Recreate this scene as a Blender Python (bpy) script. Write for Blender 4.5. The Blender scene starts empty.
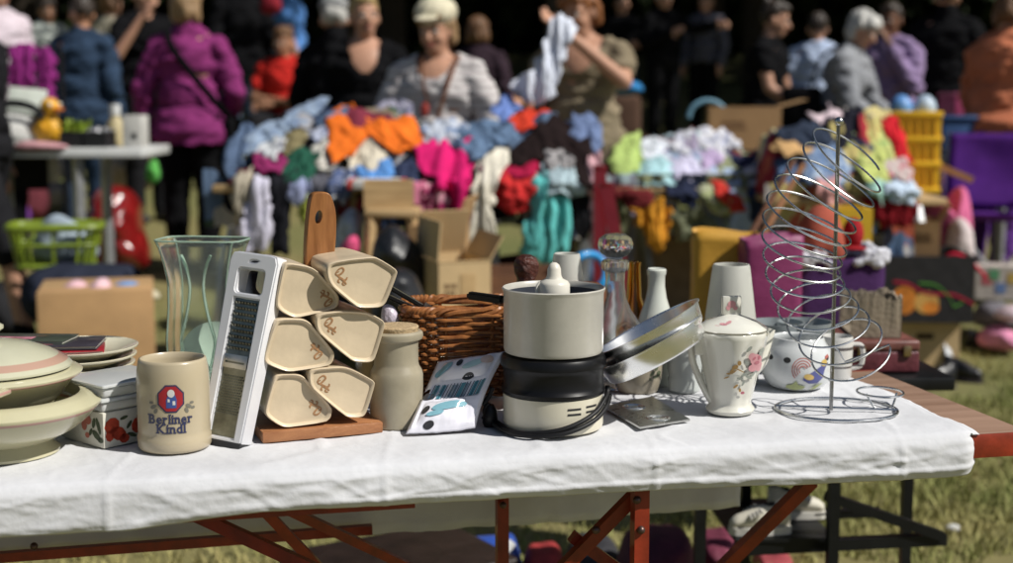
SKY_STRENGTH, SUN_STRENGTH, EXPOSURE, FSTOP = .05, 5.0, 0.0, 3.2
import bpy, bmesh, math, random
from mathutils import Vector, Matrix, noise
random.seed(7)
R = math.radians
scene = bpy.context.scene
COL = scene.collection
# ------------------------------------------------------------------ camera maths
CAMZ, TILT, F, CX, CY = 1.20, R(7.4), 1400.0, 506.5, 281.5
CAM = Vector((0, 0, CAMZ))
FWD = Vector((0, math.cos(TILT), -math.sin(TILT)))
def ray(px, py):
    a = (px - CX) / F; b = -(py - CY) / F
    return Vector((a, math.cos(TILT) + b * math.sin(TILT), -math.sin(TILT) + b * math.cos(TILT)))
def on_z(px, py, z):
    r = ray(px, py); return CAM + r * ((z - CAMZ) / r.z)
def on_y(px, py, Y):
    r = ray(px, py); return CAM + r * (Y / r.y)
def on_plane(px, py, P0, n):
    r = ray(px, py); return CAM + r * ((P0 - CAM).dot(n) / r.dot(n))
def mpp(p): return (Vector(p) - CAM).dot(FWD) / F
def proj(p):
    d = Vector(p) - CAM; z = d.dot(FWD)
    up = Vector((0, math.sin(TILT), math.cos(TILT)))
    return CX + F * d.x / z, CY - F * d.dot(up) / z
def ground(Y):
    t = Y - 6.3
    return 0.0 if t <= -0.6 else (0.11 * t if t > 0.6 else 0.11 * (t + 0.6) ** 2 / 2.4)
def lerp(a, b, t): return a + (b - a) * t
def interp(tab, x):
    if x <= tab[0][0]: return tab[0][1]
    for (x0, y0), (x1, y1) in zip(tab, tab[1:]):
        if x <= x1: return lerp(y0, y1, (x - x0) / (x1 - x0))
    return tab[-1][1]
def nz(x, y, z): return noise.noise(Vector((x, y, z)))
def fr(x, y, z, o=4): return noise.fractal(Vector((x, y, z)), 1.0, 2.0, o)
# ------------------------------------------------------------------ materials
MC = {}
def M(name, col, rough=.55, metal=0, var=.12, scale=18, bump=.0, bscale=90, coat=0, trans=0, ior=1.45,
      cloth=False, spec=.5, sheen=0, col2=None, stretch=None):
    if name in MC: return MC[name]
    m = bpy.data.materials.new(name); m.use_nodes = True; MC[name] = m
    nt = m.node_tree; b = nt.nodes['Principled BSDF']
    L = nt.links.new
    tc = nt.nodes.new('ShaderNodeTexCoord')
    mp = nt.nodes.new('ShaderNodeMapping'); L(tc.outputs['Object'], mp.inputs[0])
    if stretch: mp.inputs['Scale'].default_value = stretch
    n = nt.nodes.new('ShaderNodeTexNoise'); n.inputs['Scale'].default_value = scale
    n.inputs['Detail'].default_value = 6; n.inputs['Roughness'].default_value = .6
    L(mp.outputs[0], n.inputs['Vector'])
    rp = nt.nodes.new('ShaderNodeValToRGB')
    c2 = col2 or [min(1, c * (1 + var)) for c in col]
    c1 = [c * (1 - var) for c in col]
    rp.color_ramp.elements[0].position = .3; rp.color_ramp.elements[1].position = .7
    rp.color_ramp.elements[0].color = (*c1, 1); rp.color_ramp.elements[1].color = (*c2, 1)
    L(n.outputs[0], rp.inputs[0]); L(rp.outputs[0], b.inputs['Base Color'])
    mr = nt.nodes.new('ShaderNodeMapRange'); mr.inputs[3].default_value = max(.0, rough - .08)
    mr.inputs[4].default_value = min(1, rough + .1)
    L(n.outputs[0], mr.inputs[0]); L(mr.outputs[0], b.inputs['Roughness'])
    b.inputs['Metallic'].default_value = metal
    b.inputs['Coat Weight'].default_value = coat; b.inputs['Coat Roughness'].default_value = .08
    b.inputs['Transmission Weight'].default_value = trans; b.inputs['IOR'].default_value = ior
    b.inputs['Specular IOR Level'].default_value = spec
    b.inputs['Sheen Weight'].default_value = sheen
    if bump:
        bn = nt.nodes.new('ShaderNodeTexNoise'); bn.inputs['Scale'].default_value = bscale
        bn.inputs['Detail'].default_value = 5
        L(mp.outputs[0], bn.inputs['Vector'])
        bp = nt.nodes.new('ShaderNodeBump'); bp.inputs['Strength'].default_value = bump
        bp.inputs['Distance'].default_value = .01
        L(bn.outputs[0], bp.inputs['Height']); L(bp.outputs[0], b.inputs['Normal'])
    return m
def cloth(name, col, var=.16, rough=.9, **k):
    return M('cloth_' + name, col, rough, var=var, scale=9, bump=.25, bscale=120, spec=.08, **k)
def bands(name, base, zones, axis=2, rough=.25, coat=.3, soft=.001, var=.06):
    """ceramic with bands at object-space heights: zones = [(z0, z1, colour)]"""
    m = M(name, base, rough, coat=coat, var=var, scale=14)
    nt = m.node_tree; L = nt.links.new; b = nt.nodes['Principled BSDF']
    src = b.inputs['Base Color'].links[0].from_socket
    tc = [n for n in nt.nodes if n.type == 'TEX_COORD'][0]
    sp = nt.nodes.new('ShaderNodeSeparateXYZ'); L(tc.outputs['Object'], sp.inputs[0])
    for z0, z1, c in zones:
        g = nt.nodes.new('ShaderNodeMath'); g.operation = 'COMPARE'
        g.inputs[1].default_value = (z0 + z1) / 2; g.inputs[2].default_value = abs(z1 - z0) / 2
        L(sp.outputs[axis], g.inputs[0])
        mx = nt.nodes.new('ShaderNodeMix'); mx.data_type = 'RGBA'
        L(g.outputs[0], mx.inputs['Factor']); L(src, mx.inputs['A']); mx.inputs['B'].default_value = (*c, 1)
        src = mx.outputs['Result']; L(src, b.inputs['Base Color'])
    return m
def wood(name, c1, c2, rough=.5, stretch=(4, 40, 40), bump=.15):
    if name in MC: return MC[name]
    m = M(name, c1, rough, col2=c2, scale=1.6, bump=bump, bscale=3, stretch=stretch)
    return m
# ------------------------------------------------------------------ objects
def tag(o, label=None, cat=None, group=None, kind=None):
    if label: o['label'] = label
    if cat: o['category'] = cat
    if group: o['group'] = group
    if kind: o['kind'] = kind
    return o
def link(name, me, mat=None, parent=None, loc=None, smooth=True):
    o = bpy.data.objects.new(name, me); COL.objects.link(o)
    if mat:
        for mm in (mat if isinstance(mat, (list, tuple)) else [mat]): me.materials.append(mm)
    if parent: o.parent = parent
    if loc is not None: o.location = loc
    if smooth:
        for p in me.polygons: p.use_smooth = True
    return o
def obj(name, bm, mat=None, parent=None, loc=None, smooth=True, sharp=40, fixn=True):
    if fixn: bmesh.ops.recalc_face_normals(bm, faces=bm.faces)
    me = bpy.data.meshes.new(name); bm.to_mesh(me); bm.free()
    o = link(name, me, mat, parent, loc, smooth)
    if smooth and sharp:
        try: me.set_sharp_from_angle(angle=R(sharp))
        except Exception: pass
    return o
def empty(name, loc=(0, 0, 0), rz=0, label=None, cat=None, group=None):
    o = bpy.data.objects.new(name, None); COL.objects.link(o); o.empty_display_size = .05
    o.location = loc; o.rotation_euler.z = rz
    return tag(o, label, cat, group)
def BM(): return bmesh.new()
def bx(bm, c, s, rot=None, bev=.0, seg=2):
    mat = Matrix.Translation(Vector(c))
    if rot is not None: mat = mat @ (rot if isinstance(rot, Matrix) else Matrix.Rotation(rot, 4, 'Z'))
    mat = mat @ Matrix.Diagonal((s[0], s[1], s[2], 1))
    r = bmesh.ops.create_cube(bm, size=1, matrix=mat)
    if bev:
        es = list({e for v in r['verts'] for e in v.link_edges})
        bmesh.ops.bevel(bm, geom=es, offset=bev, segments=seg, affect='EDGES', profile=.5)
def tube(bm, pts, r, seg=8, closed=False, flat=1.0, up=None):
    pts = [Vector(p) for p in pts]; n = len(pts); rings = []
    prev = None
    for i, p in enumerate(pts):
        if closed: t = pts[(i + 1) % n] - pts[i - 1]
        else: t = pts[min(i + 1, n - 1)] - pts[max(i - 1, 0)]
        if t.length < 1e-9: t = Vector((0, 0, 1))
        t.normalize()
        if up is not None: a = Vector(up)
        elif prev is None: a = Vector((0, 0, 1)) if abs(t.z) < .9 else Vector((1, 0, 0))
        else: a = prev
        a = a - t * a.dot(t)
        if a.length < 1e-6: a = t.orthogonal()
        a.normalize(); prev = a; b = t.cross(a)
        rr = r[i] if isinstance(r, (list, tuple)) else r
        rings.append([bm.verts.new(p + a * (rr * flat * math.cos(2 * math.pi * k / seg)) + b * (rr * math.sin(2 * math.pi * k / seg))) for k in range(seg)])
    for i in range(n if closed else n - 1):
        A, B = rings[i], rings[(i + 1) % n]
        for k in range(seg):
            bm.faces.new((A[k], A[(k + 1) % seg], B[(k + 1) % seg], B[k]))
    if not closed:
        bm.faces.new(rings[0][::-1]); bm.faces.new(rings[-1])
def bar(bm, a, b, w, d=None, up=(0, 0, 1)):
    """square-section bar between two points"""
    a, b = Vector(a), Vector(b); d = d or w
    t = (b - a); L_ = t.length; t.normalize()
    u = Vector(up); u = u - t * u.dot(t)
    if u.length < 1e-4: u = t.orthogonal()
    u.normalize(); s = t.cross(u)
    mat = Matrix((( s.x, t.x, u.x, 0), (s.y, t.y, u.y, 0), (s.z, t.z, u.z, 0), (0, 0, 0, 1)))
    mat = Matrix.Translation((a + b) / 2) @ mat @ Matrix.Diagonal((w, L_, d, 1))
    bmesh.ops.create_cube(bm, size=1, matrix=mat)
def lathe(bm, prof, seg=56, sx=1, sy=1, c=(0, 0, 0), fn=None):
    rings = []
    for r, z in prof:
        if r < 1e-6: rings.append([bm.verts.new((c[0], c[1], c[2] + z))])
        else:
            ring = []
            for k in range(seg):
                a = 2 * math.pi * k / seg; q = r * (fn(a, z) if fn else 1)
                ring.append(bm.verts.new((c[0] + q * sx * math.sin(a), c[1] - q * sy * math.cos(a), c[2] + z)))
            rings.append(ring)
    for A, B in zip(rings, rings[1:]):
        if len(A) == 1 and len(B) == 1: continue
        for k in range(seg):
            if len(A) == 1: bm.faces.new((A[0], B[(k + 1) % seg], B[k]))
            elif len(B) == 1: bm.faces.new((A[k], A[(k + 1) % seg], B[0]))
            else: bm.faces.new((A[k], A[(k + 1) % seg], B[(k + 1) % seg], B[k]))
def smooth_prof(p, it=2):
    for _ in range(it):
        q = [p[0]]
        for a, b in zip(p, p[1:]):
            q.append((a[0] * .75 + b[0] * .25, a[1] * .75 + b[1] * .25)); q.append((a[0] * .25 + b[0] * .75, a[1] * .25 + b[1] * .75))
        q.append(p[-1]); p = q
    return p
def chaikin(p, it=2):
    for _ in range(it):
        q = []
        for a, b in zip(p, p[1:] + p[:1]):
            a, b = Vector(a), Vector(b)
            q.append(a * .75 + b * .25); q.append(a * .25 + b * .75)
        p = q
    return p
def spline(pts, n=8, closed=False):
    """Catmull-Rom"""
    pts = [Vector(p) for p in pts]; out = []; N = len(pts)
    for i in range(N if closed else N - 1):
        if closed: p0, p1, p2, p3 = pts[i - 1], pts[i], pts[(i + 1) % N], pts[(i + 2) % N]
        else: p0, p1, p2, p3 = pts[max(i - 1, 0)], pts[i], pts[i + 1], pts[min(i + 2, N - 1)]
        for k in range(n):
            t = k / n
            out.append(.5 * ((2 * p1) + (p2 - p0) * t + (2 * p0 - 5 * p1 + 4 * p2 - p3) * t * t + (3 * p1 - p0 - 3 * p2 + p3) * t ** 3))
    if not closed: out.append(pts[-1])
    return out
def plate(bm, outer, holes, to3, depth):
    """flat plate with holes: 2-D loops, to3 maps (x, y, d) to 3-D; thickness depth"""
    es = []; 
    for lp in [outer] + holes:
        vs = [bm.verts.new((p[0], p[1], 0)) for p in lp]
        es += [bm.edges.new((a, b)) for a, b in zip(vs, vs[1:] + vs[:1])]
    r = bmesh.ops.triangle_fill(bm, edges=es, use_beauty=True, use_dissolve=False)
    fs = [g for g in r['geom'] if isinstance(g, bmesh.types.BMFace)]
    ex = bmesh.ops.extrude_face_region(bm, geom=fs)
    nv = [g for g in ex['geom'] if isinstance(g, bmesh.types.BMVert)]
    for v in nv: v.co.z = depth
    for v in bm.verts: v.co = to3(v.co.x, v.co.y, v.co.z)
def evalmesh(o):
    dg = bpy.context.evaluated_depsgraph_get()
    return bpy.data.meshes.new_from_object(o.evaluated_get(dg), depsgraph=dg)
def remesh(bm, voxel, it=3):
    me = bpy.data.meshes.new('tmp'); bm.to_mesh(me); bm.free()
    o = bpy.data.objects.new('tmp', me)
    tc = bpy.data.scenes.new('tmp_scene'); tc.collection.objects.link(o)
    m = o.modifiers.new('r', 'REMESH'); m.mode = 'VOXEL'; m.voxel_size = voxel
    s = o.modifiers.new('s', 'SMOOTH'); s.iterations = it; s.factor = .5
    vl = tc.view_layers[0]; vl.update(); dg = vl.depsgraph
    out = bpy.data.meshes.new_from_object(o.evaluated_get(dg), depsgraph=dg)
    bpy.data.scenes.remove(tc); bpy.data.objects.remove(o); bpy.data.meshes.remove(me)
    return out
def displace(me, f):
    ns = [v.normal.copy() for v in me.vertices]
    for v, n in zip(me.vertices, ns): v.co += n * f(v.co)
def boolean_cut(bm, cut):
    bmesh.ops.recalc_face_normals(bm, faces=bm.faces); bmesh.ops.recalc_face_normals(cut, faces=cut.faces)
    ms = []; os_ = []; tc = bpy.data.scenes.new('tmp_scene')
    for b in (bm, cut):
        me = bpy.data.meshes.new('tmp'); b.to_mesh(me); b.free(); ms.append(me)
        o = bpy.data.objects.new('tmp', me); tc.collection.objects.link(o); os_.append(o)
    md = os_[0].modifiers.new('b', 'BOOLEAN'); md.operation = 'DIFFERENCE'; md.object = os_[1]; md.solver = 'EXACT'
    vl = tc.view_layers[0]; vl.update(); dg = vl.depsgraph
    out = bpy.data.meshes.new_from_object(os_[0].evaluated_get(dg), depsgraph=dg)
    bpy.data.scenes.remove(tc)
    for o in os_: bpy.data.objects.remove(o)
    for me in ms: bpy.data.meshes.remove(me)
    return out
def cap(bm, p0, r0, p1, r1):
    p0, p1 = Vector(p0), Vector(p1); d = p1 - p0
    for p, r in ((p0, r0), (p1, r1)):
        bmesh.ops.create_icosphere(bm, subdivisions=2, radius=r, matrix=Matrix.Translation(p))
    if d.length > 1e-5:
        q = Vector((0, 0, 1)).rotation_difference(d).to_matrix().to_4x4()
        bmesh.ops.create_cone(bm, cap_ends=True, segments=14, radius1=r0, radius2=r1, depth=d.length, matrix=Matrix.Translation((p0 + p1) / 2) @ q)
def ell(bm, c, r, rot=None, sub=3):
    m = Matrix.Translation(Vector(c))
    if rot is not None: m = m @ rot
    bmesh.ops.create_icosphere(bm, subdivisions=sub, radius=1, matrix=m @ Matrix.Diagonal((r[0], r[1], r[2], 1)))
# --- blurred middle-ground soft goods: a real sheet with folds and thickness
def polar(outline, nb=72, nr=9):
    b = [Vector((p[0], p[1], 0)) for p in outline]
    s = spline(b, 8, True)
    c = sum(s, Vector()) / len(s)
    return c, s
def crisp(outline, seed):
    b = [Vector((p[0], p[1], 0)) for p in outline]; s = spline(b, 8, True); n = len(b)
    out = []
    for i in range(n):
        for k in range(8):
            l_ = lerp(b[i], b[(i + 1) % n], k / 8); q = lerp(s[i * 8 + k], l_, .75)
            q = q + Vector((fr(q.x * .11, q.y * .11, seed, 3), fr(q.x * .11, q.y * .11, seed + 40, 3), 0)) * 5.0
            out.append(q)
    return sum(out, Vector()) / len(out), out
def garment(name, outline, Yf, mat, label, cat, folds='n', amp=.03, seed=0, group=None, lift=.0, th=.006, up=None):
    c, s = crisp(outline, seed)
    nr = 14; bm = BM(); rows = []
    p0 = on_y(c.x, c.y, Yf(c.y))
    def pos(px, py, rho):
        p = on_y(px, py, Yf(py))
        if folds == 'v': f = fr(p.x * 16 + seed * 3.1, seed * 7.7, p.z * 2.2, 3)
        elif folds == 'd': f = fr((p.x + p.z) * 13 + seed, (p.x - p.z) * 4, seed * 5.3, 4)
        else: f = fr(p.x * 11 + seed * 2.7, p.z * 11 + seed, seed * 1.3, 5)
        f = 1 - 2.6 * abs(f)
        q = p.copy(); q.y += -lift - amp * .95 * f + .012 * rho ** 4 - .005 * fr(p.x * 26, p.z * 20, seed, 2)
        q.z += .008 * fr(p.x * 10, seed, p.z * 10, 3) + rho ** 3 * .022 * fr(p.x * 16 + seed, 3, p.z * 16, 3); q.x += rho ** 3 * .022 * fr(p.x * 16, seed + 9, p.z * 16, 3)
        return q - p0
    cv = bm.verts.new(pos(c.x, c.y, 0))
    for i in range(1, nr + 1):
        t = i / nr
        rows.append([bm.verts.new(pos(lerp(c.x, q.x, t), lerp(c.y, q.y, t), t)) for q in s])
    n = len(s)
    for k in range(n): bm.faces.new((cv, rows[0][k], rows[0][(k + 1) % n]))
    for A, B in zip(rows, rows[1:]):
        for k in range(n): bm.faces.new((A[k], B[k], B[(k + 1) % n], A[(k + 1) % n]))
    o = obj(name, bm, mat, loc=p0, sharp=None)
    md = o.modifiers.new('thick', 'SOLIDIFY'); md.thickness = th; md.offset = 0
    return tag(o, label, cat, group)
def pillow(name, outline, Y, th, mat, label=None, cat=None, parent=None, lump=.12, seed=0, group=None, flatb=False, ex=.5):
    """closed stuffed form: bag, shoe, plush, heap"""
    c, s = polar(outline); nr = 9; bm = BM(); n = len(s)
    p0 = on_y(c.x, c.y, Y)
    origin = p0 if parent is None else Vector(parent.location)
    def pos(px, py, rho, side):
        p = on_y(px, py, Y)
        prof = (1 - rho ** 2.4) ** ex if rho < 1 else 0
        k = 1 + lump * fr(p.x * 7 + seed, p.z * 7, side * 3 + seed, 4)
        q = p.copy(); q.y += side * th * .5 * prof * k
        return q - origin
    edge = [bm.verts.new(pos(q.x, q.y, 1, 0)) for q in s]
    for side in (-1, 1):
        cv = bm.verts.new(pos(c.x, c.y, 0, side)); prev = None
        for i in range(1, nr + 1):
            t = i / nr; t = 1 - (1 - t) ** 1.6
            row = edge if i == nr else [bm.verts.new(pos(lerp(c.x, q.x, t), lerp(c.y, q.y, t), t, side)) for q in s]
            for k in range(n):
                if prev is None: bm.faces.new((cv, row[k], row[(k + 1) % n]))
                else: bm.faces.new((prev[k], row[k], row[(k + 1) % n], prev[(k + 1) % n]))
            prev = row
    o = obj(name, bm, mat, parent=parent, loc=None if parent else p0, sharp=None)
    return tag(o, label, cat, group)
def ebox(bm, L_, W_, H_, c=(0, 0, 0), rot=0, bev=.003): bx(bm, c, (L_, W_, H_), rot, bev)
def text_verts(s, size, bold=0.0, align='CENTER', spacing=1.0):
    cu = bpy.data.curves.new('t', 'FONT'); cu.body = s; cu.size = size; cu.align_x = align; cu.offset = bold
    cu.space_character = spacing; cu.resolution_u = 3
    o = bpy.data.objects.new('t', cu); tc = bpy.data.scenes.new('tmp_scene'); tc.collection.objects.link(o)
    tc.view_layers[0].update()
    me = bpy.data.meshes.new_from_object(o.evaluated_get(tc.view_layers[0].depsgraph), depsgraph=tc.view_layers[0].depsgraph)
    v = [x.co.copy() for x in me.vertices]; f = [list(p.vertices) for p in me.polygons]
    bpy.data.scenes.remove(tc); bpy.data.objects.remove(o); bpy.data.curves.remove(cu); bpy.data.meshes.remove(me)
    return v, f
# ------------------------------------------------------------------ world, sun, camera
world = bpy.data.worlds.new('World'); scene.world = world; world.use_nodes = True
wn = world.node_tree
sky = wn.nodes.new('ShaderNodeTexSky'); sky.sky_type = 'NISHITA'; sky.sun_disc = False
SUN = Vector((.64, -.28, .72)).normalized()           # towards the sun: right, slightly behind the camera
sky.sun_elevation = math.asin(SUN.z); sky.sun_rotation = math.atan2(SUN.x, SUN.y)
sky.air_density = 1; sky.dust_density = 1; sky.ozone_density = 1
wn.links.new(sky.outputs[0], wn.nodes['Background'].inputs[0]); wn.nodes['Background'].inputs[1].default_value = SKY_STRENGTH
sl = bpy.data.lights.new('sun', 'SUN'); sl.energy = SUN_STRENGTH; sl.angle = R(.5); sl.color = (1, .965, .90)
so = bpy.data.objects.new('sun', sl); COL.objects.link(so); so.rotation_euler = SUN.to_track_quat('Z', 'Y').to_euler()
so.location = (6, -4, 9)
cd = bpy.data.cameras.new('camera'); co = bpy.data.objects.new('camera', cd); COL.objects.link(co)
co.location = CAM; co.rotation_euler = (R(90) - TILT, 0, 0); scene.camera = co
cd.sensor_width = 36; cd.lens = F * 36 / 1013; cd.clip_end = 500; cd.clip_start = .05
cd.dof.use_dof = True; cd.dof.focus_distance = 1.98; cd.dof.aperture_fstop = FSTOP; cd.dof.aperture_blades = 0
vs = scene.view_settings; vs.view_transform = 'Standard'; vs.look = 'None'; vs.gamma = 1; vs.exposure = EXPOSURE
scene.cycles.use_denoising = True; scene.cycles.max_bounces = 10; scene.cycles.transparent_max_bounces = 12
scene.cycles.transmission_bounces = 10; scene.cycles.sample_clamp_indirect = 6
# ------------------------------------------------------------------ ground
gm = M('dry_grass_ground', (.27, .215, .09), .95, col2=(.105, .125, .035), scale=.55, bump=.9, bscale=9)
bm = BM(); NX, NY = 60, 120
ys = [-3 + 30 * (j / NY) ** 1.0 for j in range(NY)] + [30, 45, 80, 160, 300]
xs = [-200, -80, -40] + [-22 + 44 * i / NX for i in range(NX + 1)] + [40, 80, 200]
gv = [[bm.verts.new((x, y, (ground(min(y, 24)) + .02 * fr(x * .8, y * .8, 2) if abs(x) < 30 and y < 30 else ground(24)))) for x in xs] for y in ys]
for j in range(len(ys) - 1):
    for i in range(len(xs) - 1): bm.faces.new((gv[j][i], gv[j][i + 1], gv[j + 1][i + 1], gv[j + 1][i]))
tag(obj('ground', bm, gm, sharp=None), kind='structure')
bm = BM(); rg = random.Random(3)
for k in range(46000):
    if k < 25000: y = 3.3 + 5.2 * rg.random() ** 1.3; x = rg.uniform(-.45, .62) * y
    else: y = rg.uniform(3.4, 7.5); x = rg.uniform(.1, .5) * y
    if fr(x * 1.1, y * 1.1, 9) < -.22: continue
    h = rg.uniform(.015, .055); a = rg.uniform(0, 6.28); w = rg.uniform(.003, .006)
    d = Vector((math.cos(a), math.sin(a), 0)); l = Vector((rg.uniform(-1, 1), rg.uniform(-1, 1), 0)) * h * .7
    z = ground(y) - .005; p = Vector((x, y, z))
    v = [bm.verts.new(p + d * w), bm.verts.new(p - d * w), bm.verts.new(p + l + Vector((0, 0, h)))]
    bm.faces.new(v)
tag(obj('grass', bm, M('grass_blades', (.46, .38, .16), .8, col2=(.15, .21, .045), scale=1.3), smooth=False, fixn=False), kind='stuff')
# ------------------------------------------------------------------ front table
TT = .73                                  # cloth surface
ANG = R(12.6)
U = Vector((-math.cos(ANG), -math.sin(ANG), 0)); V = Vector((-math.sin(ANG), math.cos(ANG), 0)); NF = -V
FR = on_z(1028, 429, TT - .004); FR.z = 0
TW = .47
table = empty('beer_table', (FR.x, FR.y, 0), 0, 'long brown beer table on red steel legs under the white cloth', 'table')
table.rotation_euler.z = ANG + math.pi          # local x runs along the table to the left
def tl(s, t, z): return Vector((s, -t, z))       # table local (s left, t back)
def tw(s, t, z): return FR + U * s + V * t + Vector((0, 0, z))
woodt = wood('varnished_table_wood', (.25, .15, .10), (.33, .21, .15), .45, stretch=(1.2, 22, 22))
redm = M('red_painted_steel', (.23, .023, .006), .45, var=.35, scale=25, coat=.2, bump=.05)
drkred = redm
bm = BM(); bx(bm, tl(1.1, TW / 2, TT - .021), (2.2, TW - .006, .030), bev=.003)
obj('tabletop', bm, woodt, table)
bm = BM()
bx(bm, tl(1.1, -.004, TT - .024), (2.206, .006, .034), bev=.001)
bx(bm, tl(1.1, TW + .004, TT - .024), (2.206, .006, .034), bev=.001)
bx(bm, tl(1.12, .05, TT - .053), (1.7, .03, .03))
bx(bm, tl(1.12, TW - .05, TT - .053), (1.7, .03, .03))
sA, sB = (on_plane(120, 520, FR, V) - FR).dot(U), (on_plane(415, 508, FR, V) - FR).dot(U)
zA = on_plane(300, 516, FR - V * .004, V).z
bx(bm, tl((sA + sB) / 2, .001, (TT - .03 + zA) / 2), (abs(sA - sB), .004, TT - .03 - zA))
obj('edge_frame', bm, redm, table)
def inv(p):  # world -> table local
    d = Vector(p) - Vector((FR.x, FR.y, 0)); return Vector((d.dot(U), -d.dot(V), d.z))
def leg(name, a, b, w, d=None):
    bm = BM(); a = inv(a); b = inv(b); bar(bm, a, b, w, d or w, up=(0, 1, 0)); obj(name, bm, redm, table)
def vert(px, Y, ztop, name, w):
    p = on_y(px, 500, Y); leg(name, (p.x, p.y, ztop), (p.x, p.y, .0), w)
vert(640, 1.875, TT - .04, 'leg', .021); vert(502, 2.22, TT - .04, 'leg', .019)
lf = tw(1.75, .05, 0); lb = tw(1.75, .42, 0)
leg('leg', (lf.x, lf.y, TT - .04), (lf.x, lf.y, 0), .021); leg('leg', (lb.x, lb.y, TT - .04), (lb.x, lb.y, 0), .02)
bmx = lambda a, b, w=.02: leg('brace', a, b, w)
bmx(on_y(636, 494, 1.904), on_y(520, 612, 1.90), .017)
bmx(on_y(572, 536, 1.925), on_y(640, 585, 1.94), .017)
bmx(on_y(812, 480, 2.22), on_y(700, 590, 2.30), .020)
bmx(on_y(190, 512, 1.90), on_y(320, 572, 1.88), .017)
bmx(on_y(262, 508, 1.98), on_y(350, 600, 2.10), .015)
bmx(on_y(285, 508, 2.02), on_y(420, 572, 2.25), .014)
bmx(on_y(-40, 560, 2.1), on_y(372, 529, 2.22), .015)
for q in (on_y(637, 500, 1.863), on_y(596, 530, 1.893), on_y(34, 546, 2.08), on_y(641, 530, 1.863), on_y(503, 505, 2.2)):
    bm = BM(); ell(bm, inv(q), (.006, .006, .006), None, 2); obj('bolt', bm, M('bolt_steel', (.12, .08, .07), .4, metal=.8), table)
# ------------------------------------------------------------------ cloth
BOT = [(-400, 572), (0, 537), (60, 534), (120, 530), (170, 523), (210, 517), (260, 511), (300, 508.5), (340, 507), (400, 504), (500, 498.5), (600, 493), (700, 488), (800, 483.5), (900, 480), (950, 477.5), (970, 475), (986, 470)]
A_ = on_z(992, 436, TT); B_ = on_z(852, 377, TT)
sa = (A_ - FR).dot(U); sb = (B_ - FR).dot(U)
cm = M('white_table_cloth', (.605, .61, .63), .92, var=.08, scale=6, bump=.10, bscale=90, spec=.1)
bm = BM(); NS = 420; NTOP, NFR = 60, 26
OUT = .013
def crease(x, y, k):
    a = fr(x * 5 + k, y * 5, k, 5); return (1 - abs(a) * 2.6)
def THIN(n): return max(0, 1 - abs(n) * 6.5) ** 1.5 * min(1, max(0, .55 + n * 0))
def PRESS(x): return sum(.0022 * math.exp(-((x - x0) / .0035) ** 2) for x0 in (-.50, -.16, .20, .555))
grid = []
for i in range(NS + 1):
    a = i / NS; col = []
    def sright(t): return lerp(sa, sb, t) + .012 * fr(t * 3, 4, 1) + .010 * math.sin(t * 9)
    # top, back -> front
    for j in range(NTOP + 1):
        t = 1 - j / NTOP
        s = lerp(2.0, sright(t), a); p = tw(s, lerp(-.009, TW + .004, t), TT)
        w = .0010 * crease(p.x * 1.2, p.y * 1.2, 3) + .0005 * fr(p.x * 30, p.y * 30, 1)
        # long creases running towards the front hem
        w += .0035 * max(0, 1 - abs(math.sin(p.x * 7 + 2.2 * fr(p.x * 2, p.y * 2, 8))) * 6) * .5
        w += PRESS(p.x) * .6 + .0016 * THIN(fr(p.x * 5, p.y * 7, 51, 3)) + .0013 * THIN(fr(p.x * 9 + p.y * 6, p.y * 5, 57, 3))
        edge = max(0, 1 - t * TW / .03)
        p.z += w * (1 - .3 * edge) - .004 * edge ** 2 - .002 * (a > .995)
        col.append(p)
    s = lerp(2.0, sright(0), a); base = tw(s, 0, TT)
    px, py = proj(base - V * OUT)
    yb = interp(BOT, px) + .9 * fr(base.x * 6, 2, 5)
    zb = on_plane(px, yb, base - V * OUT, V).z
    drop = TT - .006 - zb
    for j in range(1, NFR + 1):
        u = j / NFR
        z = TT - .006 - drop * u
        o = .010 + (OUT - .008) * min(1, math.sin(min(1, u * 5) * math.pi / 2))
        # soft folds of the overhang
        zz = -z * 1.0
        f = .0045 * fr(base.x * 4.0 + u * .5, u * .5, 7, 3) + PRESS(base.x)
        f += .0030 * THIN(fr(base.x * 5 + zz * 11, zz * 5 - base.x * 2, 31, 3)) + .0022 * THIN(fr(base.x * 9 - zz * 14, zz * 7, 37, 3)) + .0020 * THIN(fr(base.x * 3 + 2, zz * 16, 41, 3))
        f += .0013 * (1 - 2.6 * abs(fr(base.x * 7 + zz * 16, zz * 9 - base.x * 1.5, 5, 4))) * min(1, u * 2)      # slanting creases
        f += .0007 * (1 - 2.6 * abs(fr(base.x * 16 - zz * 18, zz * 20, 15, 3)))
        f += .0022 * math.exp(-((u - .78 - .05 * fr(base.x * 3, 1, 1)) / .06) ** 2) * min(1, max(.0, (base.x + .3) * 4))        # the rolled hem
        f -= .004 * max(0, u - .86) / .14                                            # tucks under
        p = base - V * (o + f * min(1, u * 4)); p.z = z
        if a > .985: p += V * .02 * ((a - .985) / .015) ** 2
        col.append(p)
    grid.append([bm.verts.new(p - tw(.9, TW / 2, 0)) for p in col])
for i in range(NS):
    for j in range(NTOP + NFR): bm.faces.new((grid[i][j], grid[i + 1][j], grid[i + 1][j + 1], grid[i][j + 1]))
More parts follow.
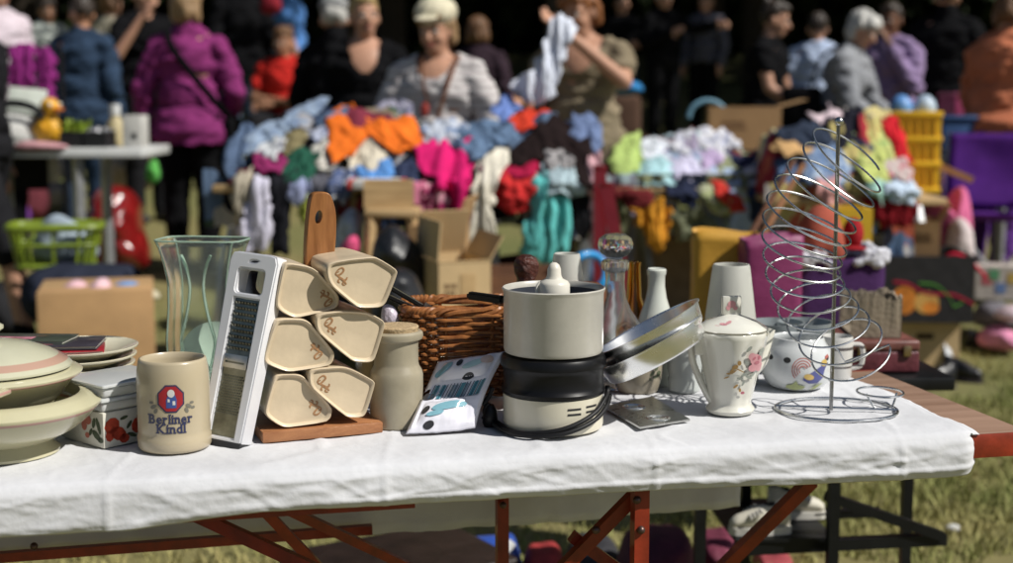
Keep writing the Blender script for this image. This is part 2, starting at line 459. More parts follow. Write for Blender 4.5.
# the part that hangs at the back, grey in the shade
s_end = (on_plane(739, 500, tw(0, TW + .02, 0), V) - FR).dot(U)
n2 = 160; back = []
for i in range(n2 + 1):
    s = lerp(2.0, s_end, i / n2); r_ = []
    for j in range(15):
        u = j / 14; z = TT - .012 - (.235 + .10 * (1 - i / n2) * 0 + .015 * fr(s * 2, 1, 1)) * u
        p = tw(s, TW + .012 + .012 * fr(s * 6, u * 1.5, 2, 4) * u + .004 * THIN(fr(s * 5 + u, u * 2, 61, 3)) + .003 * crease(s * 3, u, 2), z)
        if j == 0: p = tw(s, TW + .004, TT + .001)
        r_.append(bm.verts.new(p - tw(.9, TW / 2, 0)))
    back.append(r_)
for i in range(n2):
    for j in range(14): bm.faces.new((back[i][j], back[i][j + 1], back[i + 1][j + 1], back[i + 1][j]))
o = obj('tablecloth', bm, cm, loc=tw(.9, TW / 2, 0), sharp=None, fixn=False)
tag(o, 'creased white cloth spread over the front table with its hem hanging', 'tablecloth')
md = o.modifiers.new('thick', 'SOLIDIFY'); md.thickness = .0012; md.offset = -1
# ------------------------------------------------------------------ things on the front table
TZ = TT + .003
def pot(px, py, z=TZ):
    p = on_z(px, py, z); return p, mpp(p)
def sp(prof, m): return [(r * m, z * m) for r, z in prof]
def lat(name, prof, p, m, mat, parent=None, label=None, cat=None, seg=64, group=None, off=(0, 0, 0), fn=None, sharp=35):
    bm = BM(); lathe(bm, sp(prof, m), seg, fn=fn)
    o = obj(name, bm, mat, parent, loc=(Vector(off) if parent else p), sharp=sharp)
    return tag(o, label, cat, group)
def decal(name, parent, p, m, rfun, polys, mat, off=.0005, c=(0, 0)):
    """polygons in photo pixels (dx from axis, height above base) wrapped on a round body"""
    phic = -math.atan2(p.x, p.y); bm = BM()
    for poly in polys:
        b2 = BM()
        try: f_ = b2.faces.new([b2.verts.new((dx, dz, 0)) for dx, dz in poly])
        except ValueError: b2.free(); continue
        bmesh.ops.triangulate(b2, faces=[f_])
        for it_ in range(3):
            lg_ = [e for e in b2.edges if e.calc_length() > 3.0]
            if lg_: bmesh.ops.subdivide_edges(b2, edges=lg_, cuts=1); bmesh.ops.triangulate(b2, faces=b2.faces[:])
        mp = {}
        for v in b2.verts:
            dx, dz = v.co.x, v.co.y
            r = rfun(dz); q = max(-.97, min(.97, dx / r)); f = phic + math.asin(q); rr = r * m + off
            mp[v] = bm.verts.new((rr * math.sin(f), -rr * math.cos(f), dz * m))
        for g in b2.faces: bm.faces.new([mp[v] for v in g.verts])
        b2.free()
    return obj(name, bm, mat, parent, loc=(0, 0, 0), smooth=False)
def circ(cx, cy, rx, ry=None, n=14, rot=0):
    ry = ry or rx; c, s = math.cos(rot), math.sin(rot)
    return [(cx + rx * math.cos(t) * c - ry * math.sin(t) * s, cy + rx * math.cos(t) * s + ry * math.sin(t) * c) for t in [2 * math.pi * k / n for k in range(n)]]
cream = (.60, .55, .40)
# --- the beer mug
p, m = pot(175, 446.5)
stone = M('grey_beige_stoneware', (.44, .37, .25), .3, coat=.4, var=.06, scale=9)
mug = empty('beer_mug', p, 0, 'beige stoneware beer mug with a red crest and Berliner Kindl lettering', 'mug')
pr = [(0, .5), (33, .5), (34.6, 1.2), (36, 4), (36.2, 14), (35.2, 16), (35.4, 20), (35.6, 68), (34.8, 80), (33.4, 88), (32.6, 90.4), (31, 90.8), (29.6, 89), (29.2, 84), (29.5, 10), (26, 7), (0, 6.5)]
lat('mug_body', pr, p, m, stone, mug, sharp=60)
bm = BM(); tube(bm, spline([(0, .024, .095), (0, .06, .10), (0, .078, .07), (0, .06, .035), (0, .03, .028)], 8), .008, 12, flat=1.2)
# the handle points away from the camera
for v in bm.verts: v.co.y += .018
obj('handle', bm, stone, mug)
rf = lambda z: interp([(0, 36), (14, 36.2), (20, 35.4), (68, 35.6), (80, 34.8)], z)
def octo(cx, cy, r): return [(cx + r * math.cos(math.pi / 8 + k * math.pi / 4), cy + r * 1.1 * math.sin(math.pi / 8 + k * math.pi / 4)) for k in range(8)]
cred = M('crest_red', (.34, .02, .03), .35, coat=.3); cnav = M('print_navy', (.03, .035, .09), .35, coat=.3); cwht = M('print_white', (.62, .62, .60), .35, coat=.3); cgry = M('print_grey', (.17, .16, .13), .4)
decal('crest', mug, p, m, rf, [octo(-2.5, 56, 13.5)], cnav)
decal('crest', mug, p, m, rf, [octo(-2.5, 56, 12)], cred, .0008)
decal('crest', mug, p, m, rf, [[(-7, 47), (2.5, 47), (3, 55), (1.5, 60), (-5, 60), (-7, 55)]], M('print_blue', (.05, .09, .28), .35), .0011)
decal('crest', mug, p, m, rf, [circ(-2.2, 61.5, 3.4, 4), [(-5.5, 53), (-3.5, 53), (-3.5, 56), (-5.5, 56)], [(-1, 50), (1.5, 50), (1.5, 54), (-1, 54)]], cwht, .0014)
decal('laurel', mug, p, m, rf, [circ(-19, 48, 3.2, 2, 8, .6), circ(-17, 44, 3, 1.8, 8, 1.2), circ(-21, 52, 2, 1.4, 8), circ(14, 48, 3.2, 2, 8, -.6), circ(12, 44, 3, 1.8, 8, -1.2), circ(17, 51, 2, 1.4, 8), circ(18, 46, 2, 1.5, 8)], cgry)
def wraptext(s, size, cx, cy, sx=1.0, bold=.02):
    v, f = text_verts(s, 1.0, bold); phic = -math.atan2(p.x, p.y); bm = BM()
    # the letters get slab serifs like the print on the mug
    vs = []
    for q in v:
        dx = cx + q.x * size * sx; dz = cy + q.y * size; r = rf(dz)
        a = phic + math.asin(max(-.97, min(.97, dx / r)))
        rr = r * m + .0006; vs.append(bm.verts.new((rr * math.sin(a), -rr * math.cos(a), dz * m)))
    for g in f:
        try: bm.faces.new([vs[i] for i in g])
        except ValueError: pass
    obj('lettering', bm, cnav, mug, loc=(0, 0, 0), smooth=False)
def slabtext(s, size, cx, cy, sx, bold):
    SER = {'B': ((0, 0), (0, 1)), 'r': ((0, 0), (0, 1)), 'l': ((.5, 0), (.2, 1)), 'i': ((.5, 0), (.2, .72)), 'n': ((0, 0), (1, 0), (0, 1)), 'K': ((0, 0), (1, 0), (0, 1), (1, 1)), 'd': ((1, 0), (.8, 1)), 'e': ()}
    parts = []; x = 0
    for ch in s:
        v, f = text_verts(ch, 1.0, bold, 'LEFT'); xs = [q.x for q in v]; ys = [q.y for q in v]; x0, x1, y0, y1 = min(xs), max(xs), min(ys), max(ys)
        vv = [(q.x - x0 + x, q.y) for q in v]; parts.append((vv, f)); st = .12
        for a, b in SER.get(ch, ()):
            px_ = x + (x1 - x0) * a; lo = px_ - (.07 if a < .9 else st + .05); hi = px_ + (st + .07 if a < .9 else .07)
            if a == .5: lo, hi = x + (x1 - x0) / 2 - .14, x + (x1 - x0) / 2 + .14
            yy = y0 if b == 0 else y0 + (y1 - y0) * b - .09
            parts.append(([(lo, yy), (hi, yy), (hi, yy + .09), (lo, yy + .09)], [[0, 1, 2, 3]]))
        x += x1 - x0 + .10
    phic = -math.atan2(p.x, p.y); bm = BM()
    for n_, (vv, f) in enumerate(parts):
        vs = []
        for qx, qy in vv:
            dx = cx + (qx - x / 2) * size * sx; dz = cy + qy * size; r = rf(dz); a = phic + math.asin(max(-.97, min(.97, dx / r)))
            rr = r * m + .0006 + .00001 * n_; vs.append(bm.verts.new((rr * math.sin(a), -rr * math.cos(a), dz * m)))
        for g in f:
            try: bm.faces.new([vs[i] for i in g])
            except ValueError: pass
    obj('lettering', bm, cnav, mug, loc=(0, 0, 0), smooth=False)
slabtext('Berliner', 13.0, -2.6, 31.5, .86, .027); slabtext('Kindl', 13.0, -2.4, 21.8, .92, .027)
# --- big bowl and covered dish
p, m = pot(2, 452)
pinkc = (.47, .27, .23)
bowlm = bands('cream_bowl_glaze', (.50, .47, .31), [(44.5 * m, 47.5 * m, pinkc)], rough=.22, coat=.4)
pr = [(0, 4), (50, 3), (53, 0), (56, 1), (56, 3.5), (50, 8), (47, 13), (56, 16), (72, 24), (85, 34), (95, 45), (97.5, 48), (97.5, 50.5), (95, 52), (88, 57), (80, 60), (77, 59.5), (76, 56), (70, 40), (50, 24), (0, 18)]
lat('serving_bowl', pr, p, m, bowlm, None, 'large cream serving bowl with a dusty pink rim line on a round foot', 'bowl', 90, sharp=50)
bowlp, bowlm_ = p.copy(), m
dp = p + Vector((-.012, .010, 40 * m)); 
dish = empty('covered_dish', dp, 0, 'cream covered dish with pink banded domed lid standing in the large bowl', 'dish')
m2 = m
dm = bands('cream_dish_glaze', (.52, .49, .33), [(35.5 * m, 38 * m, pinkc)], rough=.2, coat=.4)
lat('dish_body', [(0, 0), (48, 0), (54, 4), (68, 18), (78, 32), (86, 37), (87, 39.5), (84, 41.5), (74, 43), (70, 40), (50, 10), (0, 6)], dp, m, dm, dish, seg=80)
lm = bands('cream_lid_glaze', (.50, .49, .36), [(51 * m, 56.5 * m, (.44, .28, .21))], rough=.17, coat=.5)
lid = lat('lid', [(74, 44), (77, 45), (77, 47), (72, 52), (58, 60), (38, 68), (16, 72.5), (0, 73.5)], dp, m, lm, dish, seg=80)
lat('knob', [(0, 72), (9, 73), (7, 76), (8, 80), (13, 84), (13, 87), (8, 90), (0, 91)], dp, m, lm, lid, seg=32)
bm = BM(); bx(bm, (22 * m, -84 * m, 36 * m), (44 * m, 26 * m, 4.5 * m), -.2, .002); obj('handle', bm, dm, dish)
# --- floral box, clear containers, plates
P0 = on_z(104, 449, TZ); mb = mpp(P0)
fdir = (on_z(141, 441, TZ) - P0); fdir.z = 0; fdir.normalize()
ldir = (on_z(66, 437, TZ) - P0); ldir.z = 0; ldir.normalize(); ldir = (ldir - fdir * ldir.dot(fdir)).normalized()
FH = 36 * mb; fl, ll = .118, .105
Mx = Matrix(((fdir.x, ldir.x, 0), (fdir.y, ldir.y, 0), (0, 0, 1))).to_4x4()
fb = empty('gift_box', P0, 0, 'white cardboard box printed with red poppies and dark leaves beside the mug', 'box')
bm = BM(); bx(bm, Mx @ Vector((fl / 2, ll / 2, FH / 2)), (fl, ll, FH), Mx, .0015); obj('box_body', bm, M('box_white_print', (.60, .58, .50), .5, var=.06), fb)
def facepoly(name, polys, mat, axis, off):
    bm = BM()
    for poly in polys:
        vs = [bm.verts.new(Mx @ (Vector((u * mb, -off, w * mb)) if axis == 0 else Vector((-off, u * mb, w * mb)))) for u, w in poly]
        bm.faces.new(vs)
    obj(name, bm, mat, fb, smooth=False)
rp = M('poppy_red', (.40, .045, .02), .5, var=.35, scale=120); gp = M('leaf_print_dark', (.06, .08, .045), .5, var=.4, scale=90); yp = M('print_ochre', (.40, .26, .10), .5)
facepoly('flower_print', [circ(10, 22, 9, 8, 9, .4), circ(17, 13, 10, 7, 9, -.5), circ(24, 7, 6, 5, 9), circ(7, 12, 5, 6, 8), circ(41, 18, 9, 8, 9, .8), circ(46, 26, 7, 6, 9), circ(50, 10, 6, 6, 8)], rp, 0, .0006)
facepoly('leaf_print', [circ(30, 20, 5, 2, 8, .9), circ(33, 9, 6, 2, 8, -.4), circ(24, 28, 5, 1.8, 8, .2)], gp, 0, .0009)
facepoly('leaf_print', [circ(8, 22, 9, 3, 10, 1.2), circ(12, 12, 8, 4, 9, .5), circ(5, 8, 5, 3, 8), circ(16, 24, 6, 3, 8, 1.9), circ(22, 14, 5, 2.4, 8, 2.2)], gp, 1, .0006)
facepoly('flower_print', [circ(26, 26, 6, 5, 8), circ(33, 20, 5, 6, 8), circ(28, 10, 4, 3, 8)], M('print_pale_red', (.42, .14, .10), .5), 1, .0008)
clear = M('clear_plastic', (.86, .88, .87), .2, trans=.5, var=.02, ior=1.25)
cz = FH + TZ
def cbox(w, d, h, bm, z0, c, inset=.004):
    bx(bm, Mx @ Vector((c[0], c[1], z0 + h / 2)), (w, d, h), Mx, .004, 3)
for k, (nm, lab) in enumerate((('plastic_container', 'lower clear plastic container lying on the poppy printed box'), ('plastic_container', 'upper clear plastic container below the stack of cream plates'))):
    o = empty(nm, P0 + Vector((0, 0, FH + .0005 + k * .019)), 0, lab, 'container', 'clear plastic containers')
    bm = BM(); cbox(fl * (.98 - .05 * k), ll * .95, .013, bm, 0, (fl / 2, ll / 2)); obj('tub', bm, clear, o)
    bm = BM(); cbox(fl * (1.04 - .05 * k), ll * 1.02, .005, bm, .0132, (fl / 2, ll / 2)); obj('lid', bm, clear, o)
zp = on_y(78, 375, 2.12).z
pc = on_y(78, 375, 2.12); mp_ = mpp(pc)
platem = bands('cream_plate_glaze', (.62, .58, .44), [], rough=.16, coat=.5)
for k in range(3):
    q = pc + Vector((.0025 * (k - 1), .002 * k, k * 8.6 * mp_))
    lat('dinner_plate', [(0, 1), (30, 0), (33, 2), (50, 8), (57, 11), (57.5, 12.5), (56, 13), (47, 10), (36, 5.5), (0, 4.5)], q, mp_, platem, None,
        ('bottom cream plate of the stack behind the covered dish', 'middle cream plate of the stack behind the covered dish', 'topmost cream plate of the stack, with booklets lying on it')[k], 'plate', 72, 'stacked cream plates')
q = Vector((pc.x, pc.y, TZ)); lat('upturned_bowl', [(24, (zp - TZ) / mp_), (20, (zp - TZ) / mp_), (0, (zp - TZ) / mp_ - 2)][::-1] + [(30, 24), (40, 12), (44, 0), (42, 0), (36, 12)], q, mp_, platem, None, 'upturned cream bowl carrying the stack of cream plates', 'bowl')
bk = on_y(56, 343, 2.12)
for k, (dx, dy, dz, w, d, rz, c, lab) in enumerate(((.02, -.01, 0, .11, .08, .25, (.30, .02, .03), 'red covered booklet under the dark one on the cream plates'),
                                              (-.012, .0, .007, .16, .09, .12, (.04, .035, .045), 'dark covered booklet lying on the cream plates'),
                                              (-.05, .015, .012, .14, .07, -.05, (.05, .06, .045), 'black and pink magazine on top of the booklets'))):
    q = bk + Vector((dx, dy, dz - .008))
    o = empty('booklet', q, rz, lab, 'booklet', 'booklets on the plates')
    bm = BM(); bx(bm, (0, 0, .002), (w, d, .0012), None, .0003); bx(bm, (0, 0, -.002), (w, d, .0012), None, .0003); obj('cover', bm, M('cover_%d' % k, c, .3, coat=.3, var=.3), o)
    bm = BM(); bx(bm, (0, .001, 0), (w - .004, d - .004, .003)); obj('pages', bm, M('pages', (.6, .57, .5), .8), o)
    bm = BM(); bx(bm, (-w * .15, -d * .12, .0029), (w * .5, d * .3, .0004)); obj('cover_print', bm, M('cover_print_%d' % k, [(.45, .38, .36), (.42, .10, .14), (.40, .16, .20)][k], .4, var=.5, scale=90), o)
q = pot(137, 386)[0]; lat('glass_saucer', [(0, 0), (12, 0), (20, 6), (21, 7), (12, 3), (0, 2)], q, mpp(q), M('green_glass', (.10, .22, .12), .1, trans=.5), None, 'small green glass saucer between the clear containers and the vase', 'saucer')
# --- glass vase: flattened, flared
p, m = pot(207, 396)
glass = M('clear_glass', (.97, .985, .975), .02, trans=1, var=.01, ior=1.33)
vz = [(0, 30), (6, 31), (20, 33), (40, 36), (60, 36.5), (90, 34), (115, 33.5), (135, 37), (150, 41), (157, 44)]
bm = BM()
def ring(w, z, n=14, e=5.0, d=.62):
    out = []
    for k in range(n * 4):
        t = 2 * math.pi * k / (n * 4); c, s = math.cos(t), math.sin(t)
        x = math.copysign(abs(c) ** (2 / e), c) * w; y = math.copysign(abs(s) ** (2 / e), s) * w * d
        out.append(bm.verts.new((x * m, y * m, z * m)))
    return out
prf = vz + [(157.6, 43.4)] + [(z, w - 1.2) for z, w in vz[::-1] if z >= 6]
rs = [ring(w, z) for z, w in prf]
for A, B in zip(rs, rs[1:]):
    for k in range(len(A)): bm.faces.new((A[k], A[(k + 1) % len(A)], B[(k + 1) % len(A)], B[k]))
bm.faces.new(rs[0][::-1]); bm.faces.new(rs[-1])
vase = empty('glass_vase', p, R(-8), 'clear flared glass vase standing behind the mug and grater', 'vase')
obj('vase_body', bm, M('thin_green_glass', (.93, .985, .95), .03, trans=.965, var=.01, ior=1.2), vase)
gg = M('green_glass_edge', (.62, .80, .68), .08, trans=.6, ior=1.3)
for sx in (-1, 1):
    bm = BM(); pts = [(lerp(0, 1, 1) * sx * x * m, -20 * m, z * m) for x, z in ((9, 20), (15, 45), (17, 60), (12, 80), (8, 100), (7, 115), (10, 132), (15, 144))]
    tube(bm, spline(pts, 6), [2.2 * m] * 43, 8, flat=.7); obj('glass_rib', bm, gg, vase)
bm = BM(); n_ = 56; W_ = 43.6
def sq(w, z, k): 
    t = 2 * math.pi * k / n_; c, s = math.cos(t), math.sin(t)
    return Vector((math.copysign(abs(c) ** .4, c) * w * m, math.copysign(abs(s) ** .4, s) * w * .62 * m, z * m))
tube(bm, [sq(W_, 157.4, k) for k in range(n_)], .9 * m, 6, closed=True); obj('glass_rim', bm, gg, vase)
for k in (7, 21, 35, 49):
    bm = BM(); tube(bm, [sq(w + .2, z, k) for z, w in vz[1:]], .9 * m, 6); obj('glass_rib', bm, gg, vase)
q, mq = pot(186, 398); 
o = empty('pale_dish', on_z(212, 392, TZ) + Vector((0, .03, .052)), 0, 'pale green glass dish standing upright behind the vase', 'dish')
bm = BM(); lathe(bm, [(0, .0), (.038, .0), (.056, .014), (.057, .016), (.038, .004), (0, .004)], 48)
d_ = obj('dish_plate', bm, M('milky_green_glass', (.66, .76, .66), .2, trans=.2), o); d_.rotation_euler = (R(78), 0, R(15))
# --- canister rack
P0 = on_z(263, 443.5, TZ); P1 = on_z(383, 432.5, TZ)
ux = (P1 - P0); ux.z = 0; LW = ux.length; ux.normalize(); vy = Vector((-ux.y, ux.x, 0)); nf = -vy; UZ = Vector((0, 0, 1))
rk = empty('canister_rack', P0, 0, 'wooden canister rack with a reddish base board and a tall holed handle', 'rack')
RM = Matrix(((ux.x, vy.x, 0), (ux.y, vy.y, 0), (0, 0, 1))).to_4x4()
rackw = wood('rack_wood', (.30, .12, .05), (.42, .19, .08), .45, stretch=(6, 60, 60)); hw = wood('handle_wood', (.20, .075, .022), (.36, .155, .05), .36, stretch=(40, 40, 5))
bm = BM(); bx(bm, RM @ Vector((LW / 2, .075, .0075)), (LW, .15, .015), RM, .0015); obj('base_board', bm, rackw, rk)
hp = P0 + vy * .075
ho = [on_plane(x, y, hp, nf) for x, y in ((305.5, 262), (306, 240), (308, 214), (310.5, 198), (313, 193.5), (317, 192), (326, 192), (330, 193.5), (333.5, 200), (337, 214), (336.5, 240), (334, 262), (330, 420), (310, 420))]
ho = [((q - P0).dot(ux), q.z - P0.z) for q in ho]
hc = on_plane(318.5, 217, hp, nf); hc = ((hc - P0).dot(ux), hc.z - P0.z)
hv = [Vector((x, y, 0)) for x, y in ho]; hv = chaikin(hv, 2); hcen = sum(hv, Vector()) / len(hv)
bm = BM(); lps = []
for kx, d in ((.90, .0), (.955, .0008), (.985, .0026), (1, .006), (1, .014), (.985, .0174), (.955, .0192), (.90, .02)):
    lps.append([bm.verts.new(ux * (hcen.x + (v.x - hcen.x) * (1 - (1 - kx) * .9)) + UZ * (hcen.y + (v.y - hcen.y) * (1 - (1 - kx) * .22)) + vy * (.074 + d)) for v in hv])
for A, B in zip(lps, lps[1:]):
    for k in range(len(hv)): bm.faces.new((A[k], A[(k + 1) % len(hv)], B[(k + 1) % len(hv)], B[k]))
bm.faces.new(lps[0][::-1]); bm.faces.new(lps[-1])
cut = BM(); c0_, c1_ = [], []
for x, y in circ(hc[0], hc[1], .0050, .0098, 20, -.2):
    c0_.append(cut.verts.new(ux * x + UZ * y + vy * .06)); c1_.append(cut.verts.new(ux * x + UZ * y + vy * .11))
for k in range(20): cut.faces.new((c0_[k], c0_[(k + 1) % 20], c1_[(k + 1) % 20], c1_[k]))
cut.faces.new(c0_[::-1]); cut.faces.new(c1_)
me = boolean_cut(bm, cut); o = link('rack_handle', me, hw, rk)
try: me.set_sharp_from_angle(angle=R(35))
except Exception: pass
canm = M('cream_canister_glaze', (.60, .49, .34), .36, coat=.25, var=.13, scale=16, bump=.04, bscale=60); canb = M('brown_ornament', (.31, .165, .075), .5, var=.3, scale=200)
CAN = [ # outline px, forward offset, ornament centre, flip, label
    ([(327, 263), (350, 259), (376, 256.5), (398, 270), (397, 276), (386, 304), (380, 308), (358, 308.5), (331, 286), (326, 275)], .020, (341, 276), 1, 'topmost cream canister of the rack, turned towards the right of the wooden handle'),
    ([(284, 262), (309, 266), (318, 271), (338, 294), (340, 300), (337, 309), (298, 318), (290, 317), (277, 309), (276, 300)], .0, (328, 299), -1, 'top left cream canister of the rack, half behind the grater'),
    ([(317, 314), (344, 310.5), (368, 312), (385, 321), (385, 327), (375, 360), (370, 363), (353, 362), (318, 333), (315, 322)], .010, (330, 326), 1, 'middle right cream canister of the rack, above the lower right one'),
    ([(276, 318.5), (302, 318.5), (310, 322), (334, 351), (335, 357), (331, 366), (291, 372), (283, 371), (264, 363), (264, 355)], .004, (318, 352), -1, 'middle left cream canister of the rack, between two other left canisters'),
    ([(310, 369), (342, 366.5), (352, 369), (375, 381), (375, 386), (366, 415), (361, 418), (347, 418), (311, 388), (308, 378)], .008, (323, 384), 1, 'lower right cream canister on the reddish base board'),
    ([(275, 374), (297, 373.5), (305, 377), (331, 406), (333, 412), (329, 422), (287, 428), (279, 426), (265, 416), (265, 408)], .002, (317, 408), -1, 'lower left cream canister on the base board beside the grater foot')]
for outl, fo, oc, fl_, lab in CAN:
    q0 = P0 + vy * (.012 - fo)
    l2 = [on_plane(x, y, q0, nf) for x, y in outl]
    c3 = sum(l2, Vector()) / len(l2)
    l2 = [Vector(((q - c3).dot(ux), q.z - c3.z, 0)) for q in l2]
    nl = []
    for a_, b_ in zip(l2, l2[1:] + l2[:1]):
        d_ = (b_ - a_); t_ = min(.3, .0045 / d_.length); nl += [a_ + d_ * t_, b_ - d_ * t_]
    l2 = chaikin(nl, 1)
    cn = empty('canister', c3, 0, lab, 'canister', 'cream canisters in the wooden rack')
    bm = BM(); loops = []
    back = -ux * .0 + vy
    def lp(k, d, sh=(0, 0)): return [bm.verts.new(ux * (v.x * k + sh[0]) + UZ * (v.y * k + sh[1]) + back * d) for v in l2]
    seq = [(.86, .0032), (.875, .0022), (.895, .0), (.965, -.0012), (.99, .0), (1.0, .003), (.985, .02), (.92, .09), (.86, .125), (.80, .13)]
    loops = [lp(k, d, (-.06 * d, .05 * d)) for k, d in seq]
    n = len(l2)
    for A, B in zip(loops, loops[1:]):
        for k in range(n): bm.faces.new((A[k], A[(k + 1) % n], B[(k + 1) % n], B[k]))
    bm.faces.new(loops[0][::-1]); bm.faces.new(loops[-1])
    obj('canister_body', bm, canm, cn, sharp=50)
    mo = mpp(c3); oc3 = on_plane(oc[0], oc[1], q0, nf) - c3
    bm = BM()
    osc = .85 * random.uniform(.85, 1.12); ors = random.uniform(-.16, .16)
    def orn(pts, r):
        pts = [(x * math.cos(ors) - y * math.sin(ors) + random.uniform(-.4, .4), x * math.sin(ors) + y * math.cos(ors) + random.uniform(-.4, .4)) for x, y in pts]
        P = spline([ux * (fl_ * x * mo * osc + oc3.dot(ux)) + UZ * (fl_ * y * mo * osc + oc3.z) + vy * .0029 for x, y in pts], 5)
        tube(bm, P, [.8 * r * mo * (.6 + .8 * math.sin(math.pi * i / (len(P) - 1))) for i in range(len(P))], 6, flat=.28, up=vy)
    orn([(-7, 3), (-3, 8), (2, 10), (4, 7), (1, 3), (-4, 0), (-6, 3), (-2, 5)], 1.0)
    orn([(-4, 0), (1, -3), (5, -6), (9, -10)], 1.3); orn([(0, -3), (-2, -7), (0, -9)], 1.0); orn([(4, -5), (8, -4), (9, -1)], 1.0); orn([(5, -6), (4, -10), (7, -12)], .9)
    obj('ornament', bm, canb, cn)
# --- grater
Bp = on_z(219, 446, TZ); Tp = on_y(255, 253, Bp.y + .055)
gu = (Tp - Bp); GL = gu.length; gu.normalize()
gr = Vector((math.cos(R(24)), -math.sin(R(24)), 0)); gr = (gr - gu * gr.dot(gu)).normalized(); gn = gr.cross(gu); gn = gn if gn.y < 0 else -gn
mg = mpp(Bp)
grater = empty('grater', Bp, 0, 'white framed metal hand grater leaning against the canister rack', 'grater')
gwm = M('white_plastic', (.70, .70, .72), .38, var=.03, coat=.15)
W0, W1, TH = .0335, .0395, .028
def g3(x, y, d): return gr * x + gu * y - gn * (d - .0)
outer = [(-W0, .006), (-W0 + .004, .0), (W0 - .004, 0), (W0, .006), (W1, GL - .012), (W1 - .004, GL - .002), (W1 - .012, GL), (-W1 + .012, GL), (-W1 + .004, GL - .002), (-W1, GL - .012)]
def rr(x0, y0, x1, y1, r=.005): return [(cx_ + r * math.cos(t), cy_ + r * math.sin(t)) for cx_, cy_, t0 in ((x1 - r, y1 - r, 0), (x0 + r, y1 - r, math.pi / 2), (x0 + r, y0 + r, math.pi), (x1 - r, y0 + r, 1.5 * math.pi)) for t in [t0 + k * math.pi / 8 for k in range(5)]] if r else [(x0, y0), (x1, y0), (x1, y1), (x0, y1)]
hole1 = rr(-.0215, GL * .79, .0215, GL * .915); slot = [tuple(v.xy) for v in chaikin([Vector((-.006, GL * .948, 0)), Vector((.004, GL * .952, 0)), Vector((.008, GL * .962, 0)), Vector((-.004, GL * .962, 0))], 1)]
hole2 = rr(-.0200, GL * .05, .0200, GL * .760, 0)
bm = BM(); plate(bm, outer, [hole1, slot, hole2], g3, TH)
bmesh.ops.recalc_face_normals(bm, faces=bm.faces)
bmesh.ops.bevel(bm, geom=[e for e in bm.edges if len(e.link_faces) == 2 and e.calc_face_angle(0) > 1.0 and abs((e.verts[0].co - e.verts[1].co).dot(gn)) < 1e-5], offset=.0022, segments=2, affect='EDGES')
obj('grater_frame', bm, gwm, grater, sharp=35)
steel = M('brushed_steel', (.50, .50, .48), .28, metal=1, var=.2, scale=60)
dksteel = M('grater_steel', (.22, .23, .20), .33, metal=1, var=.35, scale=40)
bm = BM(); plate(bm, [(-.0198, GL * .052), (.0198, GL * .052), (.0198, GL * .758), (-.0198, GL * .758)], [], lambda x, y, d: g3(x, y, .004 + d), .0012)
# teeth: the coarse field at the top, a slicer slot, the fine field below
def g4(x, y, d): return g3(x, y, .004 - d)
for r_ in range(9):
    for c_ in range(7):
        x = (c_ - 3) * .0051 + (.0028 if r_ % 2 else 0) - .0014; y = GL * (.50 + .235 * r_ / 8)
        h = .0032
        a = [bm.verts.new(g4(x - .0019, y - .0016, 0)), bm.verts.new(g4(x + .0019, y - .0016, 0)), bm.verts.new(g4(x + .0015, y + .002, h)), bm.verts.new(g4(x - .0015, y + .002, h)), bm.verts.new(g4(x - .0019, y + .003, 0)), bm.verts.new(g4(x + .0019, y + .003, 0))]
        for f in ((0, 1, 2, 3), (0, 3, 4), (1, 5, 2), (3, 2, 5, 4)): bm.faces.new([a[i] for i in f])
for r_ in range(15):
    for c_ in range(9):
        x = (c_ - 4) * .0039 + (.0021 if r_ % 2 else 0) - .001; y = GL * (.17 + .19 * r_ / 14)
        a = [bm.verts.new(g4(x + dx, y + dy, 0)) for dx, dy in ((-.0013, -.0013), (.0013, -.0013), (.0013, .0013), (-.0013, .0013))]; t_ = bm.verts.new(g4(x, y + .0005, .002))
        for k in range(4): bm.faces.new((a[k], a[(k + 1) % 4], t_))
gp_ = obj('grater_plate', bm, dksteel, grater, smooth=False)
bm = BM(); plate(bm, [(-.0192, GL * .40), (.0192, GL * .40), (.0192, GL * .47), (-.0192, GL * .47)], [[(-.0165, GL * .425), (.015, GL * .425), (.015, GL * .435), (-.0165, GL * .435)]], lambda x, y, d: g3(x, y, .001 + d), .0025)
obj('slicer_blade', bm, steel, grater, smooth=False)
bm = BM(); bx(bm, (0, 0, 0), (W0 * 2 + .001, TH + .002, .010), Matrix(((gr.x, -gn.x, gu.x, 0), (gr.y, -gn.y, gu.y, 0), (gr.z, -gn.z, gu.z, 0), (0, 0, 0, 1))), .002)
for v in bm.verts: v.co += g3(0, .004, TH / 2)
obj('rubber_foot', bm, M('black_rubber', (.02, .02, .022), .6), grater)
# --- stoneware jar with cork
p, m = pot(397, 425)
jar = empty('stoneware_jar', p, 0, 'grey beige stoneware jar with a cork stopper beside the canister rack', 'jar')
jm = M('jar_glaze', (.34, .30, .215), .38, coat=.25, var=.16, scale=14, bump=.05, bscale=60)
lat('jar_body', [(0, 0), (24.5, 0), (26.3, 2), (26.8, 8), (26.5, 45), (26.5, 52), (25.5, 56), (22.6, 61), (22, 64), (22, 82), (22.8, 86), (26, 88), (27, 91), (26.6, 94), (24.6, 96), (21, 96), (20, 90), (20, 70), (23, 50), (22, 6), (0, 4)], p, m, jm, jar)
lat('cork', [(0, 90), (20, 90), (22.3, 97), (22.5, 100), (21.5, 101), (0, 101.3)], p, m, M('cork', (.42, .31, .18), .85, var=.3, scale=160, bump=.4, bscale=300), jar)
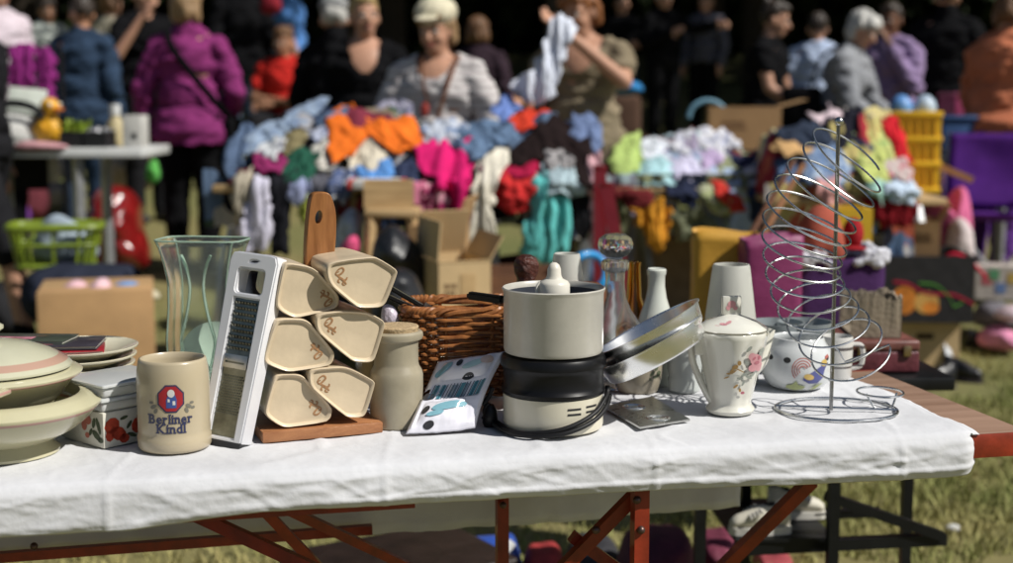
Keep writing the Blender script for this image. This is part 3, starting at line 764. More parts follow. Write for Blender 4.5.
# --- wicker basket
bp = on_z(466, 389, TZ + .022); mb = mpp(bp)
wk = M('red_brown_wicker', (.17, .055, .016), .38, col2=(.42, .17, .055), scale=75, coat=.2)
bk_ = empty('wicker_basket', bp, R(6), 'reddish brown wicker basket on grey plates behind the blister pack', 'basket')
HX, HY = 61 * mb, 44 * mb
def bpath(n, off, grow=1.0):
    out = []
    for k in range(n):
        t = 2 * math.pi * k / n; c, s = math.cos(t), math.sin(t); e = 5
        out.append(Vector((math.copysign(abs(c) ** (2 / e), c) * (HX * grow + off(k)), math.copysign(abs(s) ** (2 / e), s) * (HY * grow + off(k)), 0)))
    return out
NSTK, RV = 36, 20; BHt = 83 * mb
bm = BM()
for r_ in range(RV):
    g = lerp(.84, 1.0, (r_ / (RV - 1)) ** .6); z = (r_ + .5) * BHt / RV
    n = NSTK * 6
    off = lambda k: .0056 * math.copysign(abs(math.sin(math.pi * k / 6 + math.pi * r_)) ** .5, math.sin(math.pi * k / 6 + math.pi * r_))
    P = bpath(n, off, g)
    for k, v in enumerate(P): v.z = z + .0012 * nz(k * .25, r_ * 3.3, 0)
    tube(bm, P, [.0041 * (1 + .25 * nz(k * 2.1, r_ * 1.7, 9)) * (1 + .2 * nz(k * .3, r_, 4)) for k in range(n)], 6, closed=True, flat=.70, up=(0, 0, 1))
obj('woven_wall', bm, wk, bk_)
bm = BM()
Pb, Pt = bpath(NSTK * 2, lambda k: 0, .84), bpath(NSTK * 2, lambda k: 0, 1.0)
for k in range(0, NSTK * 2, 2):
    kk = k + 1
    tube(bm, [Pb[kk], lerp(Pb[kk], Pt[kk], .6) + Vector((0, 0, BHt * .4)), Pt[kk] + Vector((0, 0, BHt + .002))], .0027, 6)
obj('stakes', bm, wk, bk_)
bm = BM()
for s in range(3):
    P = bpath(300, lambda k: .004 * math.cos(k * .42 + s * 2.09), 1.01)
    for k, v in enumerate(P): v.z = BHt + .003 + .0045 * math.sin(k * .42 + s * 2.09)
    tube(bm, P, .0036, 6, closed=True)
obj('braided_rim', bm, wk, bk_)
bm = BM(); P = bpath(60, lambda k: 0, .84); bm.faces.new([bm.verts.new(v + Vector((0, 0, .004))) for v in P]); obj('basket_floor', bm, wk, bk_, smooth=False)
greyglz = M('grey_plate_glaze', (.40, .41, .42), .25, coat=.4)
for k in range(4):
    lat('side_plate', [(0, 1), (30, 0), (44, 2.6), (53, 4.4), (54, 5.6), (52, 6), (36, 4), (0, 3.4)], on_z(464, 391, TZ) + Vector((.002 * (k % 2), 0, k * .0062)), mb, greyglz, None,
        ('lowest grey plate of the pile beneath the wicker basket', 'second grey plate from the bottom beneath the wicker basket', 'third grey plate from the bottom beneath the wicker basket', 'top grey plate of the pile, directly carrying the wicker basket')[k], 'plate', 60, 'grey plates under the basket')
# utensils sticking out of the basket
black = M('black_plastic', (.007, .007, .008), .34, spec=.3); blackm = M('black_satin', (.01, .01, .011), .45, var=.3, spec=.3)
for k, (a, b, lab) in enumerate((((386, 285, .0), (432, 312, .0), 'black handled knife with bright back sticking out of the basket, upper of two'), ((381, 293, 0), (424, 313, 0), 'black handled knife resting on the basket edge, lower of two'))):
    A3, B3 = on_y(a[0], a[1], 2.06 + .02 * k), on_y(b[0], b[1], 2.09 + .02 * k)
    o = empty('kitchen_knife', A3, 0, lab, 'knife', 'knives in the basket')
    dd = (B3 - A3)
    bm = BM(); bar(bm, (0, 0, 0), dd * .8, .010, .008); bmesh.ops.bevel(bm, geom=bm.edges[:], offset=.002, segments=2, affect='EDGES'); obj('handle', bm, black, o)
    bm = BM(); bar(bm, dd * .05 + Vector((0, -.004, .0042)), dd * .8 + Vector((0, -.004, .0042)), .002, .0012); bar(bm, dd * .8, dd * 1.5, .002, .016); obj('blade', bm, steel, o)
o = pillow('crumpled_wrapper', [(384, 305), (394, 307), (399, 318), (397, 327), (386, 328), (381, 318)], 2.08, .03, M('lilac_foil', (.52, .47, .55), .3, var=.3, scale=40, bump=.5, bscale=70), 'crumpled pale lilac wrapper behind the cork jar', 'wrapper', lump=.6)
# --- blister pack
c00, c10 = on_z(406, 434, TZ + .003), on_z(474, 431, TZ + .003)
c01 = on_y(438, 362, 2.03); c11 = on_y(507, 351, 1.985)
o0 = c00.copy()
bl = empty('blister_pack', o0, 0, 'shiny white plastic blister pack with teal stripes leaning on the cooker', 'packaging')
nrm = (c10 - c00).cross(c01 - c00).normalized(); nrm = nrm if nrm.y < 0 else -nrm
def bsurf(u, v, off=0):
    p = lerp(lerp(c00, c10, u), lerp(c01, c11, u), v) - o0
    uu = u - .10 * math.sin(v * 3.1)
    h = 0
    e = min(u, 1 - u, v, 1 - v)
    h += .006 * min(1, e / .05)
    h += .012 * max(0, 1 - ((u - .5) / .38) ** 4) * max(0, 1 - ((v - .80) / .13) ** 4)
    h += .008 * max(0, 1 - ((u - .42) / .32) ** 4) * max(0, 1 - ((v - .22) / .16) ** 4)
    h -= .004 * max(0, 1 - ((u - .52) / .42) ** 6) * max(0, 1 - ((v - .52) / .12) ** 6)
    h += .0012 * fr(u * 6, v * 6, 3)
    p = p + nrm * (h + off)
    # pointed lower left, notches in the top edge
    p += (c01 - c00) * (.10 * (1 - v) * max(0, u - .45) ** 1.5) - (c10 - c00) * (.16 * math.sin(math.pi * v) * (u - .0) * .4)
    return p
bm = BM(); N_ = 60
def chop(u, v): return (.50 < u < .74 and v > .955) or (u < .10 and .43 < v < .56)
gv = [[bm.verts.new(bsurf(i / N_, j / N_)) for i in range(N_ + 1)] for j in range(N_ + 1)]
for j in range(N_):
    for i in range(N_):
        if not chop((i + .5) / N_, (j + .5) / N_): bm.faces.new((gv[j][i], gv[j][i + 1], gv[j + 1][i + 1], gv[j + 1][i]))
s_ = obj('blister_shell', bm, M('glossy_lilac_white', (.78, .77, .84), .16, coat=.6, var=.06, scale=20), bl)
md = s_.modifiers.new('thick', 'SOLIDIFY'); md.thickness = .0012; md.offset = 0
def bdec(name, polys, mat, off=.0018):
    bm = BM()
    for poly in polys:
        # refine to follow the relief
        (u0, v0, u1, v1) = poly[:4]; sk = poly[4] if len(poly) > 4 else 0
        n = 8; g = [[bm.verts.new(bsurf(lerp(u0, u1, i / n) + sk * j / n, lerp(v0, v1, j / n), off)) for i in range(n + 1)] for j in range(n + 1)]
        for j in range(n):
            for i in range(n): bm.faces.new((g[j][i], g[j][i + 1], g[j + 1][i + 1], g[j + 1][i]))
    obj(name, bm, mat, bl)
teal = M('print_teal', (.10, .29, .36), .25, coat=.4); dk = M('print_dark_teal', (.02, .055, .09), .25, coat=.4)
bdec('stripe_print', [(.14 + .10 * k, .42, .205 + .10 * k, .61, .02) for k in (0, 1, 4, 6, 7)], teal)
bdec('stripe_print', [(.12 + .05 * k, .415, .132 + .05 * k, .615, .02) for k in range(0, 16) if k not in (2, 9)], dk, .0022)
bdec('stripe_print', [(.40, .43, .50, .60, .02), (.60, .43, .66, .60, .02)], M('print_grey_blue', (.28, .36, .44), .25, coat=.4), .0017)
def bell(name, cu, cv, ru, rv, mat, rot=0, off=.0020):
    bm = BM(); n = 20; c = bm.verts.new(bsurf(cu, cv, off)); prev = None
    for q in range(1, 6):
        row = []
        for k in range(n):
            t = 2 * math.pi * k / n; x, y = ru * math.cos(t) * q / 5, rv * math.sin(t) * q / 5
            row.append(bm.verts.new(bsurf(cu + x * math.cos(rot) - y * math.sin(rot), cv + x * math.sin(rot) + y * math.cos(rot), off)))
        for k in range(n):
            if prev: bm.faces.new((prev[k], row[k], row[(k + 1) % n], prev[(k + 1) % n]))
            else: bm.faces.new((c, row[k], row[(k + 1) % n]))
        prev = row
    obj(name, bm, mat, bl)
bell('oval_print', .52, .27, .26, .055, M('print_aqua', (.22, .44, .52), .2, coat=.5), .12)
bell('oval_print', .34, .17, .13, .035, M('print_aqua', (.22, .44, .52), .2, coat=.5), .1, .0024)
for u, v, ru, rv in ((.17, .24, .06, .05), (.30, .055, .08, .035), (.62, .66, .09, .03), (.40, .81, .045, .045), (.12, .45, .10, .05)): bell('hole_print', u, v, ru, rv, M('print_black', (.03, .03, .035), .3))
bell('oval_print', .18, .78, .12, .07, M('print_aqua', (.22, .44, .52), .2, coat=.5), .4)
bell('oval_print', .62, .77, .15, .045, M('print_pale_aqua', (.42, .60, .62), .2, coat=.5), .2, .0024)
bell('oval_print', .80, .83, .09, .05, M('print_peach', (.58, .45, .42), .25, coat=.4), .3, .0028)
# --- electric cooker and pot
p, m = pot(553, 427)
ck = empty('electric_cooker', p, 0, 'round cream electric cooking plate with a black ring and coiled cable', 'cooker')
enam = M('cream_enamel', (.62, .58, .46), .3, coat=.35, var=.05, scale=10)
lat('cooker_base', [(0, 1), (46, 1), (49, 2.5), (50, 6), (50, 36), (48, 37), (0, 37)], p, m, enam, ck, seg=90)
lat('heating_ring', [(0, 36), (49, 36), (51.5, 38), (52, 41), (50.5, 43.5), (49.5, 46), (50, 60), (51, 63), (52.5, 65), (52.5, 71), (50.5, 74.5), (46, 75.5), (0, 75)], p, m, black, ck, seg=90)
rfk = lambda z: 50
decal('vent_slot', ck, p, m, rfk, [[(14, 27), (27, 27), (27, 29), (14, 29)], [(14, 22), (27, 22), (27, 24), (14, 24)], [(32, 28), (42, 28), (42, 30), (32, 30)], [(32, 23), (42, 23), (42, 25), (32, 25)]], M('vent_dark', (.02, .02, .02), .7))
ph = -math.atan2(p.x, p.y)
def around(dx, dz, out=3):
    if abs(dx) < 51.9:
        f = ph + math.asin(dx / 52); r = (52 + out) * m; return Vector((r * math.sin(f), -r * math.cos(f), dz * m))
    f = ph + (math.pi / 2) * (1 if dx > 0 else -1); r = (abs(dx) + out) * m
    return Vector((r * math.sin(f), -r * math.cos(f) , dz * m))
for k, pts in enumerate(([(51.5, 44), (51, 38), (48, 33), (40, 24), (25, 16), (5, 9.5), (-20, 5.5), (-40, 4.5), (-54, 5), (-63, 9), (-66, 16), (-62, 24)],
                         [(51.8, 34), (48, 26), (38, 17), (20, 9.5), (0, 5), (-25, 3), (-45, 3), (-58, 5), (-66, 10)],
                         [(-64, 22), (-58, 30), (-54, 40)])):
    bm = BM(); P = spline([around(a, b, 2.5 + k * 2) for a, b in pts], 8); tube(bm, P, .0034, 10); obj('cable', bm, blackm, ck)
lat('plug', [(0, 0), (6, 0), (8, 4), (7, 16), (4, 22), (0, 22)], p, m, black, ck, off=Vector((-63 * m, .005, 0)))
zt = 76 * m
pp_ = p + Vector((0, 0, zt)); sp_ = empty('saucepan', pp_, 0, 'light grey cream saucepan with black side handle standing on the cooker', 'saucepan')
pan = M('grey_cream_enamel', (.48, .46, .405), .30, coat=.3, var=.09, scale=22, bump=.03, bscale=40)
lat('pan_body', [(0, 0), (44, 0), (48, 1.5), (49.4, 5), (49.6, 60), (50.6, 62.5), (51.2, 64.5), (50, 65.6), (48.6, 64), (47.6, 60), (47.4, 6), (0, 4)], pp_, m, pan, sp_, seg=96)
lat('pan_lining', [(47.2, 60), (47, 8), (0, 7)], pp_, m, M('dark_lining', (.05, .055, .07), .3), sp_, seg=96)
bm = BM(); b0 = Vector((-49 * m, .012, 51 * m)); bar(bm, b0, b0 + Vector((-36 * m, .03, 2 * m)), .015, .011); bmesh.ops.bevel(bm, geom=bm.edges[:], offset=.003, segments=2, affect='EDGES'); obj('handle', bm, black, sp_)
q = pp_ + Vector((0, -.02, 50 * m))
o = empty('pourer_cap', q, 0, 'cream plastic pourer cap with a rounded nib resting in the saucepan', 'cap')
cw = M('cream_plastic', (.66, .63, .55), .35, var=.04)
lat('cap_body', [(0, 4), (15, 4), (15.5, 6), (15.5, 20), (13.5, 23), (8.5, 25.5), (7, 29), (6.6, 35), (5, 39), (2.5, 41), (0, 41.5)], q, m, cw, o)
lat('cap_gap_shade', [(0, 0), (13, 0), (13, 4), (0, 4)], q, m, black, o)  # black disc standing in for the shaded gap under the cap
bm = BM(); tube(bm, spline([(-14 * m, -.004, 22 * m), (-17 * m, -.006, 16 * m), (-16 * m, -.007, 6 * m)], 5), .0025, 8); obj('lip', bm, cw, o)
q, mq = on_z(526, 391, TZ), mpp(on_z(526, 391, TZ))
lat('pepper_mill', [(0, 0), (15, 0), (16, 3), (14, 12), (10, 30), (9, 60), (11, 90), (13, 100), (10, 108), (9, 113), (12, 120), (12.5, 128), (10, 134), (5, 137), (0, 137.5)], q, mq, M('dark_carved_wood', (.075, .022, .014), .4, var=.5, scale=60, bump=.8, bscale=90), None, 'dark reddish brown carved wooden mill behind the saucepan', 'pepper mill', sharp=None)
q = on_z(584, 388, TZ); mq = mpp(q)
lat('wooden_box', [(0, 0), (18, 0), (19, 6), (19, 84), (21.5, 92), (20, 102), (14, 106), (0, 107)], q, mq, wood('round_box_wood', (.13, .045, .02), (.20, .075, .03), .35), None, 'round dark brown wooden box half hidden behind the saucepan', 'box')
# --- frosted shades
fro = M('frosted_glass', (.74, .74, .68), .5, trans=.5, var=.03, spec=.4)
q = on_z(566, 384, TZ); mq = mpp(q)
lat('frosted_shade', [(27, 0), (24, 50), (19, 92), (13.5, 128), (13, 131), (12, 131.5), (11, 130), (17, 92), (24.8, 2)], q, mq, fro, None, 'frosted glass shade with a narrow top behind the saucepan', 'glass shade')
q = on_z(729, 382, TZ); mq = mpp(q)
lat('frosted_shade', [(29, 0), (27, 40), (25, 66), (18.5, 116), (17.5, 118.5), (16, 118.5), (15.5, 116), (23, 66), (26, 2)], q, mq, fro, None, 'frosted glass shade tapering upwards behind the flowered coffee pot', 'glass shade')
# --- decanter, bottles
q = on_z(614, 386, TZ); mq = mpp(q)
dc = empty('glass_decanter', q, 0, 'clear glass decanter with a large faceted stopper behind the tilted pans', 'decanter')
lat('decanter_body', [(0, 1), (24, 0), (29, 4), (29, 50), (25, 64), (16, 78), (11, 90), (9.5, 104), (10, 115), (13.5, 118), (14, 125), (12, 127), (9.6, 125), (8.6, 114), (9.8, 91), (14.8, 78), (23.8, 64), (28, 50), (28, 5), (0, 4)], q, mq, M('hazy_glass', (.95, .965, .965), .05, trans=.955, var=.02, ior=1.3), dc)
lat('stopper', [(0, 106), (5, 106), (6, 124), (5.5, 127), (8, 129.5), (14, 133), (17.3, 138.5), (17.6, 143), (16, 148.5), (11, 152), (6, 153), (0, 153.2)], q, mq, MC['hazy_glass'], dc, seg=16)
q = on_z(655, 383, TZ); mq = mpp(q)
lat('milk_bottle', [(0, 0), (20, 0), (21.5, 4), (21.5, 40), (19.5, 58), (15, 72), (10.5, 86), (8.6, 98), (8.6, 108), (9.6, 110), (9.8, 114), (8.5, 115.5), (6.5, 114), (6, 100), (10, 80), (17, 58), (19, 6), (0, 4)], q, mq, M('milk_glass', (.56, .58, .52), .12, coat=.5, var=.03), None, 'milky white glass bottle with a slim neck behind the tilted pans', 'bottle')
q = on_z(633, 379, TZ); mq = mpp(q)
lat('amber_bottle', [(0, 0), (17, 0), (18, 4), (18, 50), (14, 66), (8, 82), (6.2, 112), (7, 118), (5.4, 119), (4.5, 112), (6, 82), (12, 64), (15.5, 48), (15, 5), (0, 4)], q, mq, M('amber_glass', (.85, .55, .12), .05, trans=1, var=.02), None, 'amber glass bottle directly behind the decanter neck', 'bottle')
# --- beige pot, milky cup, pans, tray
q, mq = pot(638, 391)
bpot = lat('flower_pot', [(0, 0), (18, 0), (20, 2), (23.5, 14), (25, 30), (24.5, 38), (25, 40), (23, 40), (22.5, 30), (18, 4), (0, 3)], q, mq, M('taupe_glaze', (.33, .29, .22), .35, coat=.3, var=.06), None, 'small taupe ceramic pot with a leaf motif under the tilted pans', 'pot')
decal('leaf_print', bpot, q, mq, lambda z: interp([(0, 20), (14, 23.5), (30, 25)], z), [circ(14, 22, 3.4, 1.6, 8, .8), circ(18, 27, 3, 1.5, 8, 1.4), circ(17, 18, 3, 1.4, 8, .2), circ(12, 16, 2, 1, 8, 2), circ(20, 21, 2, 3, 8)], M('leaf_print_green', (.10, .12, .07), .5))
q, mq = pot(684, 391)
lat('milky_cup', [(0, 0), (14, 0), (16, 2), (16.5, 12), (15.5, 16), (17, 22), (18, 40), (18.5, 56), (17, 56), (16, 40), (14, 20), (0, 12)], q, mq, M('milky_cup_glass', (.55, .58, .56), .3, trans=.2, var=.03), None, 'milky glass cup with a thick grey foot behind the coffee pot handle', 'cup')
chrome = M('polished_tin', (.86, .87, .87), .26, metal=1, var=.06, scale=20)
for k, (cx, cy, yy, lab) in enumerate(((649, 331.5, 2.02, 'upper of two shiny round cake tins tilted up behind the cooker'), (651, 346, 2.015, 'lower of two shiny round cake tins, tilted over the taupe pot'))):
    c3 = on_y(cx, cy, yy); mc = mpp(c3); rd = 57 * mc
    bm = BM(); lathe(bm, [(0, -.022), (rd * .90, -.022), (rd * .94, -.018), (rd, .006), (rd * 1.035, .007), (rd * 1.04, .0085), (rd * 1.0, .0085), (rd * .975, .006), (rd * .925, -.017), (rd * .88, -.0205), (0, -.0205)], 90)
    o = obj('cake_tin', bm, chrome, loc=c3, sharp=40); o.rotation_euler = (R(-5), R(-28.5), 0)
    tag(o, lab, 'cake tin', 'tilted cake tins')
tp = [on_z(x, y, TZ + .003) for x, y in ((604, 408), (652, 398), (690, 421), (640, 429))]
tc_ = sum(tp, Vector()) / 4
tr = empty('metal_tray', tc_, 0, 'small stainless steel tray with pressed rings lying before the tilted tins', 'tray')
bm = BM(); vs0 = [bm.verts.new(q - tc_) for q in tp]; f = bm.faces.new(vs0); ex = bmesh.ops.inset_region(bm, faces=[f], thickness=.006, depth=-.002)
o = obj('tray_sheet', bm, steel, tr, smooth=False); md = o.modifiers.new('t', 'SOLIDIFY'); md.thickness = .003
for cx, cy in ((634, 407), (658, 418)):
    bm = BM(); c = on_z(cx, cy, TZ + .006) - tc_
    for rr_ in (.0165, .0105): tube(bm, [c + Vector((rr_ * math.cos(t), rr_ * math.sin(t), 0)) for t in [k * math.pi / 18 for k in range(36)]], .0016, 6, closed=True)
    obj('pressed_ring', bm, chrome, tr)
# --- coffee pot
p, m = pot(730, 412.5)
cp = empty('coffee_pot', p, 0, 'white porcelain coffee pot with pink rose decor and a square lid knob', 'coffee pot')
porc = M('ivory_porcelain', (.66, .645, .57), .14, coat=.6, var=.03, scale=6)
flute = lambda a, z: 1 - .045 * (abs(math.sin(a * 4)) ** 3) * min(1, z / (20 * m))
cprof = [(0, 1), (19, 0), (23, 1.5), (24.5, 5), (21.5, 9), (20.5, 12), (22.5, 20), (27.5, 42), (33, 66), (36.2, 78), (37, 82), (36, 83.5), (33.5, 82), (30, 66), (19, 14), (0, 8)]
lat('pot_body', cprof, p, m, porc, cp, seg=96, fn=flute, sharp=50)
lidm = bands('porcelain_lid', (.68, .67, .60), [(84.4 * m, 85.6 * m, (.22, .20, .15))], rough=.12, coat=.6, var=.02)
ld = lat('lid', [(33, 80), (34.5, 84), (35.5, 85), (34.5, 87), (25, 93), (12, 98), (6, 100), (0, 100)], p, m, lidm, cp, seg=72)
bm = BM(); bx(bm, (-1.0 * m, 0, 108.5 * m), (19 * m, 7 * m, 19 * m), .12, .002)
obj('knob', bm, porc, ld)
bm = BM()
for cx_, cz_, r1, r2 in ((-1, 110, 4.2, 3.6), (2.5, 106, 2.4, 2), (-4.5, 106.5, 2.2, 2.6)):
    bm.faces.new([bm.verts.new((x * m, -3.9 * m + .0 - x * m * -.12, z * m)) for x, z in circ(cx_, cz_, r1, r2, 10)])
obj('rose_print', bm, M('rose_pink', (.56, .27, .29), .3), ld, smooth=False)
bm = BM(); tube(bm, spline([(-30 * m, 0, 70 * m), (-36 * m, 0, 74 * m), (-40 * m, 0, 68 * m), (-38 * m, 0, 52 * m), (-31 * m, 0, 34 * m), (-24 * m, 0, 20 * m), (-19 * m, 0, 12 * m)], 8), 3.4 * m, 12, flat=1.5, up=(0, 1, 0)); obj('handle', bm, porc, cp)
bm = BM(); bx(bm, (-32 * m, -9 * m, 68 * m), (11 * m, 3 * m, 16 * m), .15, .001); obj('handle_tab', bm, porc, cp)
bm = BM(); tube(bm, spline([(20 * m, .012, 40 * m), (32 * m, .02, 52 * m), (37 * m, .025, 68 * m), (42 * m, .028, 82 * m)], 8), [9 * m * (1 - .018 * i) for i in range(25)], 12); obj('spout', bm, porc, cp)
rfc = lambda z: interp([(0, 24), (9, 22), (12, 21), (20, 23), (42, 28), (66, 33.6), (80, 36.8)], z) * 1.012
rose = M('rose_pink', (.56, .27, .29), .3, var=.3, scale=160, coat=.4); rosed = M('rose_dark', (.42, .12, .15), .3, var=.2, coat=.4)
decal('rose_print', cp, p, m, rfc, [circ(24, 58, 5.5, 6.5, 12, .3), circ(21, 50, 4.5, 4, 10), circ(27, 50, 3.5, 5, 10), circ(20, 62, 3.5, 4, 9)], rose)
decal('rose_print', cp, p, m, rfc, [circ(24.5, 55, 2.4, 2, 8), circ(22, 60, 2, 1.2, 8, .8), circ(26.5, 60, 1.3, 2.4, 8), circ(11.5, 25, 2, 1.6, 8)], rosed, .0009)
decal('leaf_print', cp, p, m, rfc, [circ(17, 70, 4, 1.8, 8, .8), circ(29, 66, 4.5, 2.4, 8, 1.2), circ(15, 56, 3, 1.4, 8, 2), circ(13, 44, 4.5, 1.5, 8, .5), circ(17, 41, 4, 1.5, 8, -.6), circ(21, 43, 3.5, 1.3, 8, .9), circ(9, 40, 3.5, 1.2, 8, -.2), circ(12, 35, 3.4, 1.2, 8, 1.1)], M('grey_green_print', (.27, .29, .25), .35, coat=.3))
decal('gold_leaf_print', cp, p, m, rfc, [circ(4, 52, 3.4, 2.2, 8, .4), circ(8, 56, 2, 2.6, 8), circ(1, 48, 3, 1.5, 8, .9), circ(-2, 45, 2.5, 1, 8), circ(5, 32, 3, 1.2, 8, .7), circ(9, 28, 2.2, 1.2, 8, 1.6), circ(3, 47, 4, .7, 8, .7), circ(8, 49, 6, .6, 8, -.5), circ(-4, 41, 3, .8, 8, .4), circ(33, 44, 2.5, 1.4, 8)], M('gold_print', (.38, .22, .06), .4, coat=.3))
decal('lid_print', cp, p, m, lambda z: interp([(84, 35.5), (93, 25.5), (98, 12.5)], z), [circ(-8, 93, 4, 1, 8), circ(-3, 94.5, 3, 1.1, 8, .3), circ(-14, 91, 3, .8, 8)], rose)
# --- rooster pot
p, m = pot(796, 387)
rp_ = empty('rooster_pot', p, 0, 'round white ceramic pot with a painted rooster and air holes', 'pot')
wpor = M('white_porcelain', (.60, .62, .62), .12, coat=.6, var=.03, scale=6)
lat('pot_body', smooth_prof([(0, 0), (22, 0), (29, 4), (34.5, 14), (36, 26), (33.5, 39), (28, 46), (26.5, 50), (26, 52), (24, 51), (25, 45), (30, 37), (32.5, 25), (28, 8), (0, 4)], 1), p, m, wpor, rp_, seg=80, sharp=60)
rfr = lambda z: interp([(0, 26), (4, 30.5), (14, 34.8), (26, 35.9), (39, 33.2), (46, 28.5)], z)
decal('air_hole', rp_, p, m, rfr, [circ(-25.5, 34, 3, 2.6, 12), circ(-9, 33, 3.6, 2.9, 12), circ(29, 34, 1.6, 2.6, 10)], M('hole_dark', (.03, .03, .03), .7))
blu = M('rooster_blue', (.08, .09, .26), .3, coat=.4); yel = M('rooster_yellow', (.52, .36, .10), .3, coat=.4); red_ = M('rooster_red', (.42, .12, .10), .3, coat=.4)
decal('rooster_print', rp_, p, m, rfr, [[(6, 14), (12, 10), (20, 10), (25, 15), (27, 24), (30, 30), (26, 29), (22, 20), (14, 16), (8, 17)]], blu)
decal('rooster_print', rp_, p, m, rfr, [circ(12, 17, 5, 3, 10, -.2), circ(26, 30, 2.8, 3.4, 10)], yel, .0009)
decal('rooster_print', rp_, p, m, rfr, [[(27, 33), (30, 35), (29, 38), (26.5, 36)]], red_, .001)
bm_polys = []
for k in range(4):
    rr_ = 3 + 2.2 * k
    bm_polys.append([(6 + rr_ * math.cos(t), 24 + 1.15 * rr_ * math.sin(t)) for t in [.4 + .22 * i for i in range(17)]] + [(6 + (rr_ + .9) * math.cos(t), 24 + 1.15 * (rr_ + .9) * math.sin(t)) for t in [.4 + .22 * i for i in range(16, -1, -1)]])
decal('tail_print', rp_, p, m, rfr, bm_polys, red_)
decal('grass_print', rp_, p, m, rfr, [[(-10, 5), (-2, 3), (6, 4), (9, 7), (2, 9), (0, 13), (-4, 9), (-9, 8)], [(12, 3), (18, 4), (26, 10), (19, 8)]], M('olive_print', (.33, .37, .16), .35, coat=.3))
q = on_z(781, 371, TZ); mq = mpp(q)
gb = M('grey_blue_bowl', (.24, .27, .28), .3, coat=.3)
for k in range(2): lat('grey_bowl', [(0, 0), (14, 0), (16, 3), (24, 26), (28, 50), (26, 50), (20, 24), (0, 4)], q + Vector((.05 * k - .01, .004 * k, 0)), mq, gb, None, ('grey blue bowl behind the rooster pot, left of the two', 'grey blue bowl behind the rooster pot, nearer the wire coil')[k], 'bowl', group='grey bowls')
q = on_z(836, 378, TZ); mq = mpp(q)
mgm = bands('white_mug_glaze', (.56, .55, .52), [(30 * mq, 33 * mq, (.10, .09, .09)), (12 * mq, 14 * mq, (.10, .09, .09))], rough=.2)
o = empty('striped_mug', q, 0, 'white mug with thin dark stripes behind the wire egg rack', 'mug')
lat('mug_body', [(0, 0), (13, 0), (15, 3), (16, 40), (15, 43), (13.5, 40), (13, 4), (0, 3)], q, mq, mgm, o)
bm = BM(); tube(bm, spline([(15 * mq, 0, 34 * mq), (25 * mq, 0, 32 * mq), (25 * mq, 0, 14 * mq), (15 * mq, 0, 10 * mq)], 6), 2.6 * mq, 8); obj('handle', bm, mgm, o)
# --- spiral wire egg rack
p = on_z(834, 411, TZ); m = mpp(p)
wr = M('chrome_wire', (.60, .61, .61), .27, metal=1, var=.12, scale=70)
sr = empty('wire_egg_rack', p, 0, 'tall chrome wire egg rack coiled in a spiral round a central rod', 'egg rack')
def q3(px, py, dy=0): return on_y(px, py, p.y + dy) - p
bm = BM(); tube(bm, [q3(831, 410), q3(834, 300), q3(838.5, 124)], .0030, 10); obj('central_rod', bm, M('dark_chrome', (.30, .30, .30), .22, metal=1), sr)
bm = BM(); ell(bm, q3(839, 121.5), (.0068, .0068, .0068)); obj('finial', bm, wr, sr)
bm = BM(); c = on_z(836, 411, TZ) - p
P = [c + Vector((60 * m * math.cos(t), 52 * m * math.sin(t), .003)) for t in [k * math.pi / 36 for k in range(72)]]; tube(bm, P, .0023, 8, closed=True)
tube(bm, [c + Vector((-58 * m, 12 * m, .004)), Vector((0, 0, .005)), c + Vector((60 * m, -8 * m, .004))], .0021, 8)
obj('base_ring', bm, wr, sr)
bm = BM(); ce = on_z(880, 392, TZ + .020) - p
tube(bm, [ce + Vector((23 * m * math.cos(t), 26 * m * math.sin(t), 0)) for t in [k * math.pi / 20 for k in range(40)]], .0018, 8, closed=True)
tube(bm, spline([ce + Vector((-16 * m, -8 * m, 0)), ce + Vector((-9 * m, -12 * m, -13 * m)), ce + Vector((1 * m, -14 * m, -20 * m)), ce + Vector((10 * m, -10 * m, -13 * m)), ce + Vector((16 * m, -4 * m, 0))], 6), .0018, 8)
obj('egg_cup', bm, wr, sr)
TAB = [(150, 848, 31, .62), (162, 846, 34, .62), (176, 838, 37, .58), (192, 822, 40, .50), (210, 812, 42, .40), (228, 806, 42, .32), (246, 803, 40, .22), (262, 801, 37, .12), (278, 804, 37, .0), (294, 810, 37, -.12), (310, 818, 37, -.22), (328, 831, 37, -.30), (346, 846, 37, -.36), (364, 858, 34, -.40)]
cxs = [(a[0], a[1]) for a in TAB]; rxs = [(a[0], a[2]) for a in TAB]; tls = [(a[0], a[3]) for a in TAB]
P = []; turns = 14; NP = turns * 40
for k in range(NP + 1):
    t = k / 40 * 2 * math.pi; y = 150 + 208 * k / NP
    cx, rx, tl_ = interp(cxs, y), interp(rxs, y), interp(tls, y)
    c_ = q3(cx, y); x = rx * m * math.cos(t); yy = rx * m * .92 * math.sin(t)
    P.append(c_ + Vector((x, yy, -x * tl_ + yy * interp(((140, .62), (190, .42), (250, .32), (310, .42), (362, .58)), y))))
P += [q3(845, 362), q3(838, 350), q3(833, 345)]
bm = BM(); tube(bm, P, .0016, 8); obj('wire_coil', bm, wr, sr)
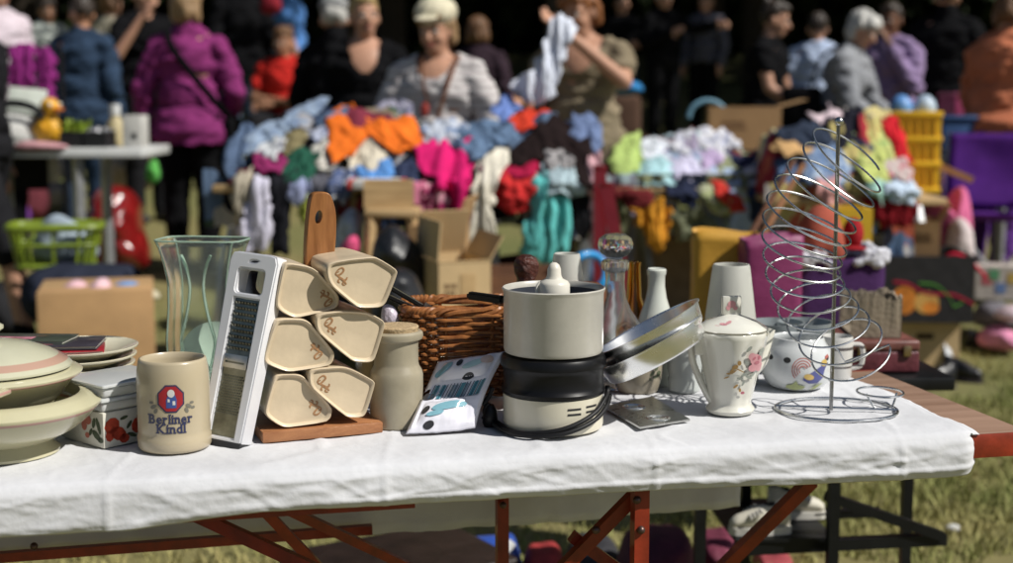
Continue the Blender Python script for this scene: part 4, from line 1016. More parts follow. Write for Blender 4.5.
# ------------------------------------------------------------------ people
SK = {'fair': M('skin_fair', (.46, .25, .165), .5, var=.10, scale=30, spec=.35), 'tan': M('skin_tan', (.36, .18, .105), .5, var=.10, scale=30, spec=.35), 'brown': M('skin_brown', (.15, .07, .04), .5, var=.1, scale=30, spec=.35)}
HAIR = {'blond': M('hair_blond', (.36, .25, .11), .55, var=.5, scale=60, stretch=(6, 6, 1)), 'dark': M('hair_dark', (.03, .02, .014), .5, var=.5, scale=60, stretch=(6, 6, 1)), 'brown': M('hair_brown', (.13, .065, .03), .5, var=.5, scale=60, stretch=(6, 6, 1)),
        'grey': M('hair_grey', (.50, .49, .46), .6, var=.3, scale=60, stretch=(6, 6, 1)), 'red': M('hair_auburn', (.22, .085, .03), .5, var=.5, scale=60, stretch=(6, 6, 1)), 'sandy': M('hair_sandy', (.27, .17, .085), .55, var=.5, scale=60, stretch=(6, 6, 1))}
eyew = M('eye_white', (.6, .58, .55), .2, coat=.5); eyed = M('eye_dark', (.03, .02, .015), .15, coat=.5); lipm = M('lips', (.34, .12, .10), .45)
browm = M('eyebrow', (.08, .05, .03), .7)
shoem = M('dark_shoe', (.03, .028, .028), .5)
def person(px, ptop, Y, face, label, top, bottom, skin='fair', hair='brown', style='short', sleeve=1.0, arms=None, g=1.0, lean=0, yaw=0, pitch=0,
           seated=False, scoop=None, hem=.86, legw=1.0, foot=True, group=None, hat=None, collar=False, short=False, H=None, gz=None, stride=0):
    gz = ground(Y) if gz is None else gz
    tp = on_y(px, ptop, Y)
    if H is None: H = (tp.z - gz) * (1.0 if not seated else 1.32)
    k = H / 1.70; S = lambda v: Vector(v) * k
    fz = -.42 * k if seated else 0
    root = empty('person', (tp.x, Y, gz), R(face), label, 'person', group)
    def T(v):            # lean the upper body about the hips
        v = Vector(v)
        if v.z > .92 and lean:
            d = v - Vector((0, 0, .92)); v = Vector((0, 0, .92)) + Matrix.Rotation(R(lean), 3, 'X') @ d
        return (v + Vector((0, 0, -.42 if seated else 0))) * k
    hm = Matrix.Rotation(R(yaw), 3, 'Z') @ Matrix.Rotation(R(pitch), 3, 'X')
    nb = Vector((0, .005, 1.50))
    def Hd(v): return T(nb + hm @ (Vector(v) - nb))
    hr = (Matrix.Rotation(R(lean), 3, 'X') @ hm).to_4x4()
    arms = arms or (((-.235, .02, 1.12), (-.235, -.07, .88)), ((.235, .02, 1.12), (.235, -.07, .88)))
    # legs
    if seated: LG = [((s * .09, 0, .92), (s * .13, -.42, .93), (s * .13, -.40, .50)) for s in (-1, 1)]
    else: LG = [((s * .09, 0, .90), (s * .098, -.012, .49), (s * .10, .02, .085)) for s in (-1, 1)]
    if stride: LG = [((s * .09, 0, .90), (s * .098, -.012 - (stride * .62 if s < 0 else -stride * .4), .49), (s * .10, .02 - (stride if s < 0 else -stride * .9), .085)) for s in (-1, 1)]
    bm = BM()
    ell(bm, T((0, .0, 1.27)), S((.150 * g, .108 * g, .19))); ell(bm, T((0, 0, 1.07)), S((.140 * g, .108 * g, .17))); ell(bm, T((0, .01, .94)), S((.162 * g, .118 * g, .13)))
    cap(bm, T((-.145, 0, 1.37)), .055 * k, T((.145, 0, 1.37)), .055 * k)
    for s in (-1, 1): cap(bm, T((s * .02, .012, 1.425)), .056 * k, T((s * .15, .0, 1.372)), .050 * k)
    cap(bm, T((0, .012, 1.40)), .060 * k, Hd((0, .0, 1.54)), .050 * k)
    ell(bm, Hd((0, .008, 1.61)), S((.074, .092, .092)), hr); ell(bm, Hd((0, -.022, 1.565)), S((.063, .070, .090)), hr); ell(bm, Hd((0, -.045, 1.505)), S((.042, .042, .030)), hr)
    cap(bm, Hd((0, -.088, 1.592)), .009 * k, Hd((0, -.107, 1.557)), .0145 * k)
    cap(bm, Hd((-.040, -.070, 1.608)), .013 * k, Hd((.040, -.070, 1.608)), .013 * k)
    for s in (-1, 1):
        ell(bm, Hd((s * .077, .005, 1.572)), S((.011, .020, .031)), hr)
        ell(bm, Hd((s * .036, -.060, 1.555)), S((.022, .022, .020)), hr)
    for (hp_, kn, an), s in zip(LG, (-1, 1)):
        if foot: an = an
        cap(bm, T(hp_), .088 * g * k, T(kn) , .056 * k); cap(bm, T(kn), .057 * k, T(an), .038 * k)
        cap(bm, T((an[0], an[1] + .01, an[2] - .035)), .038 * k, T((an[0] * 1.1, an[1] - .15, an[2] - .055)), .028 * k)
    ends = []
    for s, (el_, wr_) in zip((-1, 1), arms):
        sh = T((s * .170, .0, 1.362)); e = T(el_); w = T(wr_)
        cap(bm, sh, .052 * g ** .5 * k, e, .039 * k); cap(bm, e, .040 * k, w, .026 * k)
        ends.append((sh, e, w))
        d = (w - e).normalized(); side = d.cross(Vector((1, 0, 0)) * s)
        side = side.normalized() if side.length > .2 else Vector((0, -1, 0)); nn = d.cross(side)
        rot = Matrix((side, nn, d)).transposed().to_4x4()
        pc_ = w + d * .055 * k
        ell(bm, pc_, S((.042, .018, .055)), rot)
        for q, (o_, L_) in enumerate(((-.032, .062), (-.011, .078), (.011, .072), (.032, .055))):
            a = pc_ + side * o_ * k * .95 + d * .035 * k; mid = a + (d * .62 + side * o_ * 2.2) * L_ * k * .75 + nn * .006 * k; tipp = mid + (d * .7 + nn * -s * .5 + side * o_ * 1.5) * L_ * k * .55
            cap(bm, a, .0095 * k, mid, .009 * k); cap(bm, mid, .009 * k, tipp, .0075 * k)
        a = w + side * .028 * k + d * .02 * k; mid = a + (side * .8 + d * .55).normalized() * .045 * k
        cap(bm, a, .013 * k, mid, .0105 * k); cap(bm, mid, .0105 * k, mid + (side * .25 + d * .9) * .03 * k, .0085 * k)
    me = remesh(bm, .0085 * k, 2)
    body = link('body', me, SK[skin], root)
    # face
    for s in (-1, 1):
        b2 = BM(); ell(b2, Hd((s * .031, -.083, 1.588)), S((.0135, .008, .0085)), hr, 2); ey = obj('eye', b2, eyew, root)
        b2 = BM(); ell(b2, Hd((s * .031, -.0895, 1.588)), S((.0062, .004, .0062)), hr, 2); obj('iris', b2, eyed, ey)
        b2 = BM(); cap(b2, Hd((s * .018, -.089, 1.612)), .0042 * k, Hd((s * .048, -.078, 1.612)), .003 * k); obj('eyebrow', b2, browm if hair != 'grey' else HAIR['grey'], root)
    b2 = BM(); ell(b2, Hd((0, -.0905, 1.524)), S((.024, .008, .0075)), hr, 2); obj('mouth', b2, lipm, root)
    # hair
    b2 = BM(); hs = HAIR[hair]
    if style != 'bald':
        ell(b2, Hd((0, .022, 1.628)), S((.083, .092, .094)), hr)
        ell(b2, Hd((0, -.030, 1.672)), S((.062, .056, .040)), hr)
        if style in ('bob', 'long', 'curly'):
            zlow = {'bob': 1.53, 'long': 1.42, 'curly': 1.55}[style]
            for s in (-1, 1): cap(b2, Hd((s * .070, .015, 1.62)), .030 * k, Hd((s * .068, .028, zlow)), .030 * k)
            ell(b2, Hd((0, .055, (1.62 + zlow) / 2)), S((.082, .050, (1.68 - zlow) / 2)), hr)
            ell(b2, Hd((-.03, -.066, 1.652)), S((.045, .03, .026)), hr); ell(b2, Hd((.035, -.062, 1.655)), S((.040, .03, .026)), hr)
        if style == 'curly':
            for q in range(26):
                a = q * 2.4; zz = 1.56 + .13 * (q / 26); rr_ = .085 * math.sqrt(max(.05, 1 - ((zz - 1.60) / .12) ** 2))
                if math.cos(a) > -.55 or zz > 1.64: ell(b2, Hd((rr_ * math.sin(a), .02 + rr_ * math.cos(a), zz)), S((.026, .026, .024)), hr, 2)
        if style == 'bun': ell(b2, Hd((0, .075, 1.69)), S((.042, .042, .038)), hr)
        me = remesh(b2, .009 * k, 1)
        displace(me, lambda c: k * (.011 * fr(c.x * 38, c.y * 38, c.z * 11, 3) + .007 * fr(c.x * 14, c.y * 14, c.z * 10, 2)))
        link('hair', me, hs, root)
    else: b2.free()
    # top
    b2 = BM(); I = .020
    ell(b2, T((0, .0, 1.27)), S((.150 * g + I, .108 * g + I, .19))); ell(b2, T((0, 0, 1.07)), S((.142 * g + I, .112 * g + I, .17)))
    ell(b2, T((0, .01, max(.93, hem + .10))), S((.164 * g + I + .006, .120 * g + I + .006, .12)))
    if hem < .84: ell(b2, T((0, .01, hem + .1)), S((.17 * g + I + .006, .125 * g + I + .006, .12)))
    if collar: ell(b2, T((0, .012, hem + .06)), S((.178 * g + I, .134 * g + I, .20)))
    cap(b2, T((-.145, 0, 1.368)), (.055 + .014) * k, T((.145, 0, 1.368)), (.055 + .014) * k)
    for s in (-1, 1): cap(b2, T((s * .03, .012, 1.42)), .066 * k, T((s * .15, .0, 1.37)), .064 * k)
    cap(b2, T((0, .014, 1.40)), .072 * k, T((0, .01, 1.445)), .064 * k)
    if collar: cap(b2, T((0, .012, 1.44)), .074 * k, T((0, .006, 1.495)), .070 * k)
    for (sh, e, w) in ends:
        if sleeve > 0:
            t1 = min(1, sleeve * 2)
            cap(b2, sh, (.052 * g ** .5 + .018) * k, lerp(sh, e, t1), (.040 + .022) * k)
            if sleeve > .5: cap(b2, e, (.040 + .022) * k, lerp(e, w, min(.97, (sleeve - .5) * 2)), (.030 + .014) * k)
    me = remesh(b2, .010 * k, 3)
    displace(me, lambda v: k * (.015 * (1 - 2.4 * abs(fr(v.x / k * 5 + v.z / k * 3, v.y / k * 5, v.z / k * 9 + px, 3)))))
    if collar:
        zc_ = T((0, 0, hem)).z; wz = min([w.z for _, _, w in ends] + [9])
        for v in me.vertices:
            if v.co.z < zc_ and abs(v.co.x) < .215 * g * k: v.co.z = zc_ - .012 * k + .006 * fr(v.co.x * 14, v.co.y * 14, px, 2)
    if scoop:
        bb = BM(); bb.from_mesh(me); (sw, sz) = scoop
        inv_ = lambda v: v.co / k
        dl = [v for v in bb.verts if (v.co.y / k) < (.02 + (0)) and ((v.co.x / k) / sw) ** 2 + (((v.co.z / k) + (.42 if seated else 0) - 1.47) / sz) ** 2 < 1 and v.co.y / k < .03 + abs(lean) * .004]
        bmesh.ops.delete(bb, geom=dl, context='VERTS'); bb.to_mesh(me); bb.free()
    link('top' if not collar else 'jacket', me, top, root)
    # trousers
    if bottom is not None:
        b2 = BM(); ell(b2, T((0, .012, .93)), S((.168 * g + .010, .124 * g + .010, .12)))
        for (hp_, kn, an) in LG:
            cap(b2, T(hp_), (.088 * g + .014) * k, T(kn), (.058 + .018 * legw) * k)
            if not short: cap(b2, T(kn), (.058 + .018 * legw) * k, T((an[0], an[1], an[2] + .02)), (.045 + .016 * legw) * k)
        me = remesh(b2, .012 * k, 3)
        displace(me, lambda v: k * .007 * (1 - 2.4 * abs(fr(v.x / k * 6, v.y / k * 6 + px, v.z / k * 7, 3))))
        link('trousers' if not short else 'shorts', me, bottom, root)
    if foot:
        for (hp_, kn, an), s in zip(LG, (-1, 1)):
            b2 = BM(); a = Vector(an)
            cap(b2, T((a.x, a.y + .015, a.z - .030)), .050 * k, T((a.x * 1.1, a.y - .16, a.z - .05)), .038 * k); cap(b2, T((a.x, a.y + .01, a.z)), .046 * k, T((a.x, a.y + .012, a.z - .03)), .046 * k)
            me = remesh(b2, .010 * k, 2); me.transform(Matrix.Identity(4)); zmin = min(v.co.z for v in me.vertices)
            for v in me.vertices: v.co.z = max(v.co.z, (-.0 if not seated else zmin + .01))
            link('shoe', me, shoem, root)
    root['_k'] = k
    return root, T, Hd, S, hr, k, ends
def hat_on(root, Hd, S, hr, mat, peak=True, puffy=0.0):
    b2 = BM(); ell(b2, Hd((0, .012, 1.665)), S((.092 + puffy, .103 + puffy, .066 + puffy)), hr)
    if peak: ell(b2, Hd((0, -.10, 1.655)), S((.062, .055, .010)), hr)
    me = remesh(b2, .006, 1)
    displace(me, lambda c: .006 * fr(c.x * 18, c.y * 18, c.z * 18, 3))
    return link('cap', me, mat, root)
def strap(root, pts, w, mat, name='bag_strap'):
    b2 = BM(); tube(b2, spline(pts, 6), w, 8, flat=.35, up=(0, -1, 0)); return obj(name, b2, mat, root)
blk = cloth('black', (.006, .006, .007)); blk2 = cloth('charcoal', (.014, .014, .016)); den = cloth('denim', (.028, .048, .085), var=.3); jean = cloth('jeans', (.10, .15, .22), var=.3)
purp = cloth('magenta_purple', (.21, .032, .135)); khaki = cloth('khaki', (.22, .18, .12)); wht = cloth('white', (.70, .70, .70)); 
# woman in the purple jacket
root, T, Hd, S, hr, k, ends = person(187, -10, 8.1, 178, 'person in magenta purple jacket seen from behind with a dark shoulder strap', purp, blk, hair='sandy', style='bob', g=1.16, collar=True, hem=.80,
    arms=(((-.27, -.0, 1.12), (-.20, -.16, .92)), ((.275, .03, 1.12), (.285, -.02, .88))), yaw=-12, pitch=-6)
o = empty('shoulder_bag', root.location, R(178), 'black shoulder bag worn across the back of the purple jacket', 'bag')
strap(o, [T((.10, .10, 1.46)), T((.06, .165, 1.36)), T((-.06, .175, 1.20)), T((-.19, .13, 1.03)), T((-.25, .0, .93))], .022, blk, 'strap')
b2 = BM(); bx(b2, T((-.25, -.04, .84)), (.07, .22, .20), None, .03, 3); obj('pouch', b2, blk, o)
# striped woman with cream cap
st = bands('striped_knit', (.55, .53, .52), [(1.0 + .032 * i, 1.0 + .032 * i + .011, (.33, .28, .29)) for i in range(16)], rough=.9, coat=0, var=.1)
root, T, Hd, S, hr, k, ends = person(438, 5, 6.45, -12, 'person in a pale striped top with a cream cap behind the clothes pile', st, blk2, hair='sandy', style='bob', g=1.16, sleeve=.85, yaw=-10, pitch=12, scoop=(.095, .12),
    arms=(((-.275, -.02, 1.13), (-.17, -.26, 1.0)), ((.285, -.02, 1.13), (.20, -.24, .98))))
hat_on(root, Hd, S, hr, cloth('cream_cap', (.62, .57, .42)), True, .012)
o = empty('neck_pouch', root.location, R(-12), 'red pendant on a brown cord worn over the striped top', 'pendant')
strap(o, [T((-.07, -.04, 1.47)), T((-.03, -.17, 1.33)), T((-.005, -.175, 1.22))], .006, cloth('brown_cord', (.16, .07, .04)), 'cord')
strap(o, [T((.11, -.03, 1.46)), T((.09, -.16, 1.33)), T((.03, -.18, 1.12)), T((.0, -.165, 1.0))], .010, cloth('brown_cord', (.16, .07, .04)), 'cord')
b2 = BM(); ell(b2, T((-.02, -.185, 1.20)), S((.022, .012, .035))); obj('charm', b2, cloth('dull_red', (.33, .06, .05)), o)
# blond in black top
root, T, Hd, S, hr, k, ends = person(364, -4, 7.5, 6, 'person with short blond hair and a low necked black top behind the clothes', blk, blk2, hair='blond', style='short', g=1.15, sleeve=.5, scoop=(.085, .19), yaw=14)
# grey capped man from the back
root, T, Hd, S, hr, k, ends = person(334, 0, 7.9, 160, 'person in black jacket and grey flat cap seen from behind', blk, blk2, hair='grey', style='short', g=1.0, collar=True, yaw=30)
hat_on(root, Hd, S, hr, cloth('grey_cap', (.25, .25, .25)), True)
# person with white cloth
root, T, Hd, S, hr, k, ends = person(584, -14, 6.8, -16, 'person in an olive brown top holding up a white garment', khaki, khaki, hair='red', style='bob', g=1.12, sleeve=.28, yaw=-22, pitch=18, scoop=(.10, .18),
    arms=(((-.25, -.10, 1.14), (-.26, -.30, 1.14)), ((.235, -.16, 1.24), (-.02, -.30, 1.47))))
wr0 = Matrix.Rotation(R(-22), 3, 'Z') @ ends[1][2] + root.location
o = garment('held_garment', [(566, 16), (574, 20), (571, 40), (562, 66), (553, 92), (546, 104), (536, 106), (524, 104), (513, 88), (514, 80), (530, 84), (538, 58), (548, 34), (554, 20)], lambda y: 6.12 - .0006 * y, cloth('pale_blue_white', (.66, .70, .80)), 'white and pale blue garment held up above the clothes pile', 'garment', 'v', .03, 5)
# black jacket man with jeans
person(240, -34, 11.6, 200, 'person in a long black jacket and blue jeans, back half turned', blk, jean, hair='dark', g=.98, collar=True, hem=.84)
o = pillow('dark_red_bag', [(262, -4), (276, -6), (282, 6), (276, 14), (262, 12)], 9.6, .12, cloth('dark_red', (.22, .02, .03)), 'dark red bag hanging at the back of the crowd behind the black jacket', 'bag')
# blue t-shirt
person(288, -32, 12.6, 100, 'person in a bright blue t-shirt and white trousers, side view', cloth('bright_blue', (.10, .24, .55)), wht, skin='fair', hair='dark', g=1.1, sleeve=.3)
# seated in red
root, T, Hd, S, hr, k, ends = person(284, 47, 11.2, -8, 'person in a red t-shirt sitting with folded arms', cloth('bright_red', (.50, .025, .02)), blk2, skin='tan', hair='brown', style='short', g=1.12, seated=True, sleeve=.28, pitch=10,
    arms=(((-.24, -.08, 1.12), (.06, -.24, 1.10)), ((.24, -.08, 1.12), (-.06, -.22, 1.07))), H=1.62)
ch = empty('folding_chair', root.location, R(-8), 'dark folding chair under the person in red', 'chair')
b2 = BM(); bx(b2, (0, -.16, .44), (.44, .42, .025), None, .006); obj('seat', b2, blk2, ch)
b2 = BM(); bx(b2, (0, .14, .70), (.42, .02, .26), None, .006); obj('backrest', b2, blk2, ch)
for sx in (-1, 1):
    for a, b in (((sx * .2, -.34, 0), (sx * .2, .14, .84)), ((sx * .2, .18, 0), (sx * .2, -.30, .44))):
        b2 = BM(); bar(b2, a, b, .022); obj('leg', b2, M('dark_metal', (.04, .04, .04), .4, metal=.8), ch)
# dark person right of the striped woman
person(478, 18, 9.4, 165, 'person in a dark plum jacket standing behind the striped top', cloth('dark_plum', (.035, .022, .03)), den, hair='brown', style='bob', g=1.1, collar=True)
# the dim group under the trees
person(622, -6, 13.4, 10, 'person in dark clothes with folded hands in the shade, left of three', blk, den, skin='fair', hair='dark', arms=(((-.24, -.06, 1.12), (.02, -.24, 1.12)), ((.24, -.06, 1.12), (.0, -.22, 1.08))))
person(664, -12, 13.0, 20, 'person in black reaching an arm out in the shade, middle of three', blk, blk, skin='fair', hair='grey', style='short', arms=(((-.24, -.06, 1.12), (-.05, -.26, 1.22)), ((.30, -.10, 1.28), (.46, -.28, 1.30))))
person(706, -8, 13.6, -35, 'person in dim grey lilac top in the shade beside the dark bun', cloth('dim_lilac_top', (.10, .10, .13)), blk, hair='brown', style='bob')
# right-hand group
person(764, 2, 8.7, 62, 'person in a black top with dark hair in a bun, arm reaching down', blk, khaki, hair='dark', style='bun', g=1.05, sleeve=.22, yaw=15, pitch=8, lean=6,
    arms=(((-.22, -.10, 1.13), (-.16, -.34, 1.0)), ((.22, -.08, 1.12), (.22, -.20, .90))))
person(818, 14, 9.6, 170, 'person in a pale blue shirt seen from behind in the crowd', cloth('pale_blue_shirt', (.42, .50, .66)), blk, hair='dark', g=1.05)
root, T, Hd, S, hr, k, ends = person(836, 9, 8.3, 58, 'person with short grey hair and a grey cardigan bending over the stall', cloth('grey_cardigan', (.26, .27, .29)), blk2, hair='grey', style='bob', g=1.12, lean=14, pitch=14, sleeve=.95,
    arms=(((-.24, -.16, 1.12), (-.14, -.42, 1.02)), ((.25, -.14, 1.12), (.18, -.40, 1.02))))
root2 = empty('shoulder_bag', root.location, R(58), 'dark shoulder bag hanging behind the grey cardigan', 'bag')
b2 = BM(); bx(b2, T((-.24, .16, 1.02)), (.10, .22, .24), .3, .03, 3); obj('pouch', b2, blk, root2)
strap(root2, [T((-.20, .15, 1.13)), T((-.10, .16, 1.36)), T((.04, .05, 1.45)), T((.10, -.12, 1.30)), T((-.10, -.15, 1.10)), T((-.24, .04, 1.06))], .014, blk, 'strap')
person(892, 4, 9.1, -38, 'person in a lilac shirt with a hand raised to the chin', cloth('lilac_shirt', (.26, .19, .33)), blk2, skin='brown', hair='dark', g=1.12, sleeve=.9, pitch=10,
    arms=(((-.24, -.10, 1.12), (-.08, -.30, 1.10)), ((.23, -.10, 1.10), (.06, -.18, 1.42))))
person(948, -20, 9.4, 150, 'person in a long black coat, dark back turned, before the trees', blk, blk, hair='dark', g=1.25, collar=True, hem=.6)
person(1000, -12, 7.5, 120, 'person in a faded orange sweatshirt at the right edge', cloth('faded_orange', (.50, .17, .09)), cloth('purple_trousers', (.10, .035, .20)), hair='brown', style='bob', g=1.15, lean=8, pitch=10,
    arms=(((-.26, -.10, 1.12), (-.16, -.32, 1.02)), ((.26, -.08, 1.12), (.20, -.30, 1.0))))
# left-hand group
person(-6, -30, 8.8, 60, 'person in a pale pink sleeve cut off by the left edge', cloth('pale_pink_white', (.58, .50, .55)), blk, hair='dark', g=1.1)
person(46, -2, 11.6, 35, 'person in a grey white blouse with dark hair at the back left', cloth('grey_white_blouse', (.36, .39, .36)), blk, skin='tan', hair='dark', style='bob', pitch=14,
    arms=(((-.24, -.10, 1.12), (-.10, -.32, 1.08)), ((.24, -.10, 1.12), (.10, -.32, 1.10))))
person(78, -4, 8.8, 165, 'person in a blue denim jacket seen from behind', den, den, skin='tan', hair='dark', style='short', g=1.2, collar=False, lean=4, hem=.78, yaw=20)
person(110, -12, 10.6, 150, 'person in a beige blouse behind the denim jacket', cloth('beige_blouse', (.40, .36, .27)), khaki, hair='brown', style='bob')
person(143, -22, 9.6, 40, 'person in a black shirt with a bare forearm raised to the face', blk, blk2, hair='dark', g=1.15, sleeve=.3,
    arms=(((-.26, -.10, 1.16), (-.12, -.22, 1.42)), ((.25, -.02, 1.12), (.22, -.16, .90))))
root, T, Hd, S, hr, k, ends = person(-30, -12, 6.35, 85, 'person in dark knee length shorts stepping in at the left edge', blk2, blk2, hair='brown', g=1.0, short=True, H=1.72, stride=.26, arms=(((-.235, .06, 1.12), (-.235, .04, .88)), ((.235, .06, 1.12), (.235, .02, .88))))
o = empty('ankle_sock', root.location, R(85), 'dark ankle socks on the bare legs at the left edge', 'socks')
for s in (-1, 1):
    fy = -.24 if s < 0 else .25
    b2 = BM(); cap(b2, T((s * .10, fy + .02, .16)), .050, T((s * .10, fy, .07)), .052); obj('sock', b2, blk, o)
# ------------------------------------------------------------------ tables, clothes piles
def C(name, c, **k): return cloth(name, c, **k)
alu = M('grey_metal', (.42, .43, .44), .4, metal=.7, var=.15); whitep = M('white_tabletop', (.62, .63, .62), .4, var=.06, coat=.2)
woodlt = wood('pale_wood', (.40, .26, .12), (.55, .38, .19), .6, stretch=(3, 30, 30))
def simple_table(name, label, px0, px1, Y0, depth, ztop, legpx, topm, legm, thick=.03, trestle=True, cat='table'):
    a, b = on_y(px0, 200, Y0), on_y(px1, 200, Y0); w = b.x - a.x; cx = (a.x + b.x) / 2
    gz = ground(Y0)
    t = empty(name, (cx, Y0 + depth / 2, gz), 0, label, cat)
    b2 = BM(); bx(b2, (0, 0, ztop - gz - thick / 2), (w, depth, thick), None, .006); obj('tabletop', b2, topm, t)
    for px in legpx:
        x = on_y(px, 200, Y0).x - cx
        for sy in (-1, 1):
            if trestle:
                b2 = BM()
                bar(b2, (x + .02, sy * .05, ztop - gz - thick), (x - .07, sy * depth * .42, 0), .028); bar(b2, (x + .02, sy * .05, ztop - gz - thick), (x + .12, sy * depth * .42, 0), .028)
                obj('trestle_leg', b2, legm, t)
            else:
                b2 = BM(); bar(b2, (x, sy * (depth / 2 - .05), ztop - gz - thick), (x, sy * (depth / 2 - .05), 0), .04); obj('leg', b2, legm, t)
    return t
simple_table('trestle_table', 'trestle table hidden under the central clothes pile', 212, 602, 5.62, .72, .86, (218, 330, 480, 592), woodlt, alu)
simple_table('trestle_table', 'trestle table hidden under the pastel clothes pile', 606, 800, 6.4, .8, .80, (640, 770), woodlt, alu)
simple_table('trestle_table', 'trestle table under the red and yellow clothes at the right', 770, 948, 6.0, .8, .78, (790, 935), woodlt, alu)
# heaps: the unsorted clothes inside each pile
rgh = random.Random(21)
def motley(name, cols, scale=6):
    m = M(name, (.1, .1, .1), .9, bump=.3, bscale=90, spec=.08); nt = m.node_tree; L = nt.links.new
    tc = [q for q in nt.nodes if q.type == 'TEX_COORD'][0]
    mp = nt.nodes.new('ShaderNodeMapping'); mp.inputs['Scale'].default_value = (1, 1, .55); L(tc.outputs['Object'], mp.inputs[0])
    n1 = nt.nodes.new('ShaderNodeTexNoise'); n1.inputs['Scale'].default_value = 5; L(mp.outputs[0], n1.inputs['Vector'])
    ad = nt.nodes.new('ShaderNodeMix'); ad.data_type = 'RGBA'; ad.inputs['Factor'].default_value = .22; L(mp.outputs[0], ad.inputs['A']); L(n1.outputs['Color'], ad.inputs['B'])
    v = nt.nodes.new('ShaderNodeTexVoronoi'); v.inputs['Scale'].default_value = scale * 1.6; L(ad.outputs['Result'], v.inputs['Vector'])
    sp_ = nt.nodes.new('ShaderNodeSeparateColor'); L(v.outputs['Color'], sp_.inputs[0])
    r_ = nt.nodes.new('ShaderNodeValToRGB'); r_.color_ramp.interpolation = 'CONSTANT'
    while len(r_.color_ramp.elements) < len(cols): r_.color_ramp.elements.new(.5)
    for i, c in enumerate(cols): r_.color_ramp.elements[i].position = i / len(cols); r_.color_ramp.elements[i].color = (*c, 1)
    L(sp_.outputs[0], r_.inputs[0]); L(r_.outputs[0], nt.nodes['Principled BSDF'].inputs['Base Color'])
    return m
DK = [(.012, .012, .016), (.05, .07, .12), (.30, .30, .32), (.02, .03, .06), (.18, .03, .05), (.40, .38, .34), (.014, .012, .014), (.10, .15, .24), (.05, .08, .05), (.25, .20, .14)]
PL = [(.45, .48, .55), (.04, .05, .10), (.25, .34, .48), (.55, .55, .56), (.16, .04, .04), (.30, .26, .36), (.02, .025, .04), (.35, .45, .48), (.22, .24, .14)]
WM = [(.40, .10, .06), (.04, .05, .09), (.50, .45, .25), (.30, .03, .04), (.45, .42, .40), (.10, .16, .28), (.02, .02, .03), (.48, .40, .16)]
def heap(label, px0, px1, Y0, depth, z0, zt, ptab, seed, mat):
    a, b = on_y(px0, 200, Y0), on_y(px1, 200, Y0); b2 = BM(); nx, ny = 70, 24; w = b.x - a.x; g_ = []
    for j in range(ny + 1):
        row = []
        for i in range(nx + 1):
            u, v = i / nx, j / ny; px = lerp(px0, px1, u)
            top = on_y(px, interp(ptab, px), Y0 + depth * .6).z
            e = min(1, 7 * min(u, 1 - u) + .2)
            h = (top - z0) * min(1, v * 1.9 + .12) ** .8 * (1 if v < .75 else 1 - ((v - .75) / .25) ** 2) * e
            z = z0 + max(.0, h - .02) * (1 + .16 * fr(u * 26, v * 8, seed, 5))
            row.append(b2.verts.new((a.x + w * u - (a.x + w / 2), depth * v - .01 * 0 - depth / 2, z - z0)))
        g_.append(row)
    for j in range(ny):
        for i in range(nx): b2.faces.new((g_[j][i], g_[j][i + 1], g_[j + 1][i + 1], g_[j + 1][i]))
    rim = [g_[0][i] for i in range(nx + 1)] + [g_[j][nx] for j in range(1, ny + 1)] + [g_[ny][i] for i in range(nx - 1, -1, -1)] + [g_[j][0] for j in range(ny - 1, 0, -1)]
    # clothes hanging down over the front edge
    for st_i in range(int(w / .085)):
        x0 = -w / 2 + st_i * .085 + rgh.uniform(-.02, .02); ww = rgh.uniform(.07, .15); dr = rgh.uniform(.05, .34); nn = 9; pr = None
        for j in range(nn):
            rowh = []
            for i in range(9):
                xx = x0 + ww * (i / 8) * (1 + .12 * j / nn); q_ = fr(xx * 22, j * .22, st_i, 3)
                rowh.append(b2.verts.new((xx, -depth / 2 - .015 - .02 * q_ + rgh.random() * .001 - .012 * (st_i % 3), -dr * j / (nn - 1) * (1 + .12 * fr(xx * 9, 1, st_i, 2)) + .06)))
            if pr:
                for i in range(8): b2.faces.new((pr[i], pr[i + 1], rowh[i + 1], rowh[i]))
            pr = rowh
    o = obj('clothes_heap', b2, mat, loc=((a.x + b.x) / 2, Y0 + depth / 2, z0), sharp=None)
    tag(o, label, 'clothes', kind='stuff')
hm_ = C('mixed_dark', (.05, .05, .075), var=.6, col2=(.16, .13, .15))
PT1 = [(205, 160), (225, 142), (260, 122), (300, 110), (325, 106), (400, 104), (418, 124), (480, 126), (515, 116), (545, 110), (580, 114), (600, 128), (606, 160)]
PT2 = [(606, 160), (618, 140), (650, 138), (700, 128), (735, 134), (760, 150), (800, 155)]
PT3 = [(765, 160), (780, 132), (830, 125), (850, 115), (875, 107), (890, 115), (912, 160)]
heap('jumbled dark clothes at the bottom of the central pile', 208, 604, 5.70, .62, .862, 1.2, PT1, 3, motley('motley_dark', DK))
heap('jumbled clothes at the bottom of the pastel pile', 606, 802, 6.46, .7, .802, 1.1, PT2, 8, motley('motley_pale', PL))
heap('jumbled clothes at the bottom of the red and yellow pile', 768, 914, 6.05, .7, .782, 1.1, PT3, 5, motley('motley_warm', WM))
Y1 = lambda py: 5.60 + max(0, 183 - py) * .0062
Y2 = lambda py: 6.38 + max(0, 195 - py) * .0070
Y3 = lambda py: 5.98 + max(0, 190 - py) * .0065
